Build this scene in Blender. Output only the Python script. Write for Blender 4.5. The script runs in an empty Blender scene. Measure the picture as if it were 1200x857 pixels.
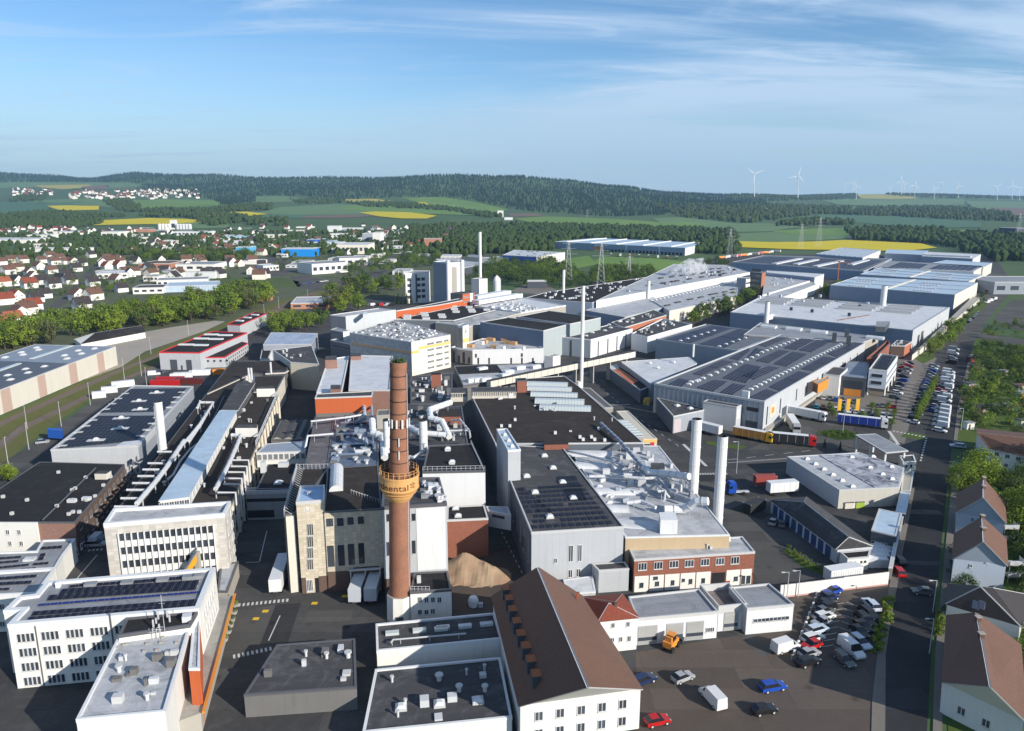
import bpy,bmesh,math,random
from mathutils import Vector,Matrix,noise,geometry
import numpy as np
# ---------------------------------------------------------------- camera, sky, sun
scene=bpy.context.scene
COL=scene.collection
CAM_H=80.0
FPX=870.0# focal length in pixels of a 1200 px wide picture
PITCH=math.atan((428.5-235.0)/FPX)
cam_d=bpy.data.cameras.new('camera')
cam_d.sensor_width=36.0
cam_d.lens=36.0*FPX/1200.0
cam_d.clip_start=1.0
cam_d.clip_end=60000.0
cam=bpy.data.objects.new('camera',cam_d)
cam.location=(0,0,CAM_H)
cam.rotation_euler=(math.pi/2-PITCH,0,0)
COL.objects.link(cam)
scene.camera=cam
SUN_AZ=math.atan2(0.77,-0.64)# clockwise from +Y, towards the sun
SUN_EL=math.radians(23.5)
SKY_STRENGTH=0.085
SUN_STRENGTH=5.0
scene.view_settings.view_transform='Standard'
scene.view_settings.look='None'
scene.view_settings.exposure=0.5
scene.view_settings.gamma=1.0
world=bpy.data.worlds.new('World')
scene.world=world
world.use_nodes=True
wn=world.node_tree
wn.nodes.clear()
def wnode(t,**kw):
 n=wn.nodes.new(t)
 for k,v in kw.items():
  setattr(n,k,v)
 return n
w_out=wnode('ShaderNodeOutputWorld')
w_bg=wnode('ShaderNodeBackground')
w_bg.inputs['Strength'].default_value=SKY_STRENGTH
w_sky=wnode('ShaderNodeTexSky',sky_type='NISHITA',sun_disc=False)
w_sky.sun_elevation=SUN_EL
w_sky.sun_rotation=SUN_AZ
w_sky.altitude=400
w_sky.air_density=1.0
w_sky.dust_density=0.0
w_sky.ozone_density=2.2
# thin cirrus: a projection of the view direction on a high flat layer
w_tc=wnode('ShaderNodeTexCoord')
w_sep=wnode('ShaderNodeSeparateXYZ')
wn.links.new(w_tc.outputs['Generated'],w_sep.inputs[0])
def wmath(op,a,b=None,c=None):
 n=wnode('ShaderNodeMath',operation=op)
 for i,v in enumerate((a,b,c)):
  if v is None:
   continue
  if isinstance(v,(int,float)):
   n.inputs[i].default_value=v
  else:
   wn.links.new(v,n.inputs[i])
 return n.outputs[0]
zc=wmath('ADD',wmath('MAXIMUM',w_sep.outputs[2],0.0),0.07)
cx=wmath('DIVIDE',w_sep.outputs[0],zc)
cy=wmath('DIVIDE',w_sep.outputs[1],zc)
w_cmb=wnode('ShaderNodeCombineXYZ')
wn.links.new(cx,w_cmb.inputs[0]);wn.links.new(cy,w_cmb.inputs[1])
def cloud(scale,rot,stretch,detail,lo,hi,dist):
 m=wnode('ShaderNodeMapping')
 m.inputs['Rotation'].default_value=(0,0,rot)
 m.inputs['Scale'].default_value=(stretch,1,1)
 wn.links.new(w_cmb.outputs[0],m.inputs[0])
 n=wnode('ShaderNodeTexNoise')
 n.inputs['Scale'].default_value=scale
 n.inputs['Detail'].default_value=detail
 n.inputs['Roughness'].default_value=0.6
 n.inputs['Distortion'].default_value=dist
 wn.links.new(m.outputs[0],n.inputs['Vector'])
 r=wnode('ShaderNodeMapRange')
 r.interpolation_type='SMOOTHSTEP'
 r.inputs[1].default_value=lo;r.inputs[2].default_value=hi
 wn.links.new(n.outputs[0],r.inputs[0])
 return r.outputs[0]
c_veil=cloud(0.55,0.5,0.30,9,0.36,0.60,1.0)
c_wisp=cloud(1.3,0.35,0.40,10,0.52,0.70,1.8)
# the veil is thicker towards the right of the view (east), as a broad bank of cirrus
bank=wnode('ShaderNodeMapRange');bank.interpolation_type='SMOOTHSTEP'
bank.inputs[1].default_value=-0.35;bank.inputs[2].default_value=0.35
bank.inputs[3].default_value=0.25;bank.inputs[4].default_value=1.0
wn.links.new(w_sep.outputs[0],bank.inputs[0])
veil=wmath('MULTIPLY',c_veil,bank.outputs[0])
cl=wmath('MINIMUM',wmath('ADD',wmath('MULTIPLY',veil,0.95),wmath('MULTIPLY',c_wisp,0.55)),0.85)
w_mix=wnode('ShaderNodeMixRGB')
w_mix.inputs[2].default_value=(4.9,5.9,7.0,1)
wn.links.new(cl,w_mix.inputs[0])
w_hsv=wnode('ShaderNodeHueSaturation')
w_hsv.inputs['Saturation'].default_value=1.2
wn.links.new(w_sky.outputs[0],w_hsv.inputs['Color'])
wn.links.new(w_hsv.outputs[0],w_mix.inputs[1])
# pale blue band of air low above the horizon, the same all round
w_hz=wnode('ShaderNodeMixRGB');w_hz.inputs[2].default_value=(3.6,5.0,6.1,1)
w_hr=wnode('ShaderNodeMapRange');w_hr.interpolation_type='SMOOTHSTEP'
w_hr.inputs[1].default_value=0.0;w_hr.inputs[2].default_value=0.17;w_hr.inputs[3].default_value=0.85;w_hr.inputs[4].default_value=0.0
wn.links.new(w_sep.outputs[2],w_hr.inputs[0]);wn.links.new(w_hr.outputs[0],w_hz.inputs[0])
w_tint=wnode('ShaderNodeMixRGB',blend_type='MULTIPLY');w_tint.inputs[0].default_value=1.0;w_tint.inputs[2].default_value=(1.0,1.06,1.14,1)
wn.links.new(w_mix.outputs[0],w_tint.inputs[1]);wn.links.new(w_tint.outputs[0],w_hz.inputs[1])
wn.links.new(w_hz.outputs[0],w_bg.inputs[0])
wn.links.new(w_bg.outputs[0],w_out.inputs[0])
sun_d=bpy.data.lights.new('sun','SUN')
sun_d.energy=SUN_STRENGTH
sun_d.angle=math.radians(0.5)
sun_d.color=(1.0,0.93,0.82)
sun=bpy.data.objects.new('sun',sun_d)
sdir=Vector((math.sin(SUN_AZ)*math.cos(SUN_EL),math.cos(SUN_AZ)*math.cos(SUN_EL),math.sin(SUN_EL)))
sun.rotation_euler=sdir.to_track_quat('Z','Y').to_euler()
sun.location=(200,-100,300)
COL.objects.link(sun)
scene.cycles.max_bounces=6
scene.cycles.diffuse_bounces=3
scene.cycles.transparent_max_bounces=8
scene.cycles.volume_bounces=1
# ---------------------------------------------------------------- surveying helpers
CP,SP=math.cos(PITCH),math.sin(PITCH)
def ray(px,py):
 """direction in which a point of the photograph is seen"""
 s=(px-600.0)/FPX
 t=(428.5-py)/FPX
 return Vector((s,CP+t*SP,-SP+t*CP))
def P(px,py,z=0.0):
 d=ray(px,py)
 k=(z-CAM_H)/d.z
 return Vector((d.x*k,d.y*k,z))
def G(px,py):
 return P(px,py,0.0)
def hgt(px,py,base,z0=0.0):
 """height of a point seen at (px,py) whose foot is seen in row base"""
 Y=P(px,base,z0).y
 d=ray(px,py)
 return CAM_H+Y*d.z/d.y
def atY(px,py,Y):
 d=ray(px,py)
 return Vector((d.x*Y/d.y,Y,CAM_H+Y*d.z/d.y))
def z8(ox,oy,*pts):
 r=[(ox+x/8.164,oy+y/8.164)for x,y in pts]
 return r if len(r)>1 else r[0]
def z4(ox,oy,*pts):
 r=[(ox+x/4.082,oy+y/4.082)for x,y in pts]
 return r if len(r)>1 else r[0]
def zz(k,ox,oy,*pts):
 r=[(ox+x/k,oy+y/k)for x,y in pts]
 return r if len(r)>1 else r[0]
 # survey tiles: each converts positions read off one enlarged tile of the photograph
def zA(*p):return z4(480,560,*p)
def zB(*p):return z4(240,560,*p)
def zC(*p):return z4(720,560,*p)
def zD(*p):return z8(260,380,*p)
def zE(*p):return z8(0,662,*p)
def zF(*p):return z8(130,662,*p)
def zG(*p):return z8(650,380,*p)
def zH(*p):return z4(240,380,*p)
def zI(*p):return z8(0,580,*p)
def zJ(*p):return z8(130,580,*p)
def zK(*p):return z4(480,380,*p)
def zL(*p):return z8(650,480,*p)
def zN(*p):return z8(390,380,*p)
def zO(*p):return z8(260,480,*p)
def zP(*p):return z4(720,380,*p)
def zQ(*p):return z8(0,480,*p)
def zR(*p):return z4(920,380,*p)
def zS(*p):return z4(920,560,*p)
# ---------------------------------------------------------------- materials
MATS={}
class NT:
 def __init__(self,name):
  self.m=bpy.data.materials.new(name);self.m.use_nodes=True
  self.t=self.m.node_tree
  self.b=self.t.nodes['Principled BSDF']
 def n(self,t,**kw):
  x=self.t.nodes.new(t)
  for k,v in kw.items():
   setattr(x,k,v)
  return x
 def l(self,a,b):
  self.t.links.new(a,b)
 def noise(self,vec,scale,detail=4,rough=0.6,dist=0.0):
  x=self.n('ShaderNodeTexNoise')
  x.inputs['Scale'].default_value=scale;x.inputs['Detail'].default_value=detail
  x.inputs['Roughness'].default_value=rough;x.inputs['Distortion'].default_value=dist
  self.l(vec,x.inputs['Vector'])
  return x.outputs[0]
 def rng(self,v,a,b,c=0.0,d=1.0):
  x=self.n('ShaderNodeMapRange')
  for i,q in enumerate((a,b,c,d)):
   x.inputs[i+1].default_value=q
  self.l(v,x.inputs[0])
  return x.outputs[0]
 def mix(self,f,a,b,blend='MIX'):
  x=self.n('ShaderNodeMixRGB',blend_type=blend)
  for i,q in enumerate((f,a,b)):
   if isinstance(q,(int,float)):
    x.inputs[i].default_value=q
   elif isinstance(q,tuple):
    x.inputs[i].default_value=(*q[:3],1)
   else:
    self.l(q,x.inputs[i])
  return x.outputs[0]
 def math(self,op,a,b=0.0):
  x=self.n('ShaderNodeMath',operation=op)
  for i,q in enumerate((a,b)):
   if isinstance(q,(int,float)):
    x.inputs[i].default_value=q
   else:
    self.l(q,x.inputs[i])
  return x.outputs[0]
 def bump(self,h,dist=0.05,strength=0.5):
  x=self.n('ShaderNodeBump')
  x.inputs['Distance'].default_value=dist;x.inputs['Strength'].default_value=strength
  self.l(h,x.inputs['Height'])
  self.l(x.outputs[0],self.b.inputs['Normal'])
ORD_='first second third fourth fifth sixth seventh eighth ninth tenth eleventh twelfth thirteenth fourteenth fifteenth sixteenth seventeenth eighteenth nineteenth'.split()
def tup(c):
 return(c,c,c)if isinstance(c,(int,float))else tuple(c)
def mul(c,k):
 return tuple(min(1.0,v*k)for v in tup(c))
def surf(name,col,kind='plain',rough=0.7,spec=0.35,wear=0.25,metal=0.0,col2=None,cell=(1.0,1.0),line=0.02,lcol=None,scale=1.0):
 """kinds: plain, ribs, tiles, brick, tar, pv, foliage, ground, glass"""
 if name in MATS:
  return MATS[name]
 N=NT(name)
 col=tup(col)
 uv=N.n('ShaderNodeUVMap').outputs[0]
 geo=N.n('ShaderNodeNewGeometry')
 pos=geo.outputs['Position']
 inf=N.n('ShaderNodeObjectInfo')
 base=None
 big=N.noise(pos,0.07*scale,5,0.65)
 fine=N.noise(pos,1.6*scale,6,0.7)
 if kind in('plain','ribs','tiles'):
  base=N.mix(N.rng(big,0.3,0.7,0,wear),col,mul(col,0.72))
  base=N.mix(N.rng(fine,0.35,0.75,0,wear*0.8),base,mul(col,0.8))
  mp=N.n('ShaderNodeMapping');mp.inputs['Scale'].default_value=(1.3,1.3,0.07);N.l(pos,mp.inputs[0])
  base=N.mix(N.rng(N.noise(mp.outputs[0],1.0,5,0.7),0.52,0.78,0,min(0.8,0.12+wear*1.6)),base,mul(col,0.66))
 if kind=='tar':
 # rolled bitumen: strips, lighter dried puddles, patches
  st=N.n('ShaderNodeTexBrick');st.offset=0.37
  st.inputs['Scale'].default_value=1.0;st.inputs['Mortar Size'].default_value=0.03
  st.inputs['Brick Width'].default_value=9.0;st.inputs['Row Height'].default_value=1.1
  st.inputs['Color1'].default_value=(*mul(col,0.92),1);st.inputs['Color2'].default_value=(*mul(col,1.12),1)
  st.inputs['Mortar'].default_value=(*mul(col,0.7),1)
  N.l(uv,st.inputs['Vector'])
  c2=col2 or mul(col,2.1)
  big2=N.noise(pos,0.11*scale,7,0.75,1.5)
  base=N.mix(N.rng(big2,0.52,0.70,0,wear*1.6),st.outputs[0],c2)
  base=N.mix(N.rng(fine,0.4,0.75,0,0.35),base,mul(col,0.6))
  big3=N.noise(pos,0.35*scale,3,0.5,0.5)
  base=N.mix(N.rng(big3,0.60,0.66,0,wear),base,mul(c2,0.9))
 if kind=='membrane':
  st=N.n('ShaderNodeTexBrick');st.offset=0.0
  st.inputs['Scale'].default_value=1.0;st.inputs['Mortar Size'].default_value=0.035
  st.inputs['Brick Width'].default_value=14.0;st.inputs['Row Height'].default_value=1.6
  st.inputs['Color1'].default_value=(*col,1);st.inputs['Color2'].default_value=(*mul(col,0.93),1)
  st.inputs['Mortar'].default_value=(*mul(col,0.72),1)
  N.l(uv,st.inputs['Vector'])
  big2=N.noise(pos,0.2*scale,8,0.75,1.0)
  base=N.mix(N.rng(big2,0.45,0.75,0,wear*2),st.outputs[0],col2 or mul(col,0.45))
  base=N.mix(N.rng(fine,0.55,0.8,0,wear*1.5),base,mul(col,0.5))
 if kind=='ribs':
  w=N.n('ShaderNodeTexWave',wave_type='BANDS',bands_direction='X',wave_profile='SIN')
  w.inputs['Scale'].default_value=1.0/cell[0]
  N.l(uv,w.inputs['Vector'])
  N.bump(w.outputs[1],0.06,0.8)
  st=N.n('ShaderNodeTexBrick');st.offset=0.0
  st.inputs['Scale'].default_value=1.0;st.inputs['Mortar Size'].default_value=0.02
  st.inputs['Brick Width'].default_value=cell[0]*3;st.inputs['Row Height'].default_value=cell[1]
  st.inputs['Color1'].default_value=(0.96,0.96,0.96,1);st.inputs['Color2'].default_value=(1,1,1,1)
  st.inputs['Mortar'].default_value=(0.8,0.8,0.8,1)
  N.l(uv,st.inputs['Vector'])
  base=N.mix(1.0,base,st.outputs[0],'MULTIPLY')
 if kind in('tiles','brick'):
  st=N.n('ShaderNodeTexBrick');st.offset=0.5 if kind=='brick' else 0.0
  st.inputs['Scale'].default_value=1.0;st.inputs['Mortar Size'].default_value=line
  st.inputs['Brick Width'].default_value=cell[0];st.inputs['Row Height'].default_value=cell[1]
  st.inputs['Color1'].default_value=(*mul(col,0.85),1);st.inputs['Color2'].default_value=(*mul(col,1.15),1)
  st.inputs['Mortar'].default_value=(*(lcol or mul(col,0.55)),1)
  N.l(uv,st.inputs['Vector'])
  base=N.mix(N.rng(big,0.35,0.7,0,wear),st.outputs[0],col2 or mul(col,0.55))
  base=N.mix(N.rng(fine,0.35,0.8,0,wear),base,mul(col,0.6))
  N.bump(st.outputs[1],-0.01,0.4)
 if kind=='pv':
  st=N.n('ShaderNodeTexBrick');st.offset=0.0
  st.inputs['Scale'].default_value=1.0;st.inputs['Mortar Size'].default_value=line
  st.inputs['Brick Width'].default_value=cell[0];st.inputs['Row Height'].default_value=cell[1]
  st.inputs['Color1'].default_value=(*col,1);st.inputs['Color2'].default_value=(*mul(col,1.25),1)
  st.inputs['Mortar'].default_value=(*(lcol or(0.09,0.10,0.12)),1)
  N.l(uv,st.inputs['Vector'])
  base=N.mix(N.rng(fine,0.5,0.8,0,0.2),st.outputs[0],mul(col,1.6))
 if kind=='foliage':
  f2=N.noise(pos,0.5,3,0.6)
  base=N.mix(N.rng(f2,0.3,0.7),mul(col,0.7),mul(col,1.35))
  c2=col2 or(col[0]*1.2,col[1]*1.12,col[2])
  base=N.mix(inf.outputs['Random'],base,c2)
 if kind=='ground':
  c2=col2 or mul(col,0.7)
  g2=N.noise(pos,0.02*scale,8,0.7,0.6)
  base=N.mix(N.rng(g2,0.35,0.65),col,c2)
  base=N.mix(N.rng(fine,0.3,0.7,0,wear),base,mul(col,0.55))
  g3=N.noise(pos,0.35*scale,4,0.6,0.3)
  base=N.mix(N.rng(g3,0.5,0.7,0,wear),base,mul(c2,1.3))
  N.bump(fine,0.04,0.3)
  if 'asphalt' in name:# joints, repaired strips and dark tyre marks
   st=N.n('ShaderNodeTexBrick');st.offset=0.31
   st.inputs['Scale'].default_value=1.0;st.inputs['Mortar Size'].default_value=0.05
   st.inputs['Brick Width'].default_value=23.0;st.inputs['Row Height'].default_value=5.5
   st.inputs['Color1'].default_value=(0.78,0.78,0.78,1);st.inputs['Color2'].default_value=(1.15,1.15,1.15,1);st.inputs['Mortar'].default_value=(0.6,0.6,0.6,1)
   N.l(pos,st.inputs['Vector'])
   base=N.mix(0.8,base,st.outputs[0],'MULTIPLY')
   v=N.n('ShaderNodeTexVoronoi');v.inputs['Scale'].default_value=0.16;N.l(pos,v.inputs['Vector'])
   base=N.mix(N.rng(v.outputs[0],0.02,0.16,0.75,0),base,mul(col,0.4))
 if kind=='glass':
  base=N.mix(inf.outputs['Random'],mul(col,0.6),mul(col,1.5))
 if kind in('plain','ribs')and name.startswith('rnd_'):
  base=N.mix(N.rng(inf.outputs['Random'],0,1,0,0.5),base,mul(col,0.75))
 N.l(base,N.b.inputs['Base Color'])
 N.b.inputs['Roughness'].default_value=rough
 N.b.inputs['Specular IOR Level'].default_value=spec
 N.b.inputs['Metallic'].default_value=metal
 if kind=='foliage':
  t=N.n('ShaderNodeBsdfTranslucent');N.l(base,t.inputs[0])
  mx=N.n('ShaderNodeMixShader');mx.inputs[0].default_value=0.28
  out=N.t.nodes['Material Output']
  N.l(N.b.outputs[0],mx.inputs[1]);N.l(t.outputs[0],mx.inputs[2]);N.l(mx.outputs[0],out.inputs[0])
 MATS[name]=N.m
 return N.m
 # walls
LGREY=surf('light grey metal cladding',(0.50,0.52,0.55),'ribs',0.5,0.4,0.12,cell=(0.5,6.0))
MGREY=surf('mid grey metal cladding',(0.34,0.37,0.42),'ribs',0.5,0.4,0.15,cell=(0.5,6.0))
DGREY=surf('dark grey metal cladding',(0.13,0.15,0.18),'ribs',0.5,0.4,0.2,cell=(0.5,6.0))
BLUEG=surf('blue grey cladding',(0.26,0.32,0.42),'ribs',0.5,0.4,0.15,cell=(0.5,6.0))
WHITE=surf('white render',(0.70,0.69,0.65),'plain',0.8,0.2,0.2)
WMETAL=surf('white metal',(0.66,0.67,0.68),'plain',0.45,0.4,0.22)
CREAM=surf('cream cladding',(0.66,0.62,0.54),'ribs',0.6,0.3,0.12,cell=(0.6,8.0))
PINK=surf('pale pink cladding',(0.50,0.36,0.30),'ribs',0.6,0.3,0.12,cell=(0.6,8.0))
CTILE=surf('cream tile facade',(0.68,0.66,0.58),'tiles',0.5,0.3,0.12,cell=(1.6,1.6),line=0.05,lcol=(0.42,0.41,0.37))
YELLOWB=surf('pale yellow band',(0.72,0.45,0.16),'plain',0.6,0.3,0.12)
STONE=surf('beige stone slabs',(0.52,0.46,0.36),'tiles',0.8,0.2,0.22,cell=(0.9,0.6),line=0.025,lcol=(0.36,0.32,0.25),col2=(0.40,0.34,0.26))
STONE2=surf('pale stone slabs',(0.50,0.47,0.43),'tiles',0.8,0.2,0.15,cell=(1.2,0.7),line=0.02,lcol=(0.38,0.36,0.33))
BRICK=surf('red brick',(0.26,0.085,0.05),'brick',0.85,0.2,0.3,cell=(0.5,0.16),line=0.014,lcol=(0.25,0.19,0.16))
BRICKP=surf('pink brown brick',(0.27,0.14,0.11),'brick',0.85,0.2,0.3,cell=(0.5,0.16),line=0.014,lcol=(0.30,0.24,0.2))
BRICKD=surf('dark brown brick',(0.12,0.075,0.06),'brick',0.85,0.2,0.3,cell=(0.5,0.16),line=0.014,lcol=(0.14,0.12,0.1))
CHIMB=surf('weathered chimney brick',(0.30,0.115,0.062),'brick',0.85,0.2,0.6,cell=(0.42,0.16),line=0.016,lcol=(0.30,0.24,0.19),col2=(0.17,0.095,0.07),scale=7)
ORANGEW=surf('orange red wall',(0.46,0.11,0.04),'plain',0.8,0.2,0.25)
ORANGE=surf('orange paint',(0.62,0.24,0.04),'plain',0.5,0.4,0.2)
CONC=surf('concrete',(0.36,0.34,0.30),'plain',0.85,0.2,0.4)
CONCD=surf('dark concrete',(0.16,0.155,0.15),'plain',0.85,0.2,0.4)
SLATE=surf('dark grey panel',(0.07,0.08,0.095),'plain',0.6,0.3,0.3)
# roofs
TAR=surf('bitumen roof',(0.026,0.025,0.026),'tar',0.9,0.12,0.35)
TARB=surf('brown bitumen roof',(0.040,0.034,0.031),'tar',0.9,0.12,0.3)
TARG=surf('grey bitumen roof',(0.065,0.065,0.069),'tar',0.85,0.15,0.5)
MEMB=surf('pale roof membrane',(0.44,0.45,0.47),'membrane',0.6,0.3,0.55)
MEMW=surf('white roof membrane',(0.58,0.59,0.61),'membrane',0.5,0.3,0.32)
MEMG=surf('grey roof membrane',(0.26,0.27,0.29),'membrane',0.6,0.3,0.35)
BLUER=surf('pale blue metal roof',(0.42,0.52,0.62),'membrane',0.4,0.4,0.3)
ROOFBL=surf('grey blue sheet roof',(0.28,0.31,0.36),'membrane',0.45,0.4,0.2)
PV=surf('solar cells',(0.012,0.014,0.026),'pv',0.5,0.12,cell=(1.0,1.65),line=0.03)
PVB=surf('solar cells far',(0.013,0.020,0.050),'pv',0.5,0.15,cell=(2.0,1.65),line=0.04,lcol=(0.05,0.06,0.09))
TILER=surf('red roof tiles',(0.24,0.06,0.035),'tiles',0.7,0.25,0.3,cell=(0.3,0.35),line=0.03)
TILEB=surf('brown roof tiles',(0.16,0.085,0.06),'tiles',0.7,0.25,0.35,cell=(0.3,0.35),line=0.03,col2=(0.09,0.055,0.045))
TILED=surf('dark roof tiles',(0.05,0.042,0.042),'tiles',0.6,0.3,0.3,cell=(0.3,0.35),line=0.03)
TILEO=surf('orange roof tiles',(0.33,0.11,0.055),'tiles',0.7,0.25,0.3,cell=(0.3,0.35),line=0.03)
# metal, glass, trims
TRIM=surf('pale coping metal',(0.50,0.50,0.50),'plain',0.4,0.4,0.15)
TRIMD=surf('dark coping metal',(0.10,0.10,0.11),'plain',0.4,0.4,0.15)
RED=surf('red trim',(0.58,0.03,0.03),'plain',0.45,0.4,0.1)
STEEL=surf('galvanised steel',(0.45,0.46,0.48),'plain',0.45,0.4,0.3)
DUCT=surf('silver duct sheet',(0.55,0.56,0.58),'plain',0.5,0.3,0.3)
STACK=surf('white stack paint',(0.66,0.67,0.67),'plain',0.5,0.4,0.25)
GLASS=surf('window glass',(0.045,0.055,0.07),'glass',0.12,0.6)
FRAMEW=surf('white window frame',(0.62,0.62,0.62),'plain',0.5,0.3,0.1)
FRAMED=surf('dark window frame',(0.03,0.03,0.035),'plain',0.5,0.3,0.1)
DOME=surf('milky skylight plastic',(0.60,0.61,0.62),'plain',0.3,0.5,0.1)
SKYL=surf('skylight glass',(0.50,0.55,0.55),'plain',0.25,0.5,0.25)
RUBBER=surf('tyre rubber',(0.02,0.02,0.02),'plain',0.9,0.1,0.1)
BLACK=surf('black paint',(0.018,0.018,0.02),'plain',0.5,0.4,0.1)
BLUE=surf('blue sheet',(0.02,0.10,0.42),'plain',0.5,0.4,0.15)
# ground
ASPH=surf('asphalt',(0.050,0.050,0.053),'ground',0.9,0.15,0.35,col2=(0.085,0.083,0.081))
ASPHL=surf('worn grey asphalt',(0.105,0.10,0.095),'ground',0.9,0.15,0.35,col2=(0.075,0.073,0.07))
ASPHD=surf('fresh dark asphalt',(0.032,0.033,0.037),'ground',0.9,0.15,0.3,col2=(0.045,0.045,0.047))
PAVE=surf('concrete paving',(0.21,0.185,0.16),'ground',0.9,0.15,0.3,col2=(0.16,0.145,0.13))
GRAVEL=surf('pale gravel',(0.38,0.34,0.29),'ground',0.95,0.1,0.35,col2=(0.31,0.28,0.24))
SAND=surf('sandy spoil',(0.36,0.27,0.18),'ground',0.95,0.1,0.4,col2=(0.25,0.15,0.10),scale=6)
BALLAST=surf('rail ballast',(0.14,0.11,0.09),'ground',0.95,0.1,0.5,col2=(0.15,0.12,0.10),scale=3)
GRASS=surf('lawn grass',(0.075,0.12,0.026),'ground',0.95,0.1,0.4,col2=(0.075,0.105,0.03),scale=4)
MEADOW=surf('meadow',(0.095,0.125,0.045),'ground',0.95,0.1,0.3,col2=(0.06,0.09,0.035))
FIELDG=surf('bright green field',(0.15,0.24,0.06),'ground',0.95,0.1,0.12,col2=(0.11,0.19,0.05),scale=0.4)
FIELDM=surf('green field',(0.12,0.20,0.09),'ground',0.95,0.1,0.12,col2=(0.12,0.18,0.08),scale=0.4)
FIELDD=surf('blue green field',(0.07,0.14,0.08),'ground',0.95,0.1,0.12,col2=(0.08,0.15,0.085),scale=0.4)
FIELDB=surf('brown field',(0.17,0.115,0.09),'ground',0.95,0.1,0.12,col2=(0.15,0.115,0.09),scale=0.4)
RAPE=surf('flowering rape field',(0.55,0.44,0.02),'ground',0.95,0.1,0.08,col2=(0.50,0.42,0.03),scale=0.4)
RAPEP=surf('pale flowering field',(0.38,0.33,0.08),'ground',0.95,0.1,0.08,col2=(0.30,0.28,0.08),scale=0.4)
PAINT=surf('road marking paint',(0.55,0.55,0.53),'plain',0.8,0.2,0.5)
# foliage
LEAF=surf('fresh green leaves',(0.115,0.175,0.028),'foliage',0.7,0.2)
LEAFD=surf('dark green leaves',(0.060,0.100,0.026),'foliage',0.7,0.2)
LEAFY=surf('yellow green leaves',(0.165,0.235,0.03),'foliage',0.7,0.2)
LEAFB=surf('bronze leaves',(0.10,0.115,0.045),'foliage',0.7,0.2)
CONIF=surf('conifer needles',(0.022,0.045,0.022),'foliage',0.8,0.1,col2=(0.035,0.06,0.022))
BARK=surf('bark',(0.08,0.06,0.045),'plain',0.9,0.1,0.5)
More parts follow.
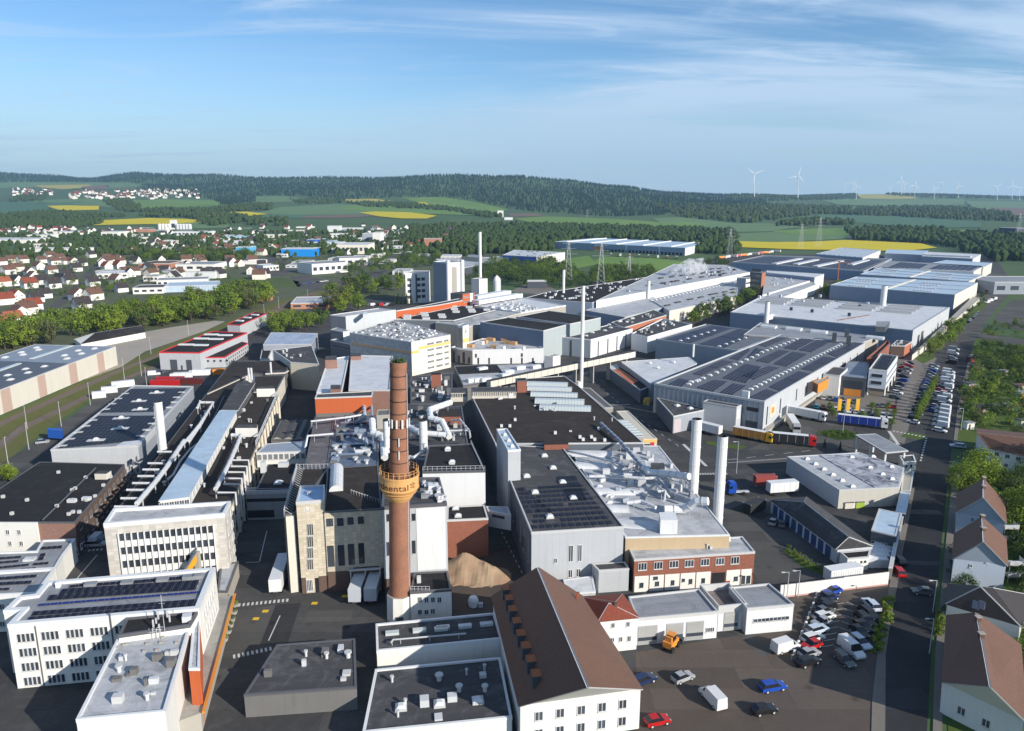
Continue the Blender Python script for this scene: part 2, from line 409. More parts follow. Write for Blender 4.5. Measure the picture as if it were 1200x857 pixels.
# ---------------------------------------------------------------- mesh builder
class MB:
 def __init__(self):
  self.v=[];self.f=[];self.m=[];self.uv=[];self.mats=[]
 def mi(self,mat):
  if mat not in self.mats:
   self.mats.append(mat)
  return self.mats.index(mat)
 def face(self,pts,mat,uvs=None):
  b=len(self.v)
  pts=[Vector(p)for p in pts]
  self.v+=pts
  self.f.append(tuple(range(b,b+len(pts))))
  self.m.append(self.mi(mat))
  if uvs is None:
   n=(pts[1]-pts[0]).cross(pts[2]-pts[0])
   if n.length<1e-9:
    n=Vector((0,0,1))
   n.normalize()
   u=(pts[1]-pts[0]).normalized()
   if abs(n.z)<0.5 and abs(u.z)>0.7:
    u=n.cross(Vector((0,0,1))).normalized()*-1
   w=n.cross(u)
   uvs=[((p-pts[0]).dot(u),(p-pts[0]).dot(w))for p in pts]
  self.uv.append(uvs)
 def box(self,c,sx,sy,sz,mat,ang=0.0,top=None,rot=None):
  """box on its base centre c"""
  ca,sa=math.cos(ang),math.sin(ang)
  c=Vector(c)
  X=Vector((ca,sa,0))*sx/2;Y=Vector((-sa,ca,0))*sy/2;Z=Vector((0,0,sz))
  if rot is not None:
   X,Y,Z=rot@(Vector((1,0,0))*sx/2),rot@(Vector((0,1,0))*sy/2),rot@(Vector((0,0,1))*sz)
  self.hexa([c-X-Y,c+X-Y,c+X+Y,c-X+Y],Z,mat,top)
 def hexa(self,q,Z,mat,top=None):
  t=[p+Z for p in q]
  self.face([q[3],q[2],q[1],q[0]],mat)
  self.face(t,top or mat)
  for i in range(4):
   j=(i+1)%4
   self.face([q[i],q[j],t[j],t[i]],mat)
 def prism(self,poly,z0,z1,side,top=None,bottom=True):
  poly=ccw(poly)
  n=len(poly)
  lo=[Vector((p[0],p[1],z0))for p in poly];hi=[Vector((p[0],p[1],z1))for p in poly]
  self.face(hi,top or side)
  if bottom:
   self.face(lo[::-1],side)
  for i in range(n):
   j=(i+1)%n
   self.face([lo[i],lo[j],hi[j],hi[i]],side)
 def tube(self,pts,r,mat,n=8,cap=True,r1=None):
  pts=[Vector(p)for p in pts]
  rings=[]
  up=None
  for i,p in enumerate(pts):
   if i==0:d=pts[1]-pts[0]
   elif i==len(pts)-1:d=pts[-1]-pts[-2]
   else:d=(pts[i+1]-p).normalized()+(p-pts[i-1]).normalized()
   if d.length<1e-6:d=pts[i]-pts[i-1]
   d.normalize()
   if up is None:
    up=Vector((0,0,1))if abs(d.z)<0.9 else Vector((1,0,0))
   a=d.cross(up)
   if a.length<1e-4:
    a=d.cross(Vector((1,0.3,0)))
   a.normalize();b=a.cross(d).normalized()
   rr=r if r1 is None else r+(r1-r)*i/(len(pts)-1)
   k=1.0
   if 0<i<len(pts)-1:
    cosh=max(0.35,abs(d.dot((p-pts[i-1]).normalized())))
    k=1.0
   rings.append([p+(a*math.cos(t)+b*math.sin(t))*rr*k for t in[2*math.pi*j/n for j in range(n)]])
   up=b
  for i in range(len(rings)-1):
   for j in range(n):
    k=(j+1)%n
    self.face([rings[i][j],rings[i][k],rings[i+1][k],rings[i+1][j]],mat)
  if cap:
   self.face(rings[0][::-1],mat);self.face(rings[-1],mat)
 def lathe(self,c,prof,mat,n=24,mats=None):
  c=Vector(c)
  for i in range(len(prof)-1):
   (r0,h0),(r1,h1)=prof[i],prof[i+1]
   m=mats[i]if mats else mat
   for j in range(n):
    a,b=2*math.pi*j/n,2*math.pi*(j+1)/n
    q=[c+Vector((r0*math.cos(a),r0*math.sin(a),h0)),c+Vector((r0*math.cos(b),r0*math.sin(b),h0)),
c+Vector((r1*math.cos(b),r1*math.sin(b),h1)),c+Vector((r1*math.cos(a),r1*math.sin(a),h1))]
    rr=max(r0,r1)
    uvs=[(a*rr,h0),(b*rr,h0),(b*rr,h1),(a*rr,h1)]
    if r0<1e-6:self.face([q[0],q[2],q[3]],m,[uvs[0],uvs[2],uvs[3]])
    elif r1<1e-6:self.face([q[0],q[1],q[2]],m,uvs[:3])
    else:self.face(q,m,uvs)
 def mesh(self,name,off=None,smooth=False):
  me=bpy.data.meshes.new(name)
  off=off or Vector((0,0,0))
  me.from_pydata([tuple(p-off)for p in self.v],[],self.f)
  for m in self.mats:
   me.materials.append(m)
  me.polygons.foreach_set('material_index',self.m)
  ul=me.uv_layers.new(name='UVMap')
  flat=[c for u in self.uv for q in u for c in q]
  ul.data.foreach_set('uv',flat)
  if smooth:
   me.polygons.foreach_set('use_smooth',[True]*len(self.f))
  me.update()
  return me
 def build(self,name,parent=None,label=None,smooth=False,loc=None):
  if parent is not None:
   off=parent_origin(parent)
   o=bpy.data.objects.new(name,self.mesh(name,off,smooth))
   o.parent=parent
  else:
   off=Vector(loc)if loc is not None else Vector((0,0,0))
   o=bpy.data.objects.new(name,self.mesh(name,off,smooth))
   o.location=off
  COL.objects.link(o)
  if label:o['label']=label
  return o
def parent_origin(o):
 v=Vector((0,0,0))
 while o is not None:
  v+=o.location
  o=o.parent
 return v
def ccw(poly):
 a=0
 for i in range(len(poly)):
  p,q=poly[i],poly[(i+1)%len(poly)]
  a+=p[0]*q[1]-q[0]*p[1]
 return list(poly)if a>0 else list(poly)[::-1]
def inset(poly,w):
 """inset (w>0) of a polygon given in CCW order"""
 n=len(poly);out=[]
 for i in range(n):
  p0,p1,p2=Vector(poly[i-1]).xy,Vector(poly[i]).xy,Vector(poly[(i+1)%n]).xy
  d1,d2=(p1-p0).normalized(),(p2-p1).normalized()
  n1,n2=Vector((-d1.y,d1.x)),Vector((-d2.y,d2.x))
  k=max(0.25,1+n1.dot(n2))
  out.append(p1+(n1+n2)*(w/k))
 return out
def tag(o,label,cat,group=None,kind=None):
 if label:o['label']=label
 if cat:o['category']=cat
 if group:o['group']=group
 if kind:o['kind']=kind
 return o
def thing(name,label,cat,loc,group=None,ang=0.0):
 o=bpy.data.objects.new(name,None)
 o.empty_display_size=1.0
 o.location=loc;o.rotation_euler=(0,0,ang)
 COL.objects.link(o)
 return tag(o,label,cat,group)
def inst(name,mesh,parent,loc,ang=0.0,scale=None,rot=None):
 """one more object sharing a mesh; loc is in world space for unrotated parents"""
 o=bpy.data.objects.new(name,mesh)
 o.location=Vector(loc)-(parent_origin(parent)if parent is not None else Vector((0,0,0)))
 o.rotation_euler=rot if rot is not None else(0,0,ang)
 if scale is not None:o.scale=scale
 if parent is not None:o.parent=parent
 COL.objects.link(o)
 return o
def children_of(o):
 return[c for c in bpy.data.objects if c.parent==o]
KIDS={}
def copy_thing(root,loc,ang,label=None,group=None,scale=None):
 if root.name not in KIDS:
  KIDS[root.name]=[(c,children_of(c))for c in children_of(root)]
 r=root.copy();r.location=loc;r.rotation_euler=(0,0,ang)
 if scale:r.scale=scale
 if label:r['label']=label
 if group:r['group']=group
 COL.objects.link(r)
 for c,gs in KIDS[root.name]:
  k=c.copy();COL.objects.link(k);k.parent=r
  for g in gs:
   d=g.copy();COL.objects.link(d);d.parent=k
 return r
MCACHE={}
def window_mesh(w,h,fr,glass,bars=1,part=''):
 """frame standing proud of the wall with the pane set back in it; local x right, z up, y outwards is -y"""
 key=('win',round(w,2),round(h,2),fr.name,glass.name,bars,part)
 if key in MCACHE:return MCACHE[key]
 b=MB();t=0.09 if w>0.8 else 0.06;d=0.10
 def bx(x0,x1,z0,z1,y0,y1,m):
  b.hexa([Vector((x0,y0,z0)),Vector((x1,y0,z0)),Vector((x1,y1,z0)),Vector((x0,y1,z0))],Vector((0,0,z1-z0)),m)
 if part=='pane':
  b.face([(-w/2+t,-0.03,t),(w/2-t,-0.03,t),(w/2-t,-0.03,h-t),(-w/2+t,-0.03,h-t)],glass)
  MCACHE[key]=b.mesh('pane');return MCACHE[key]
 bx(-w/2-.06,w/2+.06,-.08,0,-d-.08,0.02,TRIM);bx(-w/2,w/2,0,t,-d,0.02,fr);bx(-w/2,w/2,h-t,h,-d,0.02,fr)
 bx(-w/2,-w/2+t,t,h-t,-d,0.02,fr);bx(w/2-t,w/2,t,h-t,-d,0.02,fr)
 for i in range(1,bars+1):
  x=-w/2+w*i/(bars+1)
  bx(x-t/2,x+t/2,t,h-t,-d*0.8,0.02,fr)
 if part!='frame':b.face([(-w/2+t,-0.03,t),(w/2-t,-0.03,t),(w/2-t,-0.03,h-t),(-w/2+t,-0.03,h-t)],glass)
 MCACHE[key]=b.mesh('window')
 return MCACHE[key]
def box_mesh(name,sx,sy,sz,mat,top=None):
 key=(name,round(sx,2),round(sy,2),round(sz,2),mat.name,top.name if top else '')
 if key not in MCACHE:
  b=MB();b.box((0,0,0),sx,sy,sz,mat,top=top)
  MCACHE[key]=b.mesh(name)
 return MCACHE[key]
def dome_mesh(w,d):
 key=('dome',w,d)
 if key not in MCACHE:
  b=MB();b.box((0,0,0),w,d,0.35,TRIM)
  q=[Vector((-w/2*.88,-d/2*.88,.35)),Vector((w/2*.88,-d/2*.88,.35)),Vector((w/2*.88,d/2*.88,.35)),Vector((-w/2*.88,d/2*.88,.35))]
  t=[Vector((p.x*.5,p.y*.5,.75))for p in q]
  for i in range(4):
   j=(i+1)%4;b.face([q[i],q[j],t[j],t[i]],DOME)
  b.face(t,DOME)
  MCACHE[key]=b.mesh('skylight')
 return MCACHE[key]
class Bld:
 """a building surveyed from its roof corners; roof corners are given as seen in the photograph"""
 def __init__(s,name,label,roof,h=None,base=None,z0=0.0,wall=LGREY,top=TAR,cop=TRIM,pp=0.5,cw=0.35,
cat='building',group=None,into=None,wname='wall',walls=None,world=None):
  if base is not None:
   i,y=base
   h=hgt(roof[i][0],roof[i][1],y,z0)
  s.h,s.z0=h,z0
  pts=[Vector(p)for p in world]if world else[P(x,y,h)for x,y in roof]
  if len(pts)==3:
   pts.append(pts[0]+pts[2]-pts[1])
  s.c=[Vector((p.x,p.y,0))for p in pts]
  s.rev=ccw(s.c)[0]!=s.c[0]or ccw(s.c)[1]!=s.c[1]
  cc=ccw(s.c)
  cen=sum(s.c,Vector())/len(s.c)
  s.root=into.root if into else thing(name,label,cat,(cen.x,cen.y,z0),group)
  # walls
  b=MB();n=len(s.c)
  for i in range(n):
   j=(i+1)%n
   a,e=s.c[i],s.c[j]
   m=(walls or{}).get(i,wall)
   L=(e-a).xy.length
   q=[Vector((a.x,a.y,z0)),Vector((e.x,e.y,z0)),Vector((e.x,e.y,h)),Vector((a.x,a.y,h))]
   uvs=[(0,0),(L,0),(L,h-z0),(0,h-z0)]
   if s.rev:q,uvs=[q[1],q[0],q[3],q[2]],[uvs[1],uvs[0],uvs[3],uvs[2]]
   b.face(q,m,uvs)
  s.wallo=b.build(wname,s.root)
  # roof
  b=MB()
  ins=inset(cc,0.04)
  zt=h-0.01
  lo=[Vector((p[0],p[1],zt))for p in ins]
  d0=(s.c[1]-s.c[0]).normalized();d1=Vector((-d0.y,d0.x,0))
  s.u,s.v=d0,d1
  s.ang=math.atan2(d0.y,d0.x)
  uv=[((p-s.c[0]).dot(d0),(p-s.c[0]).dot(d1))for p in lo]
  b.face(lo,top,uv)
  s.roofo=b.build('roof',s.root)
  if pp>0:
   b=MB()
   o1=inset(cc,-0.05);i1=inset(cc,cw)
   za,zb=h-0.25,h+pp
   for i in range(n):
    j=(i+1)%n
    A,B_,C_,D_=o1[i],o1[j],i1[j],i1[i]
    f=lambda p,z:Vector((p[0],p[1],z))
    b.face([f(A,za),f(B_,za),f(B_,zb),f(A,zb)],cop)
    b.face([f(A,zb),f(B_,zb),f(C_,zb),f(D_,zb)],cop)
    b.face([f(D_,zb),f(C_,zb),f(C_,h-.1),f(D_,h-.1)],cop)
    b.face([f(B_,za),f(A,za),f(D_,za),f(C_,za)],cop)
   b.build('parapet',s.root)
 def edge(s,i):
  return s.c[i],s.c[(i+1)%len(s.c)]
 def outn(s,i):
  a,b=s.edge(i);d=(b-a).normalized()
  n=Vector((d.y,-d.x,0))
  return-n if s.rev else n
 def onwall(s,i,px,py):
  """(distance along edge i, height) of a point of wall i seen at (px,py)"""
  a,b=s.edge(i);n=s.outn(i)
  d=ray(px,py);o=Vector((0,0,CAM_H))
  k=(a-Vector((0,0,0))).dot(n)/d.dot(n)
  p=o+d*k
  return(p-a).dot((b-a).normalized()),p.z
 def win(s,i,t,z,w,h,fr=FRAMEW,glass=GLASS,bars=1,name='window',off=0.0):
  a,b=s.edge(i);n=s.outn(i);d=(b-a).normalized()
  p=a+d*t+n*off;p=Vector((p.x,p.y,z))
  ang=math.atan2(n.x,-n.y)
  if p.y>230 or w*h<0.9:return inst(name,window_mesh(w,h,fr,glass,bars),s.root,p,ang)
  o=inst(name,window_mesh(w,h,fr,glass,bars,'frame'),s.root,p,ang)
  q=bpy.data.objects.new('pane',window_mesh(w,h,fr,glass,bars,'pane'));q.parent=o;COL.objects.link(q)
  return o
 def winrect(s,i,pts,**kw):
  """windows from rectangles (x0,y0,x1,y1) seen on wall i"""
  for(x0,y0,x1,y1)in pts:
   t0,za=s.onwall(i,x0,(y0+y1)/2);t1,zb=s.onwall(i,x1,(y0+y1)/2)
   _,zt=s.onwall(i,(x0+x1)/2,y0);_,zl=s.onwall(i,(x0+x1)/2,y1)
   s.win(i,(t0+t1)/2,zl,round(abs(t1-t0),1),round(zt-zl,1),**kw)
 def wgrid(s,i,cols,rows,t0,t1,z0,z1,w,h,skip=0.0,rnd=None,**kw):
  for c in range(cols):
   for r in range(rows):
    if skip and rnd and rnd.random()<skip:continue
    t=t0+(t1-t0)*(c/max(1,cols-1));z=z0+(z1-z0)*(r/max(1,rows-1))
    s.win(i,t,z,w,h,**kw)
 def panel(s,i,t0,t1,z0,z1,mat,name='wall_panel',th=0.06,label=None):
  a,b=s.edge(i);n=s.outn(i);d=(b-a).normalized()
  p0,p1=a+d*t0,a+d*t1
  bb=MB()
  q=[p0+n*0.004,p0+n*th,p1+n*th,p1+n*0.004]
  q=[Vector((p.x,p.y,z0))for p in q]
  cr=(q[1]-q[0]).cross(q[2]-q[1]).z
  if cr<0:q=q[::-1]
  bb.hexa(q,Vector((0,0,z1-z0)),mat)
  return bb.build(name,s.root,label)
 def at(s,px,py,z=None):
  return P(px,py,s.h if z is None else z)
 def uvp(s,u,v,z=None):
  """bilinear position on a four cornered roof"""
  a,b,c,d=s.c[:4]
  p=(a*(1-u)+b*u)*(1-v)+(d*(1-u)+c*u)*v
  return Vector((p.x,p.y,s.h if z is None else z))
 def roofbox(s,px,py,w,d,h,mat=DUCT,top=None,name='roof_unit'):
  p=P(px,py,s.h)
  return inst(name,box_mesh(name,w,d,h,mat,top),s.root,p,s.ang)
 def domes(s,pts,w=1.4,d=1.4):
  for(px,py)in pts:
   inst('skylight',dome_mesh(w,d),s.root,P(px,py,s.h),s.ang)
 def block(s,px,h,wall,top=None,pp=0.2,cop=TRIM,name='penthouse'):
  """a box standing on the roof given by its top corners"""
  pts=[P(x,y,s.h+h)for x,y in px]
  b=MB();b.prism([(p.x,p.y)for p in pts],s.h-0.005,s.h+h,wall,top or wall,bottom=False)
  return b.build(name,s.root)
def poly_sheet(name,px,mat,z=0.0,kind='structure',world=False,label=None,cat=None,parent=None):
 pts=[Vector((p[0],p[1],z))for p in px]if world else[Vector((*P(x,y,0).xy,z))for x,y in px]
 pts=[Vector(p)for p in ccw(pts)]
 b=MB()
 tri=geometry.tessellate_polygon([pts])
 for t in tri:
  q=[pts[i]for i in t]
  if(q[1]-q[0]).cross(q[2]-q[0]).z<0:q=q[::-1]
  b.face(q,mat,[(p.x,p.y)for p in q])
 o=b.build(name,parent)
 if kind:o['kind']=kind
 if label:o['label']=label
 if cat:o['category']=cat
 return o
 # ---------------------------------------------------------------- terrain
 # skyline and foot of the hills, as (column,(foot row, foot distance),(shoulder row, distance),(ridge row, distance))
PROF=[
(-500,(262,2300),(236,4300),(204,7500)),
(0,(262,2300),(232,4600),(203,7500)),
(60,(262,2300),(226,4800),(206,7500)),
(110,(262,2300),(223,4800),(210,7400)),
(165,(260,2300),(226,4500),(203,7200)),
(230,(258,2300),(232,4200),(206,6600)),
(300,(257,2400),(236,3900),(209,6000)),
(420,(256,2500),(237,3800),(209,5600)),
(500,(254,2500),(238,3700),(206.5,5400)),
(600,(256,2500),(247,3300),(209,5000)),
(655,(257,2500),(252,3100),(213,4900)),
(720,(258,2500),(253,3000),(218,4800)),
(780,(260,2500),(248,3200),(226,5000)),
(850,(262,2500),(243,3600),(231,5600)),
(960,(262,2500),(243,4000),(229,6800)),
(1080,(262,2500),(243,4200),(229,7200)),
(1200,(262,2500),(243,4200),(232,7200)),
(1700,(262,2500),(243,4200),(234,7200)),
]
def _z(py,Y):
 t=(428.5-py)/FPX
 return CAM_H+Y*(-SP+t*CP)/(CP+t*SP)
def _lerp(a,b,t):return a+(b-a)*t
def terr(x,y):
 """ground height in metres"""
 if y<1500:
  return 0.0
 s=600+FPX*(x/y)/CP*(CP*CP)# column of the far view
 s=600+FPX*(x/y)*(CP+0.2*SP)
 s=max(PROF[0][0],min(PROF[-1][0]-0.01,s))
 for i in range(len(PROF)-1):
  if PROF[i][0]<=s<=PROF[i+1][0]:break
 a,b=PROF[i],PROF[i+1]
 t=(s-a[0])/(b[0]-a[0]);t=t*t*(3-2*t)
 pts=[(_lerp(a[k][1],b[k][1],t),max(0.0,_z(_lerp(a[k][0],b[k][0],t),_lerp(a[k][1],b[k][1],t))))for k in(1,2,3)]
 ctl=[(1500,0.0)]+pts+[(pts[-1][0]*1.25,pts[-1][1]*0.8),(pts[-1][0]*2.2,pts[-1][1]*0.75),(60000,pts[-1][1]*0.6)]
 for k in range(len(ctl)-1):
  if y<=ctl[k+1][0]:
   break
 u=(y-ctl[k][0])/(ctl[k+1][0]-ctl[k][0]);u=min(1.0,max(0.0,u))
 if k==0:u=u*u
 if k>=3:u=u*u*(3-2*u)
 z=ctl[k][1]+(ctl[k+1][1]-ctl[k][1])*u
 am=min(1.0,max(0.0,(y-2600)/2500))
 z+=am*24*noise.noise(Vector((x/700,y/700,0.3)))
 return max(z,0.0)
def TP(px,py):
 """where the line of sight through a point of the photograph meets the terrain"""
 d=ray(px,py);o=Vector((0,0,CAM_H));k=200.0
 if d.z<0:
  g=P(px,py,0)
  if g.y<1500:return g
 while k<20000:
  p=o+d*k
  if p.z<=terr(p.x,p.y):
   lo,hi=k-60,k
   for _ in range(12):
    m=(lo+hi)/2;p=o+d*m
    if p.z<=terr(p.x,p.y):hi=m
    else:lo=m
   p=o+d*hi
   return Vector((p.x,p.y,terr(p.x,p.y)))
  k+=60
 return o+d*12000
def build_terrain():
 b=MB()
 rad=[0,60,150,300,600,1000,1500]
 r=1500
 while r<9500:r+=110;rad.append(r)
 rad+=[10500,12000,15000,22000,40000]
 angs=[]
 a=-180.0
 while a<180.0:
  angs.append(math.radians(a));a+=0.7 if-50<=a<50 else 5.0
 me=bpy.data.meshes.new('terrain')
 V=[(0,0,-0.06)];F=[]
 n=len(angs)
 for rr in rad[1:]:
  for t in angs:
   x,y=rr*math.sin(t),rr*math.cos(t)
   V.append((x,y,terr(x,y)-0.06))
 for j in range(n):
  F.append((0,1+(j+1)%n,1+j))
 for i in range(len(rad)-2):
  for j in range(n):
   k=(j+1)%n
   F.append((1+i*n+j,1+i*n+k,1+(i+1)*n+k,1+(i+1)*n+j))
 me.from_pydata(V,[],F)
 me.materials.append(surf('open country',(0.085,0.13,0.05),'ground',0.95,0.1,0.3,col2=(0.065,0.11,0.052),scale=0.5))
 uv=me.uv_layers.new(name='UVMap')
 me.polygons.foreach_set('use_smooth',[True]*len(F))
 me.update()
 bm=bmesh.new();bm.from_mesh(me);bmesh.ops.recalc_face_normals(bm,faces=bm.faces)
 if sum(f.normal.z for f in bm.faces)<0:bmesh.ops.reverse_faces(bm,faces=bm.faces)
 bm.to_mesh(me);bm.free()
 o=bpy.data.objects.new('ground',me);COL.objects.link(o);o['kind']='structure'
build_terrain()
def field(name,px,mat,lift=0.6,step=120.0):
 """a field draped over the terrain; px outlines it as seen in the photograph"""
 out=[]
 n=len(px)
 for i in range(n):
  a,b=px[i],px[(i+1)%n]
  m=max(1,int(abs(b[0]-a[0])/12)+int(abs(b[1]-a[1])/3))
  for k in range(m):
   out.append(TP(a[0]+(b[0]-a[0])*k/m,a[1]+(b[1]-a[1])*k/m))
 bd=[Vector((p.x,p.y))for p in out]
 xs=[p.x for p in bd];ys=[p.y for p in bd]
 inner=[]
 st=max(step,(max(xs)-min(xs))/40)
 x=min(xs)+st/2
 while x<max(xs):
  y=min(ys)+st/2
  while y<max(ys):
   c=False
   for i in range(len(bd)):
    p,q=bd[i],bd[i-1]
    if(p.y>y)!=(q.y>y)and x<(q.x-p.x)*(y-p.y)/(q.y-p.y)+p.x:c=not c
   if c:inner.append(Vector((x,y)))
   y+=st
  x+=st
 E=[(i,(i+1)%len(bd))for i in range(len(bd))]
 try:
  vs,es,fs,_,_,_=geometry.delaunay_2d_cdt(bd+inner,E,[],1,1e-3)
 except Exception:
  return
 me=bpy.data.meshes.new(name)
 F=[]
 for f in fs:
  a,b_,c_=[vs[i]for i in f[:3]]
  F.append(tuple(f)if(b_-a).cross(c_-a)>0 else tuple(f)[::-1])
 me.from_pydata([(v.x,v.y,terr(v.x,v.y)+lift)for v in vs],[],F)
 me.materials.append(mat);me.uv_layers.new(name='UVMap');me.update()
 o=bpy.data.objects.new(name,me);COL.objects.link(o);o['kind']='structure'
 return o
def Z(ox,oy,*pts):return[(ox+x/7.653,oy+y/7.653)for x,y in pts]
# left valley fields
field('field',[(-60,222),(10,213.5),(90,214),(165,214.5),(165,219),(110,222),(30,219.5)],FIELDM,0.5)
field('field',[(40,217.5),(105,216.5),(120,219),(75,222),(48,220)],RAPEP,0.9)
field('field',[(96,219),(125,217),(132,222),(100,223)],FIELDB,1.2)
field('field',[(-60,248),(-60,238),(60,236),(112,237),(112,243),(40,250),(0,256)],FIELDD,0.6)
field('field',[(30,236),(100,232.5),(160,234.5),(270,238),(265,242),(210,245),(160,247),(110,241.5)],FIELDM,0.9)
field('field',Z(150,190,(40,350),(300,335),(760,345),(930,385),(700,395),(150,420)),FIELDG,1.3)
field('field',Z(0,190,(420,397),(600,392),(890,398),(885,432),(620,438),(520,430)),RAPE,1.7)
field('field',[(105,262),(122,258.5),(175,256),(215,257),(244,259.5),(225,262),(180,263.2),(110,264.5)],RAPE,1.4)
field('field',[(175,263.4),(240,259.8),(272,262),(266,267.5),(232,268.5),(215,266)],FIELDM,1.0)
field('field',[(226,252),(250,249.5),(290,248.5),(315,251.5),(285,254),(255,254.8)],RAPE,1.4)
field('field',[(255,255.5),(290,254.3),(330,250),(440,246),(440,253),(360,256),(300,256)],FIELDD,0.9)
# middle fields
field('field',[(290,236),(300,230.5),(330,230),(356,233),(345,237),(310,238)],FIELDM,1.0)
field('field',[(300,250),(330,243),(390,240),(440,240),(470,246),(440,251),(340,252.5)],FIELDM,1.3)
field('field',[(360,253.5),(420,252),(445,253.5),(400,256),(350,256)],FIELDB,1.2)
field('field',[(392,243.5),(430,240.5),(520,244.5),(560,250),(560,253),(480,251),(430,249)],FIELDG,1.6)
field('field',[(421,249.8),(440,248.5),(480,249.5),(512,253.5),(500,257),(470,256.8),(445,254.5)],RAPE,1.9)
field('field',[(404,234),(440,233.5),(460,236),(430,237.5),(406,237)],RAPEP,1.6)
field('field',[(470,232),(520,231.5),(560,238),(596,246),(575,250),(530,245),(490,238)],FIELDG,1.6)
field('field',[(488,237.5),(498,237.5),(503,240.5),(490,240.2)],RAPE,2.2)
field('field',[(593,251),(625,250.5),(640,253.5),(600,254.5)],FIELDB,1.0)
field('field',[(600,256.5),(640,254),(720,257),(800,263),(790,268),(700,264),(620,261)],FIELDG,1.2)
# meadow with the mown stripes behind the long warehouse
field('field',[(708,301),(770,303),(830,310),(850,318),(810,324),(745,324),(705,314),(695,306)],FIELDG,0.3,40)
field('field',[(660,304),(690,300),(700,310),(670,316)],FIELDG,0.3,40)
# right side
field('field',[(764,256),(800,255),(860,262),(900,262),(940,266),(900,272),(830,273),(790,270)],FIELDM,1.0)
field('field',[(770,264),(795,260),(830,263),(820,270),(775,268)],FIELDG,1.4)
field('field',[(820,281),(860,274),(930,271),(1000,271),(1010,279),(920,284),(860,287)],FIELDM,0.5)
field('field',[(864,283.2),(905,284.5),(960,283.5),(985,282),(996,281.8),(1080,286),(1098,291),(1060,295),(985,293.8),(930,293),(866,290.4)],RAPE,1.0,60)
field('field',[(832,288),(842,285),(842,290),(835,291)],RAPE,1.0,60)
field('field',[(900,271),(960,268),(1100,268),(1140,271),(1120,276),(1010,277),(930,275)],FIELDG,0.8)
field('field',[(960,252),(1060,254),(1150,261),(1150,267),(1080,268),(1010,262),(950,259)],FIELDD,1.4)
field('field',[(860,239),(950,241),(1010,243),(1020,248),(960,247),(900,246),(860,243)],FIELDM,1.4)
field('field',[(872,237),(890,237.2),(892,240.4),(874,240)],RAPE,2.0)
field('field',[(920,239),(962,240),(958,245),(925,243)],FIELDB,2.0)
field('field',[(960,234),(1040,232.5),(1130,234),(1130,240),(1060,243),(980,240)],FIELDM,1.6)
field('field',[(1003,228.4),(1030,228),(1075,230.5),(1078,233.5),(1040,234),(1008,233)],RAPEP,2.6)
field('field',[(1130,236),(1230,238),(1230,246),(1160,247),(1140,243)],FIELDM,2.0)
field('field',[(1160,244),(1240,245),(1240,252),(1190,253)],FIELDB,2.4)
# ---------------------------------------------------------------- site ground, roads, rails
poly_sheet('town_ground',[(-250,420),(-60,330),(0,300),(60,276),(200,268),(560,262),(600,275),(640,300),(560,340),(470,352),(330,372),(255,385),(130,430),(-60,500)],
surf('town ground of gardens and yards',(0.075,0.105,0.045),'ground',0.95,0.1,0.5,col2=(0.13,0.13,0.10),scale=3),-0.03)
poly_sheet('yard_ground',[(-400,980),(-300,600),(-40,560),(0,545),(60,505),(187,434),(262,388),(330,370),(400,352),(480,347),(640,345),(700,330),(790,308),
(900,298),(1165,300),(1185,330),(1150,345),(1140,395),(1120,420),(1108,470),(1100,520),(1085,560),(1062,640),(1044,700),(1030,780),(1000,980)],ASPH,0.0)
# worn and fresh patches of the yard
poly_sheet('yard_surface',zB((150,640),(390,600),(370,790),(130,857),(60,857)),ASPHL,0.012)
poly_sheet('yard_surface',[(930,690),(1046,676),(1036,900),(905,900),(760,900),(745,770),(760,762),(925,735)],ASPHL,0.012)
poly_sheet('parking_ground',[(745,900),(745,765),(930,735),(930,700),(1043,675),(1030,900)],
surf('brown worn asphalt',(0.12,0.095,0.078),'ground',0.9,0.15,0.4,col2=(0.085,0.072,0.065)),0.018)
poly_sheet('parking_ground',[(1050,402),(1075,400),(1098,420),(1078,450),(1060,520),(1042,516),(1052,470),(1050,440)],PAVE,0.012)
poly_sheet('parking_ground',[(955,470),(975,452),(1050,462),(1047,488),(985,480),(960,487)],PAVE,0.012)
poly_sheet('access_road',zP((640,600),(900,600),(1143,590),(1143,480),(900,410),(700,480),(730,560)),ASPHL,0.008)
poly_sheet('yard_surface',zC((390,0),(620,90),(700,190),(850,400),(850,480),(690,500),(530,180)),ASPHL,0.008)
# the street on the right
ROADL=[(1036,980),(1037,766),(1044,720),(1050,690),(1058,640),(1066,600),(1071,560),(1080,520),(1098,470),(1108,440),(1118,415),(1126,400)]
ROADR=[(1143,398),(1136,420),(1128,450),(1122,480),(1116,520),(1111,560),(1107,600),(1103,640),(1098,690),(1093,740),(1091,766),(1080,980)]
poly_sheet('street',ROADL+ROADR,ASPHD,0.02)
poly_sheet('street',[(1120,402),(1143,399),(1160,372),(1178,350),(1196,336),(1180,331),(1160,340),(1140,365),(1125,388)],ASPHL,0.024)
poly_sheet('side_street',[(1135,395),(1142,388),(1200,398),(1260,405),(1260,412),(1180,405)],ASPHL,0.016)
poly_sheet('side_yard',[(1165,372),(1185,352),(1260,350),(1260,392),(1200,388),(1170,382)],ASPHL,0.012)
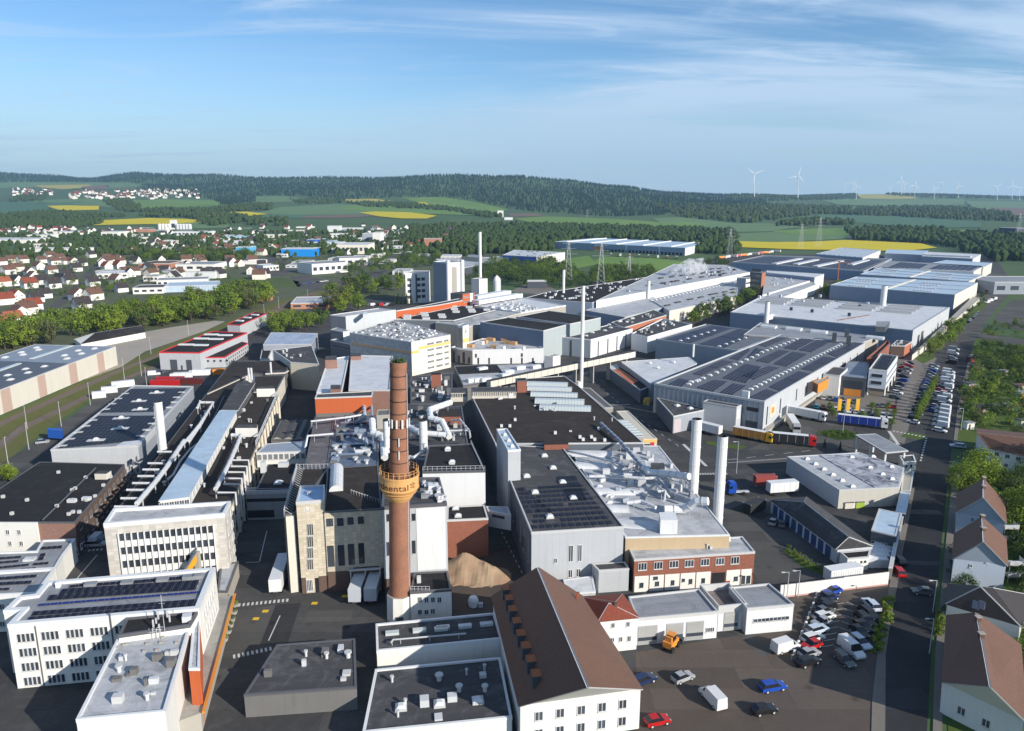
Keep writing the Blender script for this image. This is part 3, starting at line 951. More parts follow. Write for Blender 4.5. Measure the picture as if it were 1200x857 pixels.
# kerb and pavement strips of the street
def strip_between(name,l,r,mat,z):
 poly_sheet(name,l+r[::-1],mat,z)
PAVL=[(1036,980),(1037,766),(1044,720),(1050,690),(1058,640),(1066,600),(1071,566)]
PAVR=[(1105,640),(1100,690),(1096,740),(1094,766),(1084,980)]
def raised(name,px,mat,h=0.12):
 pts=[P(x,y,0)for x,y in px]
 b=MB();b.prism([(p.x,p.y)for p in pts],0.0,h,CONC,mat,bottom=False)
 o=b.build(name);o['kind']='structure'
 return o
raised('pavement',[(1018,980),(1022,820),(1028,766),(1036,720),(1043,682),(1052,640),(1060,600),(1066,572),(1072,572),(1067,600),(1059,640),(1051,690),(1045,720),(1038,766),(1036,980)],PAVE)
raised('pavement',[(1089,980),(1096,766),(1103,690),(1108,640),(1113,590),(1117,555),(1126,555),(1121,600),(1117,640),(1112,690),(1107,766),(1100,980)],PAVE)
raised('pavement',[(1128,450),(1122,480),(1117,520),(1121,520),(1127,480),(1132,450),(1141,415),(1137,415)],PAVE)
# grass patches and beds
poly_sheet('lawn',[(1112,560),(1121,560),(1200,560),(1300,700),(1300,980),(1110,980),(1112,700)],GRASS,0.008)
poly_sheet('lawn',zS((740,660),(780,660),(765,745),(710,735)),GRASS,0.03)
poly_sheet('lawn',zR((640,150),(700,110),(720,160),(660,190),(610,160)),GRASS,0.03)
poly_sheet('lawn',zR((860,60),(1143,60),(1250,300),(1250,560),(1143,590),(820,560),(850,250)),GRASS,-0.01)
poly_sheet('lawn',[(1098,395),(1120,375),(1148,352),(1160,355),(1128,385),(1105,405)],GRASS,0.03)
poly_sheet('lawn',zP((700,525),(760,500),(810,515),(790,530),(720,540)),GRASS,0.03)
poly_sheet('lawn',zP((440,560),(640,585),(600,600),(440,575)),GRASS,0.03)
poly_sheet('lawn',zC((805,350),(830,340),(1000,440),(1000,470),(900,430)),GRASS,0.03)
poly_sheet('lawn',[(1055,512),(1063,506),(1086,510),(1082,516),(1068,514)],GRASS,0.03)
# planted roundabout island and its hedge plants are added with the vegetation
poly_sheet('gravel_yard',[(98,404),(135,396),(170,389),(205,383),(252,376),(264,377),(240,388),(200,402),(170,412),(142,430),(100,445)],GRAVEL,0.02)
# railway
poly_sheet('rail_verge',[(-300,640),(-20,500),(138,428),(187,408),(262,379),(330,352),(378,340),(388,346),(345,365),(300,382),(262,396),(187,425),(130,452),(60,500),(0,545),(-40,566),(-300,720)],
surf('weedy railway verge',(0.10,0.13,0.03),'ground',0.95,0.1,0.5,col2=(0.15,0.13,0.06),scale=5),0.012)
def track(pts,n):
 w=[P(x,y,0)for x,y in pts]
 b=MB()
 def off(i,d):
  a,c=w[max(0,i-1)],w[min(len(w)-1,i+1)]
  t=(c-a).normalized();return w[i]+Vector((-t.y,t.x,0))*d
 for i in range(len(w)-1):
  q=[off(i,-1.7),off(i,1.7),off(i+1,1.7),off(i+1,-1.7)]
  qq=[Vector((p.x,p.y,0.16))for p in q]
  if(qq[1]-qq[0]).cross(qq[2]-qq[0]).z<0:qq=qq[::-1]
  b.face(qq,BALLAST,[(p.x,p.y)for p in qq])
  for s in(-1,1):
   e=[off(i,1.7*s),off(i,2.1*s),off(i+1,2.1*s),off(i+1,1.7*s)]
   f=[Vector((e[0].x,e[0].y,.16)),Vector((e[1].x,e[1].y,0.0)),Vector((e[2].x,e[2].y,0.0)),Vector((e[3].x,e[3].y,.16))]
   if(f[1]-f[0]).cross(f[2]-f[0]).z<0:f=f[::-1]
   b.face(f,BALLAST,[(p.x,p.y)for p in f])
 o=b.build('track_bed');o['kind']='structure'
 b=MB()
 for s in(-0.72,0.72):
  b.tube([Vector((*off(i,s).xy,0.27))for i in range(len(w))],0.07,surf('rusty rail',(0.16,0.10,0.07),'plain',0.5,0.4,0.3),4)
 r=b.build('rail',o)
 # sleepers joined into one part
 b=MB()
 for i in range(len(w)-1):
  L=(w[i+1]-w[i]).length;t=(w[i+1]-w[i])/L;k=0
  ang=math.atan2(t.y,t.x)
  while k<L and w[i].y<420:
   p=w[i]+t*k
   b.box((p.x,p.y,0.15),0.26,2.5,0.1,CONCD,ang);k+=1.3
 if b.f:
  sl=b.build('sleeper',o);sl['kind']='stuff'
track([(-260,640),(-120,556),(0,497),(70,465.5),(140,434.5),(187,416),(240,397),(300,372),(335,356),(368,343)],0)
track([(-260,690),(-120,592),(-20,536),(28,500.5),(80,476),(140,447),(187,427.5),(250,398),(304,374),(340,357),(372,344)],1)
poly_sheet('service_road',[(-60,580),(0,545),(24,530),(58,505),(110,470),(150,449),(175,434),(200,428),(205,432),(160,452),(110,482),(66,515),(30,545),(0,565),(-40,590)],ASPHL,0.02)
# main street of the town and its junction
poly_sheet('town_road',[(57,360),(78,344),(100,320),(122,300),(128,300),(112,318),(93,343),(70,360)],ASPHL,0.03)
poly_sheet('town_road',[(340,325),(360,322),(388,332),(430,322),(455,300),(470,300),(440,330),(390,342),(350,338)],ASPHL,0.03)
poly_sheet('town_road',[(296,312),(325,296),(345,318),(330,324),(290,325)],ASPHL,0.03)
poly_sheet('sports_meadow',[(244,330),(256,324),(330,326),(350,330),(352,336),(300,338),(262,334)],MEADOW,0.03)
poly_sheet('dirt_yard',[(598,342),(612,334),(640,333),(655,342),(640,346)],PAVE,0.03)
# road markings
def dashes(name,a,b,n,w=0.15,frac=0.5,z=0.036,mat=PAINT,wl=None):
 A,B=P(*a,0),P(*b,0)
 d=(B-A);L=d.length;d.normalize();nn=Vector((-d.y,d.x,0))*w/2
 m=MB()
 for i in range(n):
  p=A+d*(L*i/n);q=A+d*(L*(i+frac)/n)
  f=[p-nn,q-nn,q+nn,p+nn]
  f=[Vector((v.x,v.y,z))for v in f]
  if(f[1]-f[0]).cross(f[2]-f[0]).z<0:f=f[::-1]
  m.face(f,mat)
 o=m.build(name);o['kind']='structure'
dashes('zebra_marking',zB((160,610)),zB((410,585)),12,1.2)
dashes('zebra_marking',zB((135,857)),zB((330,815)),9,1.2)
dashes('zebra_marking',zI((845,535)),zI((1000,520)),4,0.8)
dashes('zebra_marking',z8(1000,460,(380,370)),z8(1000,460,(700,430)),9,1.2)
dashes('zebra_marking',z8(1000,460,(700,435)),z8(1000,460,(640,670)),10,0.5)
dashes('zebra_marking',zP((370,718)),zP((545,715)),14,1.5)
dashes('zebra_marking',zG((530,775)),zG((720,768)),14,1.0)
dashes('lane_marking',zP((490,668)),zP((860,640)),1,0.25,1.0)
dashes('lane_marking',zP((540,650)),zP((980,600)),5,0.2,0.5)
dashes('lane_marking',zP((330,575)),zP((440,680)),1,1.0,1.0)
dashes('lane_marking',zP((100,440)),zP((330,600)),7,0.2,0.4)
dashes('lane_marking',zG((300,480)),zG((640,780)),8,0.2,0.4)
dashes('lane_marking',zB((360,660)),zB((305,780)),1,0.2,1.0)
dashes('lane_marking',z8(260,575,(430,390)),z8(260,575,(360,680)),1,0.2,1.0)
dashes('lane_marking',z8(260,575,(230,690)),z8(260,575,(360,685)),1,0.2,1.0)
dashes('lane_marking',zI((930,575)),zI((730,810)),1,0.2,1.0)
dashes('lane_marking',zA((440,260)),zA((545,470)),9,0.15,0.5)
dashes('lane_marking',z8(1000,460,(340,370)),z8(1000,460,(430,500)),1,1.1,1.0)
for k in range(5):
 dashes('lane_marking',(1122.5-k*3.2+3,441+k*25),(1133-k*2.6+2,442.5+k*25),1,0.35,1.0)
YP=surf('yellow road paint',(0.62,0.42,0.03),'plain',0.7,0.2,0.3)
for x,y in[(525,601),(290,639),(245,675),(670,567)]:
 p=G(*zB((x,y)))
 poly_sheet('yellow_marking',[(p.x-.6,p.y-.5),(p.x+.6,p.y-.5),(p.x+.6,p.y+.5),(p.x-.6,p.y+.5)],YP,0.04,world=True)
 # sand heap ground in the building site
poly_sheet('building_site_ground',zA((180,380),(480,330),(545,470),(410,570),(400,650),(200,670)),surf('dark site soil',(0.10,0.075,0.06),'ground',0.95,0.1,0.5,col2=(0.07,0.06,0.055),scale=6),0.02)
r_=random.Random(99)
for k,(x,y,w,d,an,mt)in enumerate([(330,730,5,14,.1,0),(385,722,9,4,.05,1),(520,600,3,20,.1,1),(860,640,6,22,.7,1),(830,560,14,5,.2,0),(900,540,20,4,.1,1),(760,500,4,40,.5,0),(880,600,5,9,.7,0),(1075,600,3,12,1.5,1),(1080,660,2,9,1.5,1),(1060,720,3,14,1.5,0),(960,500,16,5,.1,1),(845,735,8,3,.1,0),(880,750,3,10,.3,1),(690,440,3,30,.4,1),(1110,560,5,3,.1,0)]):
 c=G(x,y);u=Vector((math.cos(an),math.sin(an),0));v=Vector((-u.y,u.x,0))
 poly_sheet('repair_patch',[tuple((c+u*a*w/2+v*b*d/2).xy)for a,b in((-1,-1),(1,-1),(1,1),(-1,1))],(ASPHD,ASPHL)[mt],.028,world=True)
for k in range(16):
 a=P(750+0,0+560,0)if False else G(*z8(920,662,(470-16*k,380+58*k)))if k<8 else G(*z8(920,662,(700-14*(k-8),400+62*(k-8))));u=Vector((math.cos(.25),math.sin(.25),0))if k<8 else Vector((math.cos(-.75),math.sin(-.75),0));v=Vector((-u.y,u.x,0))
 poly_sheet('bay_marking',[tuple((a+u*s*2.4+v*t*.06).xy)for s,t in((-1,-1),(1,-1),(1,1),(-1,1))],PAINT,.05,world=True)
 # ---------------------------------------------------------------- near buildings, left
rnd=random.Random(7)
def pv_rows(b,quad,rows,cols,name='solar_panel',mat=PV,tilt=0.0,lift=0.12,gap=0.25,pw=None,skip=()):
 """rows of solar panels on a roof; quad = front-left, front-right, back-right, back-left corners (seen)"""
 A,B,C,D=[P(x,y,b.h)for x,y in quad]
 W=((B-A).length+(C-D).length)/2;H=((D-A).length+(C-B).length)/2
 cw,rh=W/cols,H/rows
 u=((B-A)+(C-D)).normalized();n=Vector((-u.y,u.x,0))
 v=((D-A)+(C-B)).normalized()
 key=('pvm',round(cw,2),round(rh,2),mat.name,gap,tilt)
 if key not in MCACHE:
  m=MB();w=cw-0.12;d=rh*(1-gap);t=tilt*d
  q=[Vector((-w/2,-d/2,lift)),Vector((w/2,-d/2,lift)),Vector((w/2,d/2,lift+t)),Vector((-w/2,d/2,lift+t))]
  m.face([p+Vector((0,0,.05))for p in q],mat,[(0,0),(w,0),(w,d),(0,d)])
  for i in range(4):
   j=(i+1)%4;m.face([q[i],q[j],q[j]+Vector((0,0,.05)),q[i]+Vector((0,0,.05))],TRIMD)
  if t>0.05:m.face([q[3],q[2],Vector((q[2].x,q[2].y,0.0)),Vector((q[3].x,q[3].y,0.0))][::-1],TRIM)
  MCACHE[key]=m.mesh('solar_panel')
 me=MCACHE[key]
 ang=math.atan2(u.y,u.x)
 for r in range(rows):
  for c in range(cols):
   if(r,c)in skip:continue
   uu,vv=(c+.5)/cols,(r+.5)/rows
   p=(A*(1-uu)+B*uu)*(1-vv)+(D*(1-uu)+C*uu)*vv
   inst(name,me,b.root,p,ang)
def pipe(name,pts,r,mat=DUCT,label=None,cat='pipe',group=None,legs=(),z0=None,n=8,parent=None):
 """pts = (px,py,z) along the run"""
 w=[P(x,y,z)for x,y,z in pts]
 b=MB();b.tube(w,r,mat,n)
 if parent is not None:
  return b.build(name,parent,smooth=True)
 t=thing(name,label,cat,(w[0].x,w[0].y,0),group)
 b.build('pipe_run',t,smooth=True)
 for i in legs:
  g=MB();p=w[i];g.tube([(p.x,p.y,(z0 or 0)),(p.x,p.y,p.z)],r*0.25,STEEL,5)
  g.build('leg',t)
  # joint flanges
 g=MB()
 for i in range(len(w)-1):
  L=(w[i+1]-w[i]).length;k=max(1,int(L/4))
  for j in range(1,k+1):
   p=w[i].lerp(w[i+1],(j-.5)/k);d=(w[i+1]-w[i]).normalized()*0.08
   g.tube([p-d,p+d],r*1.12,STEEL,n)
 if g.f:g.build('flange',t)
 return t
def clutter(b,poly,n,seed,mats=(DUCT,TRIM,CONCD),smin=0.4,smax=1.6,hmax=1.2):
 r=random.Random(seed)
 pts=[P(x,y,b.h)for x,y in poly]
 for i in range(n):
  u,v=r.random(),r.random()
  p=(pts[0]*(1-u)+pts[1]*u)*(1-v)+(pts[3]*(1-u)+pts[2]*u)*v
  w,d,h=round(r.uniform(smin,smax),1),round(r.uniform(smin,smax),1),round(r.uniform(0.3,hmax),1)
  if r.random()<0.4:
   key=('vent',w)
   if key not in MCACHE:
    m=MB();m.tube([(0,0,0),(0,0,0.9)],w*.3,DUCT,8);m.tube([(0,0,.9),(0,0,1.15)],w*.5,TRIM,8)
    MCACHE[key]=m.mesh('roof_vent')
   inst('roof_vent',MCACHE[key],b.root,p,0)
  else:
   inst('roof_unit',box_mesh('roof_unit',w,d,h,r.choice(mats)),b.root,p,b.ang)
   # --- long white office with solar roof, bottom left
p1=zE((75,595));p2=zF((845,440));p3=zF((1000,45));p4=zE((445,180))
p5,p6,p7,p8=zE((345,300),(185,320),(35,460),(215,450))
B1=Bld('office_building','long white two tone office with rows of solar panels and grouped windows',[p1,p2,p3,p4,p5,p6,p7,p8],h=11.5,wall=WHITE,top=MEMG,pp=0.5,cw=0.8,cop=WMETAL)
pv_rows(B1,zE((250,560))and[zE((245,560)),zF((790,425)),zF((820,340)),zE((330,455))],2,20,tilt=0.15)
pv_rows(B1,[zE((355,408)),zF((845,282)),zF((862,262)),zE((375,385))],1,14,tilt=0.2,mat=surf('blue solar cells',(0.01,0.02,0.14),'pv',0.2,0.5,cell=(1.2,2),line=0.05))
pv_rows(B1,[zE((400,360)),zF((815,250)),zF((850,160)),zE((640,240))],2,18,tilt=0.15)
pv_rows(B1,[zE((655,235)),zE((830,212)),zE((850,185)),zE((670,205))],1,2,tilt=0.15)
pv_rows(B1,[zE((915,215)),zF((105,195)),zF((115,165)),zE((930,185))],1,4,tilt=0.15)
pv_rows(B1,[zF((195,195)),zF((445,170)),zF((455,140)),zF((210,160))],1,3,tilt=0.15)
pv_rows(B1,[zF((530,165)),zF((690,150)),zF((705,120)),zF((540,130))],1,2,tilt=0.15)
for x,y,t in[(870,205,0),(155,190,1),(495,160,1),(745,135,1),(830,125,1)]:
 B1.roofbox(*z8(130*t,662,(x,y)),2.0,1.2,0.7,MEMG,name='skylight_curb')
B1.roofbox(*zE((560,215)),0.7,0.7,1.1,WMETAL,name='vent')
L1=(B1.c[1]-B1.c[0]).length
for g in range(8):
 for k in range(4):
  t=B1.onwall(0,*zE((178+g*237+k*44,675)))[0]
  if t<L1-0.8:
   for z in(8.5,5.8,3.1,.4):
    B1.win(0,t,z,0.62,1.6,fr=FRAMEW,bars=0)
    # east gable of the same office: windows in two columns
L2=(B1.c[2]-B1.c[1]).length
for k in range(6):
 for z in(8.0,4.6,1.4):B1.win(1,3.0+k*(L2-5)/5.5,z,1.2,1.7,bars=1)
for x in(345,):
 t=B1.onwall(0,*zE((x,640)))[0];B1.panel(0,t-.07,t+.07,0,11.3,TRIMD,'downpipe',0.15)
t=B1.onwall(0,*zE((1055,500)))[0];B1.panel(0,t-.1,t+.1,0,12.6,TRIMD,'downpipe',0.2)
# --- annex in front: dark roof with masts, white terrace
A1=Bld('office_annex','flat black roofed annex with thin aerial masts in front of the long white office',[zF((75,690)),zF((755,590)),zF((835,455)),zF((150,520))],h=11.1,wall=WHITE,top=TAR,cop=TRIMD,pp=0.35)
A1.roofbox(*zF((730,530)),1.4,1.4,1.0,DUCT)
ma=thing('aerial_mast','slim steel aerial mast rising from the black annex roof','mast',P(*zF((515,635)),11.1))
b=MB();q=P(*zF((515,635)),11.1);b.tube([q,q+Vector((0,0,6.5))],0.05,STEEL,5);b.build('mast_pole',ma)
b=MB();b.tube([q+Vector((-.8,0,5.6)),q+Vector((.8,0,5.6))],0.03,STEEL,4);b.tube([q+Vector((-.5,0,5)),q+Vector((.5,0,5))],0.03,STEEL,4);b.build('aerial',ma)
for i,(x,y)in enumerate([(600,480),(540,500),(455,520),(435,560),(565,545),(410,610),(465,620)]):
 A1.roofbox(*zF((x,y)),0.25,0.25,1.0+0.3*(i%3),STEEL,name='antenna_stub')
A2=Bld('terrace_building','white roofed lower block with orange corner strip below the black annex',[zF((-330,1500)),zF((520,1420)),zF((745,650)),zF((75,705))],h=10.0,wall=WHITE,top=MEMB,cop=WMETAL,pp=0.4)
for x,y in[(130,770),(60,800),(480,750),(350,760),(495,700),(630,750),(320,830),(440,820)]:
 A2.roofbox(*zF((x,y)),0.5,0.4,0.3,CONC,name='cable_block')
b=MB()
for k in range(7):
 q=P(*zF((370+18*k,700+8*(k%3))),10.0);b.tube([q,q+Vector((0.2*(k%2),0.1,1.6+.2*(k%3)))],0.06,STEEL,4)
 b.tube([q+Vector((-.5,0,1.0+.15*k)),q+Vector((.5,0.2,1.0+.15*k))],0.05,STEEL,4)
b.build('antenna_rack',A2.root)
A2.panel(1,20.0,22.4,1,9.7,ORANGEW,'orange_strip',label='orange red painted corner strip')
# orange and white stair wing between terrace and office
S1=Bld('stair_wing','narrow orange and white wing beside the concrete strip roof',[zF((745,1000)),zF((850,1000)),zF((848,475)),zF((790,560))],h=9.5,wall=ORANGEW,top=MEMB,cop=WMETAL,pp=0.2)
# strip roofs (canopies) along the gable and the planters with orange edge
C1_=Bld('canopy','long pale concrete canopy along the white gable with orange front edge',[zF((870,1500)),zF((1130,1500)),z8(240-0,560,(0,0))]and[zF((640,1500)),zF((860,1420)),zF((1165,300)),zF((1010,300))],h=3.2,wall=CONC,top=surf('stained concrete',(0.34,0.33,0.30),'membrane',0.8,0.2,0.4),cop=CONC,pp=0.05,cat='canopy')
a_,b_=P(*zF((870,1425)),3.3),P(*zF((1175,290)),3.3)
m=MB();d_=(b_-a_).normalized();nn=Vector((d_.y,-d_.x,0));m.hexa([a_,a_+nn*.45,b_+nn*.45,b_],Vector((0,0,.35)),ORANGE);m.build('orange_edge',C1_.root)
C2_=Bld('canopy','short pale canopy roof beside the beige office end wall',[zF((1015,250)),zF((1130,255)),z8(240,560,(155,395)),z8(240,560,(110,430))]and[zB((60,545)),zB((108,545)),zB((160,400)),zB((75,430))],h=3.6,wall=CONC,top=MEMB,cop=TRIMD,pp=0.1,cat='canopy')
for k,(x,y)in enumerate([(145,615),(140,650),(130,685),(122,712),(112,742),(95,780)]):
 q=G(*zB((x,y)))
 t=thing('planter',['round concrete planter with green bush nearest the zebra crossing','second round planter from the zebra crossing with grasses','third round planter with low shrub along the canopy',
'fourth planter with reddish leaves along the canopy','fifth planter along the orange canopy edge','planter with bright green bush at the foot of the canopy'][k],'planter',q,'planters along the canopy')
 m=MB();m.lathe(q,[(0.0,0.0),(0.55,0.0),(0.75,0.6),(0.6,0.6),(0.55,0.5),(0,0.5)],CONC,12);m.build('pot',t)
 m=MB();r_=random.Random(k)
 for i in range(90):
  c=q+Vector((r_.gauss(0,.28),r_.gauss(0,.28),.75+abs(r_.gauss(0,.25))));s=.14
  a,e=Vector((r_.uniform(-1,1),r_.uniform(-1,1),r_.uniform(-1,1))).normalized()*s,Vector((r_.uniform(-1,1),r_.uniform(-1,1),r_.uniform(-1,1))).normalized()*s
  m.face([c-a,c+e,c+a,c-e],LEAFY if k in(0,5)else LEAFD)
 m.build('plant',t)
 # --- stepped white blocks with solar roofs at the left edge
W2=Bld('workshop_building','white workshop with solar rows and small entrance boxes beside the dark lane',zI((-800,790),(530,712),(600,590),(722,432),(410,445),(350,548),(-800,590)),h=5.2,wall=WHITE,top=MEMG,cop=WMETAL,pp=0.35)
for r_,(a,e)in enumerate([((-100,615),(210,590)),((-100,655),(185,630)),((-60,700),(285,665)),]):
 pv_rows(W2,[zI((a[0],a[1]+20)),zI((e[0]-8,e[1]+22)),zI(e),zI(a)],1,4,tilt=0.1)
pv_rows(W2,zI((310,685),(460,672),(475,648),(320,660)),1,3,tilt=0.1)
pv_rows(W2,zI((190,730),(345,715),(350,700),(195,712)),1,3,tilt=0.1)
pv_rows(W2,zI((350,640),(420,632),(440,565),(395,570)),2,1,tilt=0.1)
pv_rows(W2,zI((380,535),(590,520),(605,492),(400,505)),1,4,tilt=0.1)
W2.roofbox(*zI((285,625)),2.2,1.4,0.5,MEMW,name='skylight')
W2.winrect(1,[(*zI((535,710)),*zI((560,750)))],bars=0)if False else None
for x in(655,690):
 q=G(*zI((x,690-(x-655)*.9)))
 inst('entrance_box',box_mesh('entrance_box',1.6,1.6,3.0,WMETAL,TRIMD),W2.root,q,W2.ang)
for z,x in((1.6,670),(1.6,700)):W2.win(2,8.0+(x-670)*.1,z,1.0,1.4,bars=0)
W3=Bld('workshop_building','lower white block with two solar rows and a strip window facing the long office',zE((-700,330),(350,285),(525,50),(-700,130)),h=7.4,wall=WHITE,top=MEMG,cop=WMETAL,pp=0.4)
pv_rows(W3,zE((-120,165),(345,130),(365,100),(-100,135)),1,6,tilt=0.12)
pv_rows(W3,zE((-120,215),(295,190),(315,160),(-100,180)),1,5,tilt=0.12)
pv_rows(W3,zE((-120,262),(90,250),(100,228),(-100,235)),1,3,tilt=0.12)
for x0,x1 in((-60,35),(65,155)):
 t0=W3.onwall(0,*zE((x0,340)))[0];t1=W3.onwall(0,*zE((x1,340)))[0]
 for z in(4.6,1.0):W3.win(0,(t0+t1)/2,z,round(t1-t0,1),1.2,bars=3)
 # --- dark roofed factory with brick front
B4=Bld('factory_hall','dark bitumen roofed hall with white rendered and brick front at the left edge',[(-60,612.3),(87.6,612.5),(146,544.6),(46.5,541.8)],base=(1,651),wall=BRICKD,walls={0:BRICKP},top=TAR,cop=TRIMD,pp=0.15,cw=0.2)
B4.panel(0,0,B4.onwall(0,45.4,620)[0],0,8.3,WHITE,'rendered_wall',0.5)
for x in(92,200):
 for y in(372,480):
  t,z=B4.onwall(0,*zI((x+(y-372)*.2,y)));B4.win(0,t,z,0.9,1.2,bars=1,off=0.5)
for k in range(14):
 for z in(5.2,1.8):B4.win(1,3+k*3.6,z,1.5,1.5,fr=surf('grey window frame',(0.2,0.2,0.2),'plain',0.6,0.3),bars=1)
m=MB();g0=[P(*p,B4.h+.02)for p in zQ((600,857),(640,800),(860,560))]
m.tube([P(*zI((410,240)),8.6),P(*zQ((915,560)),8.6)],0.18,TRIMD,5);m.build('roof_step',B4.root)
B4.roofbox(*zQ((990,655)),3.2,2.4,1.6,CREAM,TARG,name='penthouse')
for x,y,o in[(560,610,480),(30,845,480),(115,190,580),(260,60,580),(700,60,580),(830,60,580),(660,195,580),(700,175,580),(760,175,580),(545,118,580),(820,660,480),(690,780,480),(720,765,480),(990,735,480),(1060,655,480),(910,840,480)]:
 B4.roofbox(*z8(0,o,(x,y)),0.7,0.6,0.7,TRIM,name='roof_vent')
for x,y in[(690,70),(830,50)]:B4.roofbox(*zI((x,y)),2.0,1.0,0.8,DUCT,name='air_unit')
# --- metal hall with solar roof
B5=Bld('solar_hall','grey metal hall whose whole roof carries black solar panels beside the white stack',[zQ((485,392)),(161.9,523.5),z4(0,380,(925,300)),z4(0,380,(640,295))],base=(1,555.2),wall=MGREY,walls={0:LGREY},top=MEMG,cop=TRIM,pp=0.3,cw=0.5)
pv_rows(B5,z4(0,380,(275,598),(650,560),(768,440),(470,440)),10,14,gap=0.03,lift=0.15)
pv_rows(B5,z4(0,380,(480,425),(780,420),(895,308),(620,312)),10,14,gap=0.03,lift=0.15)
def whitesky(b,px,py,w=5,d=2.0):
 p=P(px,py,b.h)
 inst('skylight_surround',box_mesh('skylight_surround',w,d,0.3,MEMW),b.root,p,b.ang)
 inst('skylight',dome_mesh(1.6,1.2),b.root,p+Vector((0,0,.3)),b.ang)
for x,y in[(460,558),(575,502),(580,453),(670,411),(665,371),(750,331)]:whitesky(B5,*z4(0,380,(x,y)))
for x,y in[(300,585),(338,552),(377,520),(412,490),(446,462),(508,410),(538,384),(567,359),(600,335),(672,538),(703,508),(728,478),(752,450),(812,400),(835,375),(845,352),(870,328)]:
 inst('roof_plate',box_mesh('roof_plate',2.4,1.0,0.34,TRIM),B5.root,P(*z4(0,380,(x,y)),B5.h),B5.ang)
m=MB();m.prism([tuple(P(*p,B5.h).xy)for p in z4(0,380,(555,588),(655,584),(675,560),(590,568))],B5.h,B5.h+0.36,MEMW);m.build('access_plate',B5.root)
B5.winrect(0,[(*z8(130,480,(190,470)),*z8(130,480,(212,525))),(*z8(130,480,(190,540)),*z8(130,480,(220,610)))],bars=0)
pa,pb=B5.uvp(1.0,.10),B5.uvp(1.0,.55);nn=B5.outn(1)
B5.panel(1,4,18,B5.h-1.6,B5.h-.3,TRIM,'cladding_band',0.25)
# white round stack with clamp
def stack(px,ytop,ybase,r,label,name='chimney_stack',hh=None,r1=None,mat=STACK,rings=6,foot=0.0,group='white steel stacks'):
 q=P(px,ybase,0)
 h=hh or hgt(px,ytop,ybase)
 t=thing(name,label,'chimney',(q.x,q.y,foot),group)
 q=Vector((q.x,q.y,foot));h-=foot
 m=MB();m.lathe(q,[(r,0),(r1 or r,h)],mat,20);m.lathe(q,[(r1 or r,h),((r1 or r)*.8,h),((r1 or r)*.8,h-2)],BLACK,20)
 m.build('shaft',t,smooth=False)
 for k in range(rings):
  z=h*(k+1)/(rings+0.6);rr=r+((r1 or r)-r)*z/h
  m=MB();m.lathe(q+Vector((0,0,z)),[(rr,-.12),(rr+.08,-.12),(rr+.08,.12),(rr,.12)],mat,20);m.build('ring',t)
 m=MB();m.tube([q+Vector((-r*.7,-r*.9,0.5)),q+Vector((-(r1 or r)*.7,-(r1 or r)*.9,h-1))],0.07,STEEL,4);m.build('ladder_rail',t)
 return t
stack(*[z8(130,480,(520,0))[0]+0.6],471,z8(130,480,(0,430))[1]+26,1.15,'thick white round stack beside the solar roofed hall',rings=2)
# --- beige five storey office with white fins
B9=Bld('office_building','five storey stone clad office with white fins and window grid',[(121.7,617.4),(263.3,605.2),(270.6,590.8),(133.4,599.3)],base=(1,684),wall=STONE2,top=surf('peeling pale roof',(0.42,0.43,0.45),'membrane',0.7,0.2,0.45,col2=(0.10,0.10,0.11)),cop=WMETAL,pp=0.7,cw=0.5)
t0=B9.onwall(0,*zJ((75,400)))[0];t1=B9.onwall(0,*zJ((985,330)))[0]
zt=B9.onwall(0,*zJ((900,300)))[1]
cols=15;cw_=(t1-t0)/cols
fh=3.0
for c in range(cols):
 for r in range(5):
  z=zt-1.55-r*fh
  B9.win(0,t0+(c+.5)*cw_,z,round(cw_-.35,2),1.5,fr=FRAMED,bars=1)
for r in range(5):
 zt2=zt-1.55-r*fh
 for c in range(cols):
  a,e=B9.edge(0);d=(e-a).normalized();p=a+d*(t0+(c+.5)*cw_)+B9.outn(0)*.06
  inst('spandrel',box_mesh('spandrel',round(cw_-.32,2),.1,1.44,WHITE),B9.root,(p.x,p.y,zt2-1.47),B9.ang)
for c in range(cols+1):
 a,e=B9.edge(0);d=(e-a).normalized();p=a+d*(t0+c*cw_)+B9.outn(0)*.2
 inst('fin',box_mesh('fin',.22,.42,round(zt,1),WMETAL),B9.root,(p.x,p.y,0.2),B9.ang)
for k in range(5):B9.win(1,2.5,1.5+2.9*k,1.6,1.4);B9.win(1,6.0,1.5+2.9*k,1.6,1.4)
# yellow striped covered stair beside it
q0,q1=P(*zJ((700,730)),5.0),P(*zJ((820,540)),9.0)
t=thing('covered_stair','grey covered stair with yellow sides rising to the stone office','stair',(q0.x,q0.y,0))
m=MB();d=(q1-q0);n_=Vector((d.y,-d.x,0)).normalized()
m.hexa([q0-n_*1.5,q0+n_*1.5,q1+n_*1.5,q1-n_*1.5],Vector((0,0,.3)),CONC,ROOFBL);m.build('stair_roof',t)
m=MB();YEL=surf('yellow sheet',(0.60,0.30,0.02),'plain',0.5,0.4)
m.hexa([q0+n_*1.52-Vector((0,0,1.6)),q0+n_*1.65-Vector((0,0,1.6)),q1+n_*1.65-Vector((0,0,1.6)),q1+n_*1.52-Vector((0,0,1.6))],Vector((0,0,1.7)),YEL);m.build('side_panel',t)
m=MB();m.box((q0.x,q0.y,0),1.2,1.2,4.9,YEL);m.box((q1.x,q1.y,0),1.0,1.0,8.9,CONC);m.build('support',t)
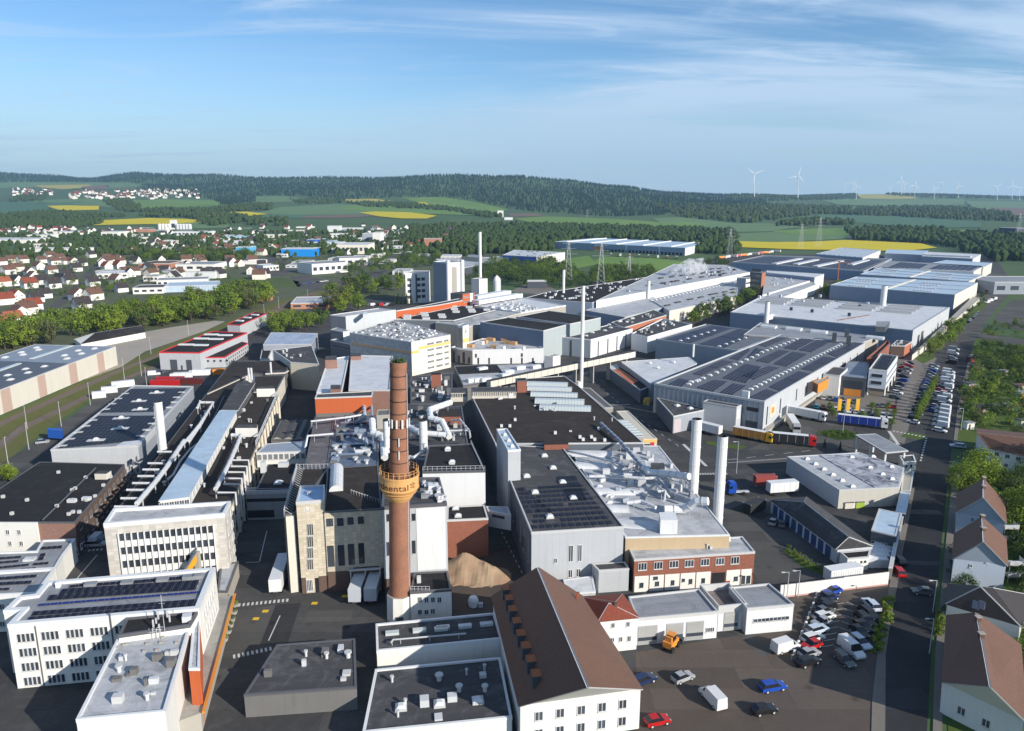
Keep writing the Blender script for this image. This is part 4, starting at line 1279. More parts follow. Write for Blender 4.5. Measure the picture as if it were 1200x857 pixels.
# ---------------------------------------------------------------- long works building with lantern roof, left centre
M1=Bld('works_building','long low works building with bitumen roof and rows of bent pipes beside the solar hall',[(137,598),(200,594),(299,423),(272,423)],h=8.6,wall=DGREY,top=TARB,cop=TRIMD,pp=0.15,cw=0.2)
M2=Bld('works_building','long dark works building carrying a pale blue lantern roof, with pilaster wall to the yard',[(201,594),(270.6,593),(326,463),(262,465)],h=10.2,wall=CONCD,walls={1:STONE},top=TARB,cop=TRIMD,pp=0.15,cw=0.2)
a,e=M2.edge(1);L=(e-a).length;d=(e-a).normalized();n_=M2.outn(1)
for k in range(16):
 p=a+d*(1+k*(L-2)/15)+n_*.25
 inst('pilaster',box_mesh('pilaster',.5,.5,9.9,CREAM),M2.root,(p.x,p.y,0),math.atan2(d.y,d.x))
 if k<15:
  for z in(1.6,6.0):M2.win(1,1+(k+.5)*(L-2)/15,z,2.2,2.6,fr=FRAMED,bars=3)
  # lantern
LQ=[(185.7,587.3),(221.3,582.6),(278,481),(257.2,481)]
LAN=Bld('lantern',None,LQ,h=12.9,z0=10.19,wall=FRAMEW,top=BLUER,cop=BLUER,pp=0.04,cw=0.1,into=M2,wname='lantern_wall')if False else None
def lantern(quad,h,name,top,wall,into,z0):
 pts=[P(x,y,h)for x,y in quad]
 m=MB();m.prism([tuple(p.xy)for p in inset(ccw([p.xy for p in pts]),.25)],z0,h-.25,wall);m.build(name+'_wall',into.root)
 m=MB();poly=ccw([Vector((p.x,p.y,0))for p in pts]);m.prism([(p.x,p.y)for p in poly],h-.25,h,WMETAL,top);m.build(name+'_roof',into.root)
 return pts
pts=lantern(LQ,13.0,'lantern',BLUER,FRAMEW,M2,10.19)
def side_windows(p,q,z,w,h,n,into,fr=FRAMEW,out=1):
 d=(q-p).normalized();nn=Vector((d.y,-d.x,0))*out;ang=math.atan2(nn.x,-nn.y)
 for k in range(n):
  c=p+d*((k+.5)*(q-p).length/n)-nn*.22
  inst('window',window_mesh(w,h,fr,GLASS,1),into.root,(c.x,c.y,z),ang)
side_windows(pts[0],pts[1],10.6,1.05,1.8,6,M2)
side_windows(pts[1],pts[2],10.6,1.5,1.8,20,M2)
pts=lantern([(259,480.6),(279,480.9),zD((320,560)),zD((150,553))],13.0,'rear_lantern',TARG,TRIMD,M2,10.19)
for x,y,w,dd,h in[(200,525,5.6,3.0,2.6)]:
 M2.block(zH((145,497),(250,497),(252,478),(155,480)),2.8,WHITE,TARG)
 M2.block(zH((247,310),(335,308),(333,296),(255,298)),3.0,WHITE,TARG)
clutter(M2,[(230,590),(268,590),(318,470),(290,470)],14,3,smax=1.0)
clutter(M1,[(160,590),(185,590),(250,470),(235,470)],16,4,smax=1.2)
# rear roofs of the same complex
M3=Bld('works_building','brown roofed rear works building with twin vent pipes next to the red trimmed hall',zD((-140,660),(280,470),(600,488),(660,345),(100,362)),h=9.2,wall=CONCD,walls={0:CREAM},top=TARB,cop=TRIMD,pp=0.12,cw=0.2)
M3.block(zD((415,470),(600,462),(640,440),(420,445)),0.6,CREAM,TARG)
for x in(262,288,472):
 q=P(*zD((x,540 if x<400 else 480)),9.2);m=MB();m.tube([q,q+Vector((0,0,5.2))],.42,DUCT,10);m.build('vent_pipe',M3.root)
M3b=Bld('works_building','low brown roofed works part between rear works and long pipe building',zD((300,640),(520,640),(600,492),(310,500)),h=9.8,wall=CREAM,top=TARB,cop=TRIMD,pp=0.12)
# hall with cream wall in the middle of the left complex
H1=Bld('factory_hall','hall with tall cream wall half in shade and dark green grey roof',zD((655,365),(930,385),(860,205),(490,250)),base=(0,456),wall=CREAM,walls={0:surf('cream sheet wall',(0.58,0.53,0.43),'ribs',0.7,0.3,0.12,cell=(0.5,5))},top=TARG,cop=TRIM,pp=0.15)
clutter(H1,zD((600,330),(800,330),(800,230),(560,250)),8,9)
H2=Bld('warehouse','shed with pale blue patchy roof in front of the bright tree clump',zD((395,198),(860,192),(917,88),(470,80)),h=8.5,wall=MGREY,top=surf('patchy blue white roof',(0.40,0.46,0.55),'membrane',0.6,0.3,0.6,col2=(0.12,0.17,0.28)),cop=TRIM,pp=0.1)
H2b=Bld('low_shed','low black roofed shed with white edges left of the pale blue roof',zD((365,335),(445,330),(490,225),(385,235)),h=5.5,wall=WHITE,top=TAR,cop=TRIM,pp=0.15)
# sawtooth shed in the yard
YS=Bld('yard_shed','dark grey shed with ribbed folds of roof in the shaded yard',zO((470,290),(800,290),(880,100),(560,110)),h=6.5,wall=CONCD,top=TARG,cop=TRIMD,pp=0.1)
m=MB()
for k in range(3):
 u0,u1=k/3+.02,(k+1)/3-.02
 a0,a1,b0,b1=YS.uvp(u0,.03),YS.uvp(u1,.03),YS.uvp(u0,.97),YS.uvp(u1,.97)
 r0,r1=YS.uvp((u0+u1)/2,.03,YS.h+.7),YS.uvp((u0+u1)/2,.97,YS.h+.7)
 m.face([a0,r0,r1,b0][::-1],CONCD);m.face([a1,r0,r1,b1],TARG);m.face([a0,a1,r0],CONC);m.face([b0,b1,r1][::-1],CONC)
m.build('roof_fold',YS.root)
BR=Bld('link_bridge','white and glazed bridge crossing the shaded yard between two works buildings',zO((330,415),(800,400),(820,300),(430,330)),base=None,h=9.6,z0=5.2,wall=WHITE,top=ROOFBL,cop=TRIM,pp=0.1,cat='bridge')
L=(BR.c[1]-BR.c[0]).length
for k in range(9):BR.win(0,L*(k+.5)/9,7.4,round(L/9-.3,1),1.7,fr=STEEL,bars=3)
for u in(.05,.5,.95):
 q=BR.uvp(u,.5,0);inst('bridge_pier',box_mesh('bridge_pier',.6,3,5.2,CONC),BR.root,q,BR.ang)
YB=Bld('works_building','dark flat roofed block with a skylight in front of the glazed bridge',zO((330,765),(650,760),(720,520),(440,530)),h=8.0,wall=CONCD,top=TAR,cop=TRIMD,pp=0.15)
YB.domes([zO((540,705))],2.0,2.2)
YB.roofbox(*zO((590,545)),2.6,1.6,1.2,DUCT);YB.roofbox(*zO((400,600)),1.2,1.6,3.0,DUCT)
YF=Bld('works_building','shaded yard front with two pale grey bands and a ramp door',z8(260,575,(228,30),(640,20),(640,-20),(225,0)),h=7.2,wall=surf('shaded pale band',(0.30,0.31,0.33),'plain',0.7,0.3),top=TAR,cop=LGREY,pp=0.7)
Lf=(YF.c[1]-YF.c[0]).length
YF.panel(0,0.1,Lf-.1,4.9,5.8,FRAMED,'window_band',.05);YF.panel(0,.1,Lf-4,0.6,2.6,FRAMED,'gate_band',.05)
# --- L shaped building with tower
TW=Bld('stone_tower','square stone clad stair tower with tall strip window and blue tinted roof',zB((437,125),(571,115),(573,43),(457,46)),base=(0,696),wall=STONE,top=surf('pale blue roof tray',(0.30,0.42,0.60),'plain',0.5,0.4,0.2),cop=TRIM,pp=0.45,cw=0.3)
TW.roofbox(*zB((502,78)),1.0,.7,.6,STEEL,name='hatch')
for(y0,y1)in((220,276),(279,332),(335,386),(389,440)):
 TW.winrect(0,[(*zB((489,y0)),*zB((520,y1)))],fr=TRIM,bars=2,glass=surf('dusty tower glass',(0.09,0.09,0.085),'glass',0.3,0.4))
a,_=TW.onwall(0,*zB((452,500)));bq,_=TW.onwall(0,*zB((484,500)))
TW.panel(0,0.05,bq,0,3.6,BRICKD,'brick_base',.08);
t1_,_=TW.onwall(0,*zB((546,500)));TW.panel(0,t1_,(TW.c[1]-TW.c[0]).length-.05,0,3.6,BRICKD,'brick_base',.08)
TW.winrect(0,[(*zB((487,487)),*zB((518,542)))],fr=FRAMEW,bars=3,name='door')
TW.panel(0,bq+1.8,t1_,0,3.3,BLACK,'entrance_recess',.03)
# round logo on the tower: a rearing horse in a ring, as flat relief
def emblem(b,i,px,py,r,mat=SLATE):
 t,z=b.onwall(i,px,py);a,e=b.edge(i);d=(e-a).normalized();n=b.outn(i)
 c=a+d*t+n*.05;c=Vector((c.x,c.y,z));up=Vector((0,0,1))
 m=MB();N_=20
 for k in range(N_):
  q=[]
  for rr,kk in((r,k),(r,k+1),(r*.86,k+1),(r*.86,k)):
   an=2*math.pi*kk/N_;q.append(c+d*math.cos(an)*rr+up*math.sin(an)*rr)
  m.face(q,mat)
 sh=[(-.45,-.6),(-.2,-.55),(-.1,-.2),(.15,-.15),(.2,-.6),(.38,-.6),(.32,-.05),(.45,.2),(.2,.25),(.05,.6),(-.12,.65),(-.32,.45),(-.1,.35),(-.12,.1),(-.4,.15),(-.45,0),(-.2,-.08),(-.35,-.4)]
 m.face([c+d*x*r+up*y*r for x,y in sh],mat)
 return m.build('emblem',b.root)
emblem(TW,0,*zB((491,152)),.7,mat=WMETAL)
# wing left of the tower
WL=Bld('works_building','narrow wing with pale pilaster corner and railed dark roof left of the stone tower',[zB((378,178)),zB((436,170)),zH((592,690)),zH((437,692))],base=(0,694),wall=CONCD,top=TARB,cop=TRIMD,pp=0.15)
a,_=WL.edge(0);WL.panel(0,.3,2.0,0,WL.h-.3,CREAM,'pilaster',.5)
m=MB()
for k in range(22):
 p=WL.uvp(.03,k/21);m.tube([p,p+Vector((0,0,1.3))],.06,STEEL,4);m.tube([p+Vector((0,0,1.25)),p+Vector((1.6,0,.1))],.05,STEEL,4)
p,q=WL.uvp(.03,0,WL.h+1.3),WL.uvp(.03,1,WL.h+1.3);m.tube([p,q],.06,STEEL,4);m.build('railing',WL.root)
m=MB()
for k in range(9):
 p=WL.uvp(k/8,.98);m.tube([p,p+Vector((0,0,1.3))],.06,STEEL,4)
m.tube([WL.uvp(0,.98,WL.h+1.3),WL.uvp(1,.98,WL.h+1.3)],.06,STEEL,4);m.build('railing',WL.root)
# stone facade building
SF=Bld('works_building','stone clad works building with square upper and tall lower windows behind the brick chimney',[(379.8,600.4),(447,596.5),z8(390,480,(430,535)),(384,549.5)],base=(0,694),wall=STONE,top=TARB,cop=TRIMD,pp=0.12,cw=0.2)
SF.winrect(0,[(*zB((a,b_)),*zB((c,d)))for a,b_,c,d in[(583,195,613,232),(633,192,663,230),(683,190,711,224),(732,186,761,220)]],fr=FRAMED,bars=1)
SF.winrect(0,[(*zB((a,b_)),*zB((c,d)))for a,b_,c,d in[(588,325,620,425),(638,322,668,420),(686,317,716,415),(735,313,764,410)]],fr=FRAMED,bars=2)
SF.panel(0,0,(SF.c[1]-SF.c[0]).length,0,4.6,BRICKD,'brick_base',.06)
m=MB();p0,p1=P(*zH((628,800)),SF.h),P(*zH((632,690)),SF.h)
d=(p1-p0).normalized();s=Vector((d.y,-d.x,0))*1.5
N_=8
for k in range(N_):
 a0,a1=math.pi*k/N_,math.pi*(k+1)/N_
 f=lambda p,an:p+s*math.cos(an)+Vector((0,0,1.4*math.sin(an)))
 m.face([f(p0,a0),f(p0,a1),f(p1,a1),f(p1,a0)],MEMW)
m.face([p0+s*math.cos(math.pi*k/N_)+Vector((0,0,1.4*math.sin(math.pi*k/N_)))for k in range(N_+1)][::-1],DOME)
m.face([p1+s*math.cos(math.pi*k/N_)+Vector((0,0,1.4*math.sin(math.pi*k/N_)))for k in range(N_+1)],DOME)
m.build('barrel_skylight',SF.root)
m=MB()
for k in range(12):
 p=P(*zB((700+k*13,75+k*4.5)),SF.h);m.tube([p,p+Vector((0,0,.9))],.05,STEEL,4);m.tube([p+Vector((0,0,.9)),p+Vector((.5,.7,.1))],.05,STEEL,4)
m.build('snow_guard',SF.root)
# loading canopy with two parked trailers is added with the vehicles
LC=Bld('loading_canopy','flat grey loading canopy on posts in front of the stone facade',zB((690,442),(842,432),(842,415),(715,425)),h=5.2,z0=4.8,wall=CONC,top=TARG,cop=TRIM,pp=0.05,cat='canopy')
for u in(.03,.5,.97):
 q=LC.uvp(u,.1,0);inst('post',box_mesh('post',.25,.25,4.8,STEEL),LC.root,q)
 # metal clad block behind the chimney
MBK=Bld('works_building','pale metal clad block right behind the brick chimney with cluttered dark roof',[(447.3,596.5),(523.6,591.8),z8(390,560,(1020,10)),(450,562)],base=(1,700),wall=LGREY,top=TARG,cop=TRIMD,pp=0.4,cw=0.4)
MBK.winrect(0,[(*zB((870,175)),*zB((890,208))),(*zB((990,172)),*zB((1008,205))),(*zB((870,308)),*zB((888,372))),(*zB((992,300)),*zB((1008,362)))],fr=FRAMED)
La=(MBK.c[1]-MBK.c[0]).length
MBK.panel(0,La*.52,La-.4,6.5,MBK.h-.4,WMETAL,'cladding_field',.1)
MBK.panel(0,0,La,0,5.2,BRICKD,'brick_base',.12)
clutter(MBK,z8(390,560,(870,230),(1060,230),(1000,60),(860,70)),18,5,mats=(WMETAL,MEMG,CONCD),smin=.6,smax=2.2)
# small white two storey house with black roof
WH=Bld('workshop_building','small white two storey workshop with black roof and rail at the chimney foot',zA((3,552),(200,538),(182,450),(22,458)),base=(1,726),wall=WHITE,top=TAR,cop=TRIMD,pp=0.25)
WH.winrect(0,[(*zA((x,571)),*zA((x+19,597)))for x in(40,71,102,133)]+[(*zA((x,630)),*zA((x+19,655)))for x in(40,71)]+[(*zA((100,625)),*zA((122,652)))],fr=FRAMEW,bars=1)
m=MB()
for k in range(6):
 p=P(*zA((5+18*k,545)),WH.h);m.tube([p,p+Vector((0,0,1.1))],.05,STEEL,4)
for zq in(.55,1.1):m.tube([P(*zA((5,545)),WH.h)+Vector((0,0,zq)),P(*zA((95,545)),WH.h)+Vector((0,0,zq))],.05,STEEL,4)
m.build('railing',WH.root);WH.roofbox(*zA((45,500)),.8,.8,1.3,DUCT)
# brick annex with black roof and tall pale hall behind
TH=Bld('factory_hall','tall pale metal hall front with black railed roof between chimney and main hall',zK((62,711),(362,705),(300,575),(90,585)),base=(1,628),wall=LGREY,walls={0:WMETAL},top=TAR,cop=TRIMD,pp=0.3)
for x,y in[(183,605),(203,668)]:whitesky(TH,*zK((x,y)),1.4,1.2)
m=MB()
for i in range(14):
 p=TH.uvp(.97,i/13);m.tube([p,p+Vector((0,0,1.2))],.05,STEEL,4)
 p=TH.uvp(i/13,.04);m.tube([p,p+Vector((0,0,1.2))],.05,STEEL,4)
for zq in(.6,1.2):m.tube([TH.uvp(.0,.04,TH.h+zq),TH.uvp(.97,.04,TH.h+zq),TH.uvp(.97,1,TH.h+zq)],.05,STEEL,4)
m.build('railing',TH.root)
BA=Bld('brick_annex','small red brick annex with black roof and steel stair below the pale hall',zA((178,206),(376,197),(357,133),(180,141)),base=(1,652),wall=BRICK,top=TAR,cop=TRIM,pp=0.2)
BA.domes([zA((220,150)),zA((232,186))],1.6,1.3)
q=P(*zA((237,340)),1.0);m=MB();m.box((q.x,q.y,2.6),1.3,1.3,2.2,WMETAL);m.tube([(q.x,q.y,0),(q.x,q.y,2.6)],.15,STEEL,6)
m.tube([(q.x+.6,q.y,2.8),(q.x+4.2,q.y-.6,0.1)],.12,STEEL,4);m.tube([(q.x+.6,q.y-1,2.8),(q.x+4.2,q.y-1.6,0.1)],.12,STEEL,4);m.build('steel_stair',BA.root)
LB=Bld('link_bridge','grey link corridor with dark strip window between brick annex and solar hall',zA((375,160),(485,180),(470,140),(365,138)),h=8.8,z0=5.0,wall=LGREY,top=ROOFBL,cop=TRIM,pp=0.1,cat='bridge')
LB.winrect(0,[(*zA((395,180)),*zA((455,193)))],fr=FRAMED,bars=3)
# ---------------------------------------------------------------- brick chimney with tank ring
def chimney():
 q=G(469,724);q.z=0
 t=thing('brick_chimney','tall weathered brick chimney carrying a lettered orange tank ring','chimney',q)
 top=hgt(469,424,724)
 zr1=hgt(470,560,724);zr0=hgt(470,583,724)
 prof=[(2.15,0.0),(2.05,8.0),(1.95,zr0),(1.72,zr1+6),(1.50,top-1.0),(1.58,top-1.0),(1.58,top),(1.25,top),(1.2,top-3)]
 m=MB();m.lathe(q,prof,CHIMB,36,mats=[CHIMB]*4+[CHIMB,CHIMB,CONCD,BLACK]);m.build('shaft',t)
 m=MB();m.prism([(q.x+2.6*math.cos(math.pi*(2*k+1)/8),q.y+2.6*math.sin(math.pi*(2*k+1)/8))for k in range(8)],0,5.4,WHITE,CONC);m.build('base',t)
 m=MB();m.box((q.x+.3,q.y-2.55,0),1.4,.2,1.6,SLATE);m.build('base_door',t)
 for k in range(11):
  z=top-2.5-k*2.35
  if z<zr1+.5:break
  rr=1.5+(1.72-1.5)*(top-1-z)/(top-1-zr1-6)if z>zr1+6 else 1.75
  m=MB();m.lathe(q+Vector((0,0,z)),[(rr,-.07),(rr+.07,-.07),(rr+.07,.07),(rr,.07)],BLACK,30);m.build('iron_band',t)
  # tank ring
 rt=3.65;zt=hgt(470,554,724)
 H=zt-zr0
 m=MB();TK=surf('orange enamel',(0.62,0.34,0.13),'plain',0.6,0.3,0.4)
 m.lathe(q,[(2.1,zr0-.3),(2.6,zr0+H*.10),(rt*.78,zr0+H*.22),(rt*.98,zr0+H*.42),(rt,zr0+H*.48),(rt,zr0+H*.92)],TK,40)
 m.lathe(q,[(rt,zr0+H*.92),(rt+.12,zr0+H*.92),(rt+.12,zr0+H*1.0),(rt,zr0+H)],TK,40)
 m.lathe(q,[(rt,zr0+H),(rt-.3,zr0+H),(rt-.4,zr0+H*.86),(1.7,zr0+H*.9)],surf('rusty platform',(0.16,0.085,0.05),'plain',0.9,0.1,0.5),40)
 for zz_ in(.3,.47):
  m.lathe(q+Vector((0,0,zr0+H*zz_)),[(rt*(.86 if zz_<.4 else 1.0),-.06),(rt*(.9 if zz_<.4 else 1.03),-.06),(rt*(.9 if zz_<.4 else 1.03),.06),(rt*(.86 if zz_<.4 else 1.0),.06)],TK,40)
 m.build('tank_ring',t)
 for k in range(22):
  an=2*math.pi*k/22;p=q+Vector((math.cos(an)*(rt-.05),math.sin(an)*(rt-.05),zr0+H))
  key='tankpost'
  if key not in MCACHE:
   w=MB();w.tube([(0,0,-.1),(0,0,1.15)],.06,TK,5);MCACHE[key]=w.mesh('post')
  inst('railing_post',MCACHE[key],t,p)
 m=MB();N_=40
 for zz_ in(.6,1.12):
  ring=[q+Vector((math.cos(2*math.pi*k/N_)*(rt-.05),math.sin(2*math.pi*k/N_)*(rt-.05),zr0+H+zz_))for k in range(N_+1)]
  m.tube(ring,.04,TK,4,cap=False)
 m.build('railing',t)
 # lettering wrapped round the ring
 cu=bpy.data.curves.new('lettering','FONT');cu.body='Continental';cu.size=1.95;cu.extrude=0.0;cu.resolution_u=3;cu.space_character=1.06;cu.offset=0.015
 to=bpy.data.objects.new('lettering',cu);COL.objects.link(to)
 dg=bpy.context.evaluated_depsgraph_get()
 me=bpy.data.meshes.new_from_object(to.evaluated_get(dg))
 bpy.data.objects.remove(to)
 xs=[v.co.x for v in me.vertices];x0,x1=min(xs),max(xs)
 # the word ends about 28 degrees right of the direction facing the viewer
 view=math.atan2(-q.y,-q.x)
 endang=view+math.radians(26)
 zc=zr0+H*.53
 bm=bmesh.new();bm.from_mesh(me)
 bmesh.ops.subdivide_edges(bm,edges=[e for e in bm.edges if abs(e.verts[0].co.x-e.verts[1].co.x)>.25],cuts=2)
 for v in bm.verts:
  an=endang+(v.co.x-x1)/(rt+.03)*0.96
  v.co=Vector((math.cos(an)*(rt+.035),math.sin(an)*(rt+.035),zc+v.co.y*.86))
 bm.to_mesh(me);bm.free()
 me.materials.clear();me.materials.append(surf('dark red lettering',(0.10,0.03,0.02),'plain',0.7,0.2,0.3))
 o=bpy.data.objects.new('lettering',me);o.parent=t;COL.objects.link(o)
 # small logo right of the word
 ang=view+math.radians(42);c=q+Vector((math.cos(ang)*(rt+.05),math.sin(ang)*(rt+.05),zc+.7));d=Vector((-math.sin(ang),math.cos(ang),0));up=Vector((0,0,1))
 m=MB()
 for(x,y,w_,h_)in[(-.45,.35,.3,.25),(0,.5,.16,.5),(.35,.3,.3,.2),(-.3,-.2,.5,.16),(.25,-.35,.2,.4),(-.05,.05,.6,.12)]:
  m.face([c+d*(x-w_/2)+up*(y-h_/2),c+d*(x+w_/2)+up*(y-h_/2),c+d*(x+w_/2)+up*(y+h_/2),c+d*(x-w_/2)+up*(y+h_/2)],MATS['dark red lettering'])
 m.build('logo',t)
 # antenna panels
 za=hgt(470,499,724);zb=hgt(470,489,724)
 for k in range(6):
  an=view+math.radians(-72+k*30);p=q+Vector((math.cos(an)*1.95,math.sin(an)*1.95,za))
  inst('antenna_panel',box_mesh('antenna_panel',.32,.2,round(zb-za,1),WMETAL),t,p,an+math.pi/2)
 for k in range(2):
  m=MB();z=hgt(470,520+15*k,724);p=q+Vector((.25,-1.85,z));m.tube([p,p+Vector((0,0,1.6))],.12,WMETAL,6);m.build('antenna_rod',t)
 m=MB();m.tube([q+Vector((1.9,-.9,6)),q+Vector((1.6,-.7,top-2))],.07,STEEL,4);m.build('ladder_rail',t)
 t.rotation_euler=(0,math.radians(1.5),0)
 # plants growing on the rim
 m=MB();r_=random.Random(5)
 for i in range(170):
  c=q+Vector((r_.gauss(1.4,.65),r_.gauss(0,.5),top+abs(r_.gauss(0,.38))));s=.16
  a,e=Vector((r_.uniform(-1,1),r_.uniform(-1,1),r_.uniform(-1,1))).normalized()*s,Vector((r_.uniform(-1,1),r_.uniform(-1,1),r_.uniform(-1,1))).normalized()*s
  m.face([c-a,c+e,c+a,c-e],LEAFD)
 o=m.build('rim_plants');tag(o,'small green shrub growing on the rim of the brick chimney','shrub')
chimney()
# ---------------------------------------------------------------- main hall in the centre
MH=Bld('main_hall','big grey hall with slit windows and solar panels on the front half of its roof',[(622.8,625),(731,618.3),(660,525.8),(580.4,521)],base=(0,690),wall=LGREY,walls={3:DGREY},top=TARG,cop=TRIM,pp=0.25,cw=0.25)
ch=MH.h
pv_rows(MH,zA((580,252),(985,228),(820,30),(625,40)),9,11,lift=0.1,gap=0.3,mat=PV,skip={(1,2),(1,3),(4,5)})
pv_rows(MH,zA((560,175),(700,168),(540,48),(505,50)),6,3,lift=0.1,gap=0.12,mat=PV)
pv_rows(MH,zK((760,850),(850,850),(795,725),(700,730)),4,5,lift=0.1,gap=0.12)
MH.domes([zA((600,72)),zA((670,190)),zA((782,100)),zA((732,24)),zK((645,632)),zK((686,690)),zK((560,730))],1.7,1.7)
MH.winrect(0,[(*zA((x0,y0)),*zA((x1,y1)))for x0,y0,x1,y1 in[(760,322,782,402),(804,320,824,400),(759,438,778,478),(798,434,817,474),(690,385,706,408)]],fr=FRAMEW,bars=1)
LW=(MH.c[0]-MH.c[3]).length
for k in range(6):
 MH.win(3,LW-3.5-k*5.2,4.5,.5,5.0,fr=MGREY,bars=0)
MH.winrect(3,[(*zA((542,285)),*zA((552,345)))],fr=FRAMED)
# lift tower on its left edge
hl=hgt(595.3,529,564,ch)
LT=Bld('lift_tower','tall narrow pale metal lift tower standing on the left edge of the main hall',[(595.3,529),(610,527.8),(594,503.3),(582,504)],h=hl,z0=0.0,wall=LGREY,top=BLUER,cop=WMETAL,pp=0.3,cw=0.25)
LT.domes([z8(520,480,(585,250)),z8(520,480,(622,305)),z8(520,480,(655,360))],1.0,0.9)
# rear, dark section of the hall
DH=Bld('rear_hall','brown black roofed rear hall with five glazed roof lights and a pale tapered stack',[(580.6,520.6),(754,519.4),(678,453),(661,441),(617,444),(604,461),(553.5,466)],h=ch-0.15,wall=DGREY,top=TARB,cop=TRIM,pp=0.2,cw=0.25)
def skystrip(b,x0,x1,y0,y1,dx,ox,oy):
 a,c=P(*z4(ox,oy,(x0,y1)),b.h),P(*z4(ox,oy,(x1,y1+(x1-x0)*.03)),b.h)
 e=P(*z4(ox,oy,(x0-dx,y0)),b.h)
 d=(c-a).normalized();v=Vector((-d.y,d.x,0));w=max(1.6,abs((e-a).dot(v))*.7);L=(c-a).length
 m=MB();H=1.0
 q=[a,c,c+v*w,a+v*w]
 t=[a+v*w*.35+Vector((0,0,H)),c+v*w*.35+Vector((0,0,H)),c+v*w*.8+Vector((0,0,H)),a+v*w*.8+Vector((0,0,H))]
 for i in range(4):
  j=(i+1)%4;m.face([q[i],q[j],t[j],t[i]],SKYL if i==0 else TRIM)
 m.face(t,SKYL)
 m.build('roof_light',b.root)
 n=int(L/1.0)
 m=MB()
 for k in range(n+1):
  p=a+d*(L*k/n);m.tube([p+v*.0+Vector((0,0,.04)),p+v*w*.35+Vector((0,0,H+.05)),p+v*w*.8+Vector((0,0,H+.05))],.05,TRIM,4,cap=False)
 m.build('glazing_bar',b.root)
for x0,x1,y0,y1,dx in[(560,755,275,296,3),(562,775,297,318,4),(578,803,325,346,6),(598,835,352,380,8),(620,867,383,412,10)]:
 skystrip(DH,x0,x1,y0,y1,dx,480,380)
DH.block(zK((645,578),(760,575),(758,545),(640,548)),1.6,BRICK,TARB,name='brick_penthouse')
clutter(DH,[(600,510),(740,510),(690,470),(600,470)],10,12,smax=.8,hmax=.7)
for x,y in[(815,545),(830,557),(870,545),(885,557),(933,560),(505,462),(697,525),(430,360),(440,358),(440,492),(480,492),(905,505)]:
 DH.roofbox(*zK((x,y)),.8,.8,.8,WMETAL,name='roof_vent')
 # brick head building and conveyor galleries behind
HB=Bld('brick_turret','small square red brick turret with black roof behind the roof lights',zK((515,272),(560,270),(556,258),(506,260)),base=None,h=ch+4.2,z0=ch-2,wall=BRICK,top=TAR,cop=TRIMD,pp=0.1,cat='turret')
def gallery(p,q,zb0,zb1,w,h,label,mat=CREAM,top=TARG,group=None,legs=3,gh=None):
 a,c=P(*p,zb0),P(*q,zb1);d=(c-a);n=Vector((-d.y,d.x,0)).normalized()*w/2
 t=thing('conveyor_gallery',label,'gallery',(a.x,a.y,0),group)
 m=MB();m.hexa([a-n,c-n,c+n,a+n]if(c-a).cross(n).z>0 else[a+n,c+n,c-n,a-n],Vector((0,0,h)),mat,top);m.build('casing',t)
 m=MB();L=d.length;k=int(L/3.5)
 for i in range(k+1):
  pp_=a+d*(i/k)
  for s in(-1,1):
   m.box((*(pp_+n*s*1.02).xy,pp_.z),.2,.12,h,CONC,math.atan2(d.y,d.x))
 m.build('casing_rib',t)
 for i in range(legs):
  m=MB();pp_=a+d*((i+.5)/legs);m.box((pp_.x,pp_.y,0),.5,w*.8,pp_.z,CONC,math.atan2(d.y,d.x))
  m.build('trestle',t)
 return t
gallery(z8(520,380,(430,600)),zG((750,310)),6.0,9.0,3.0,2.6,'long sloping pale conveyor gallery passing behind the tall stack',legs=8)
G2=Bld('conveyor_gallery','straight beige gallery with a row of dark windows along the back of the dark hall',z8(520,380,(268,645),(692,640),(690,600),(262,605)),h=ch+2.4,z0=ch-1.2,wall=CREAM,top=TARG,cop=TRIMD,pp=0.08,cat='gallery')
L=(G2.c[1]-G2.c[0]).length
for k in range(24):G2.win(0,L*(k+.5)/24,ch+.9,round(L/24-.4,1),1.2,fr=FRAMED,bars=0)
G2.panel(0,L*.83,L*.94,ch-.9,ch+1.6,WMETAL,'white_door',.15)
G3=Bld('conveyor_gallery','short beige gallery piece left of the gallery row with brick pier',z8(520,380,(65,655),(228,652),(225,610),(62,612)),h=ch+1.4,z0=ch-2,wall=CREAM,top=TARG,cop=TRIMD,pp=0.08,cat='gallery')
L=(G3.c[1]-G3.c[0]).length
for k in range(10):G3.win(0,L*(k+.5)/10,ch-.2,round(L/10-.3,1),1.1,fr=FRAMED,bars=0)
# low shed strip at the right of the dark hall
LS=Bld('lean_to','narrow ribbed grey lean-to along the right side of the dark hall',zG((480,800),(560,800),(340,610),(245,612)),h=8.0,wall=CONC,top=surf('brown ribbed sheet',(0.13,0.12,0.11),'membrane',0.7,0.2,0.3),cop=TRIM,pp=0.05,cat='shed')
LS2=Bld('lean_to','small glazed grey lean-to with pale roof lights near the loading gates',zL((700,262),(850,258),(665,100),(540,100)),h=8.5,wall=CONC,top=MEMG,cop=TRIM,pp=0.1,cat='shed')
for k in range(6):
 p=LS2.uvp(.55,.12+k*.15);inst('roof_light',box_mesh('roof_light',5.0,1.4,.5,SKYL),LS2.root,p,LS2.ang)
LS3=Bld('gate_building','long cream flat roofed loading building with yellow and red front',zL((845,285),(980,283),(700,15),(590,18)),h=7.0,wall=CREAM,top=surf('cream roof',(0.55,0.51,0.43),'membrane',0.7,0.2,0.1),cop=CREAM,pp=0.15)
L=(LS3.c[1]-LS3.c[0]).length
LS3.panel(0,.1,L-.1,6.0,6.9,YELLOWB,'yellow_band',.15);LS3.panel(0,L*.55,L*.8,0,5.9,RED,'gate',.1);LS3.panel(0,L*.1,L*.5,0,5.4,BLACK,'gate_opening',.05);LS3.panel(1,0.2,2.6,0,6.0,RED,'red_corner',.1)
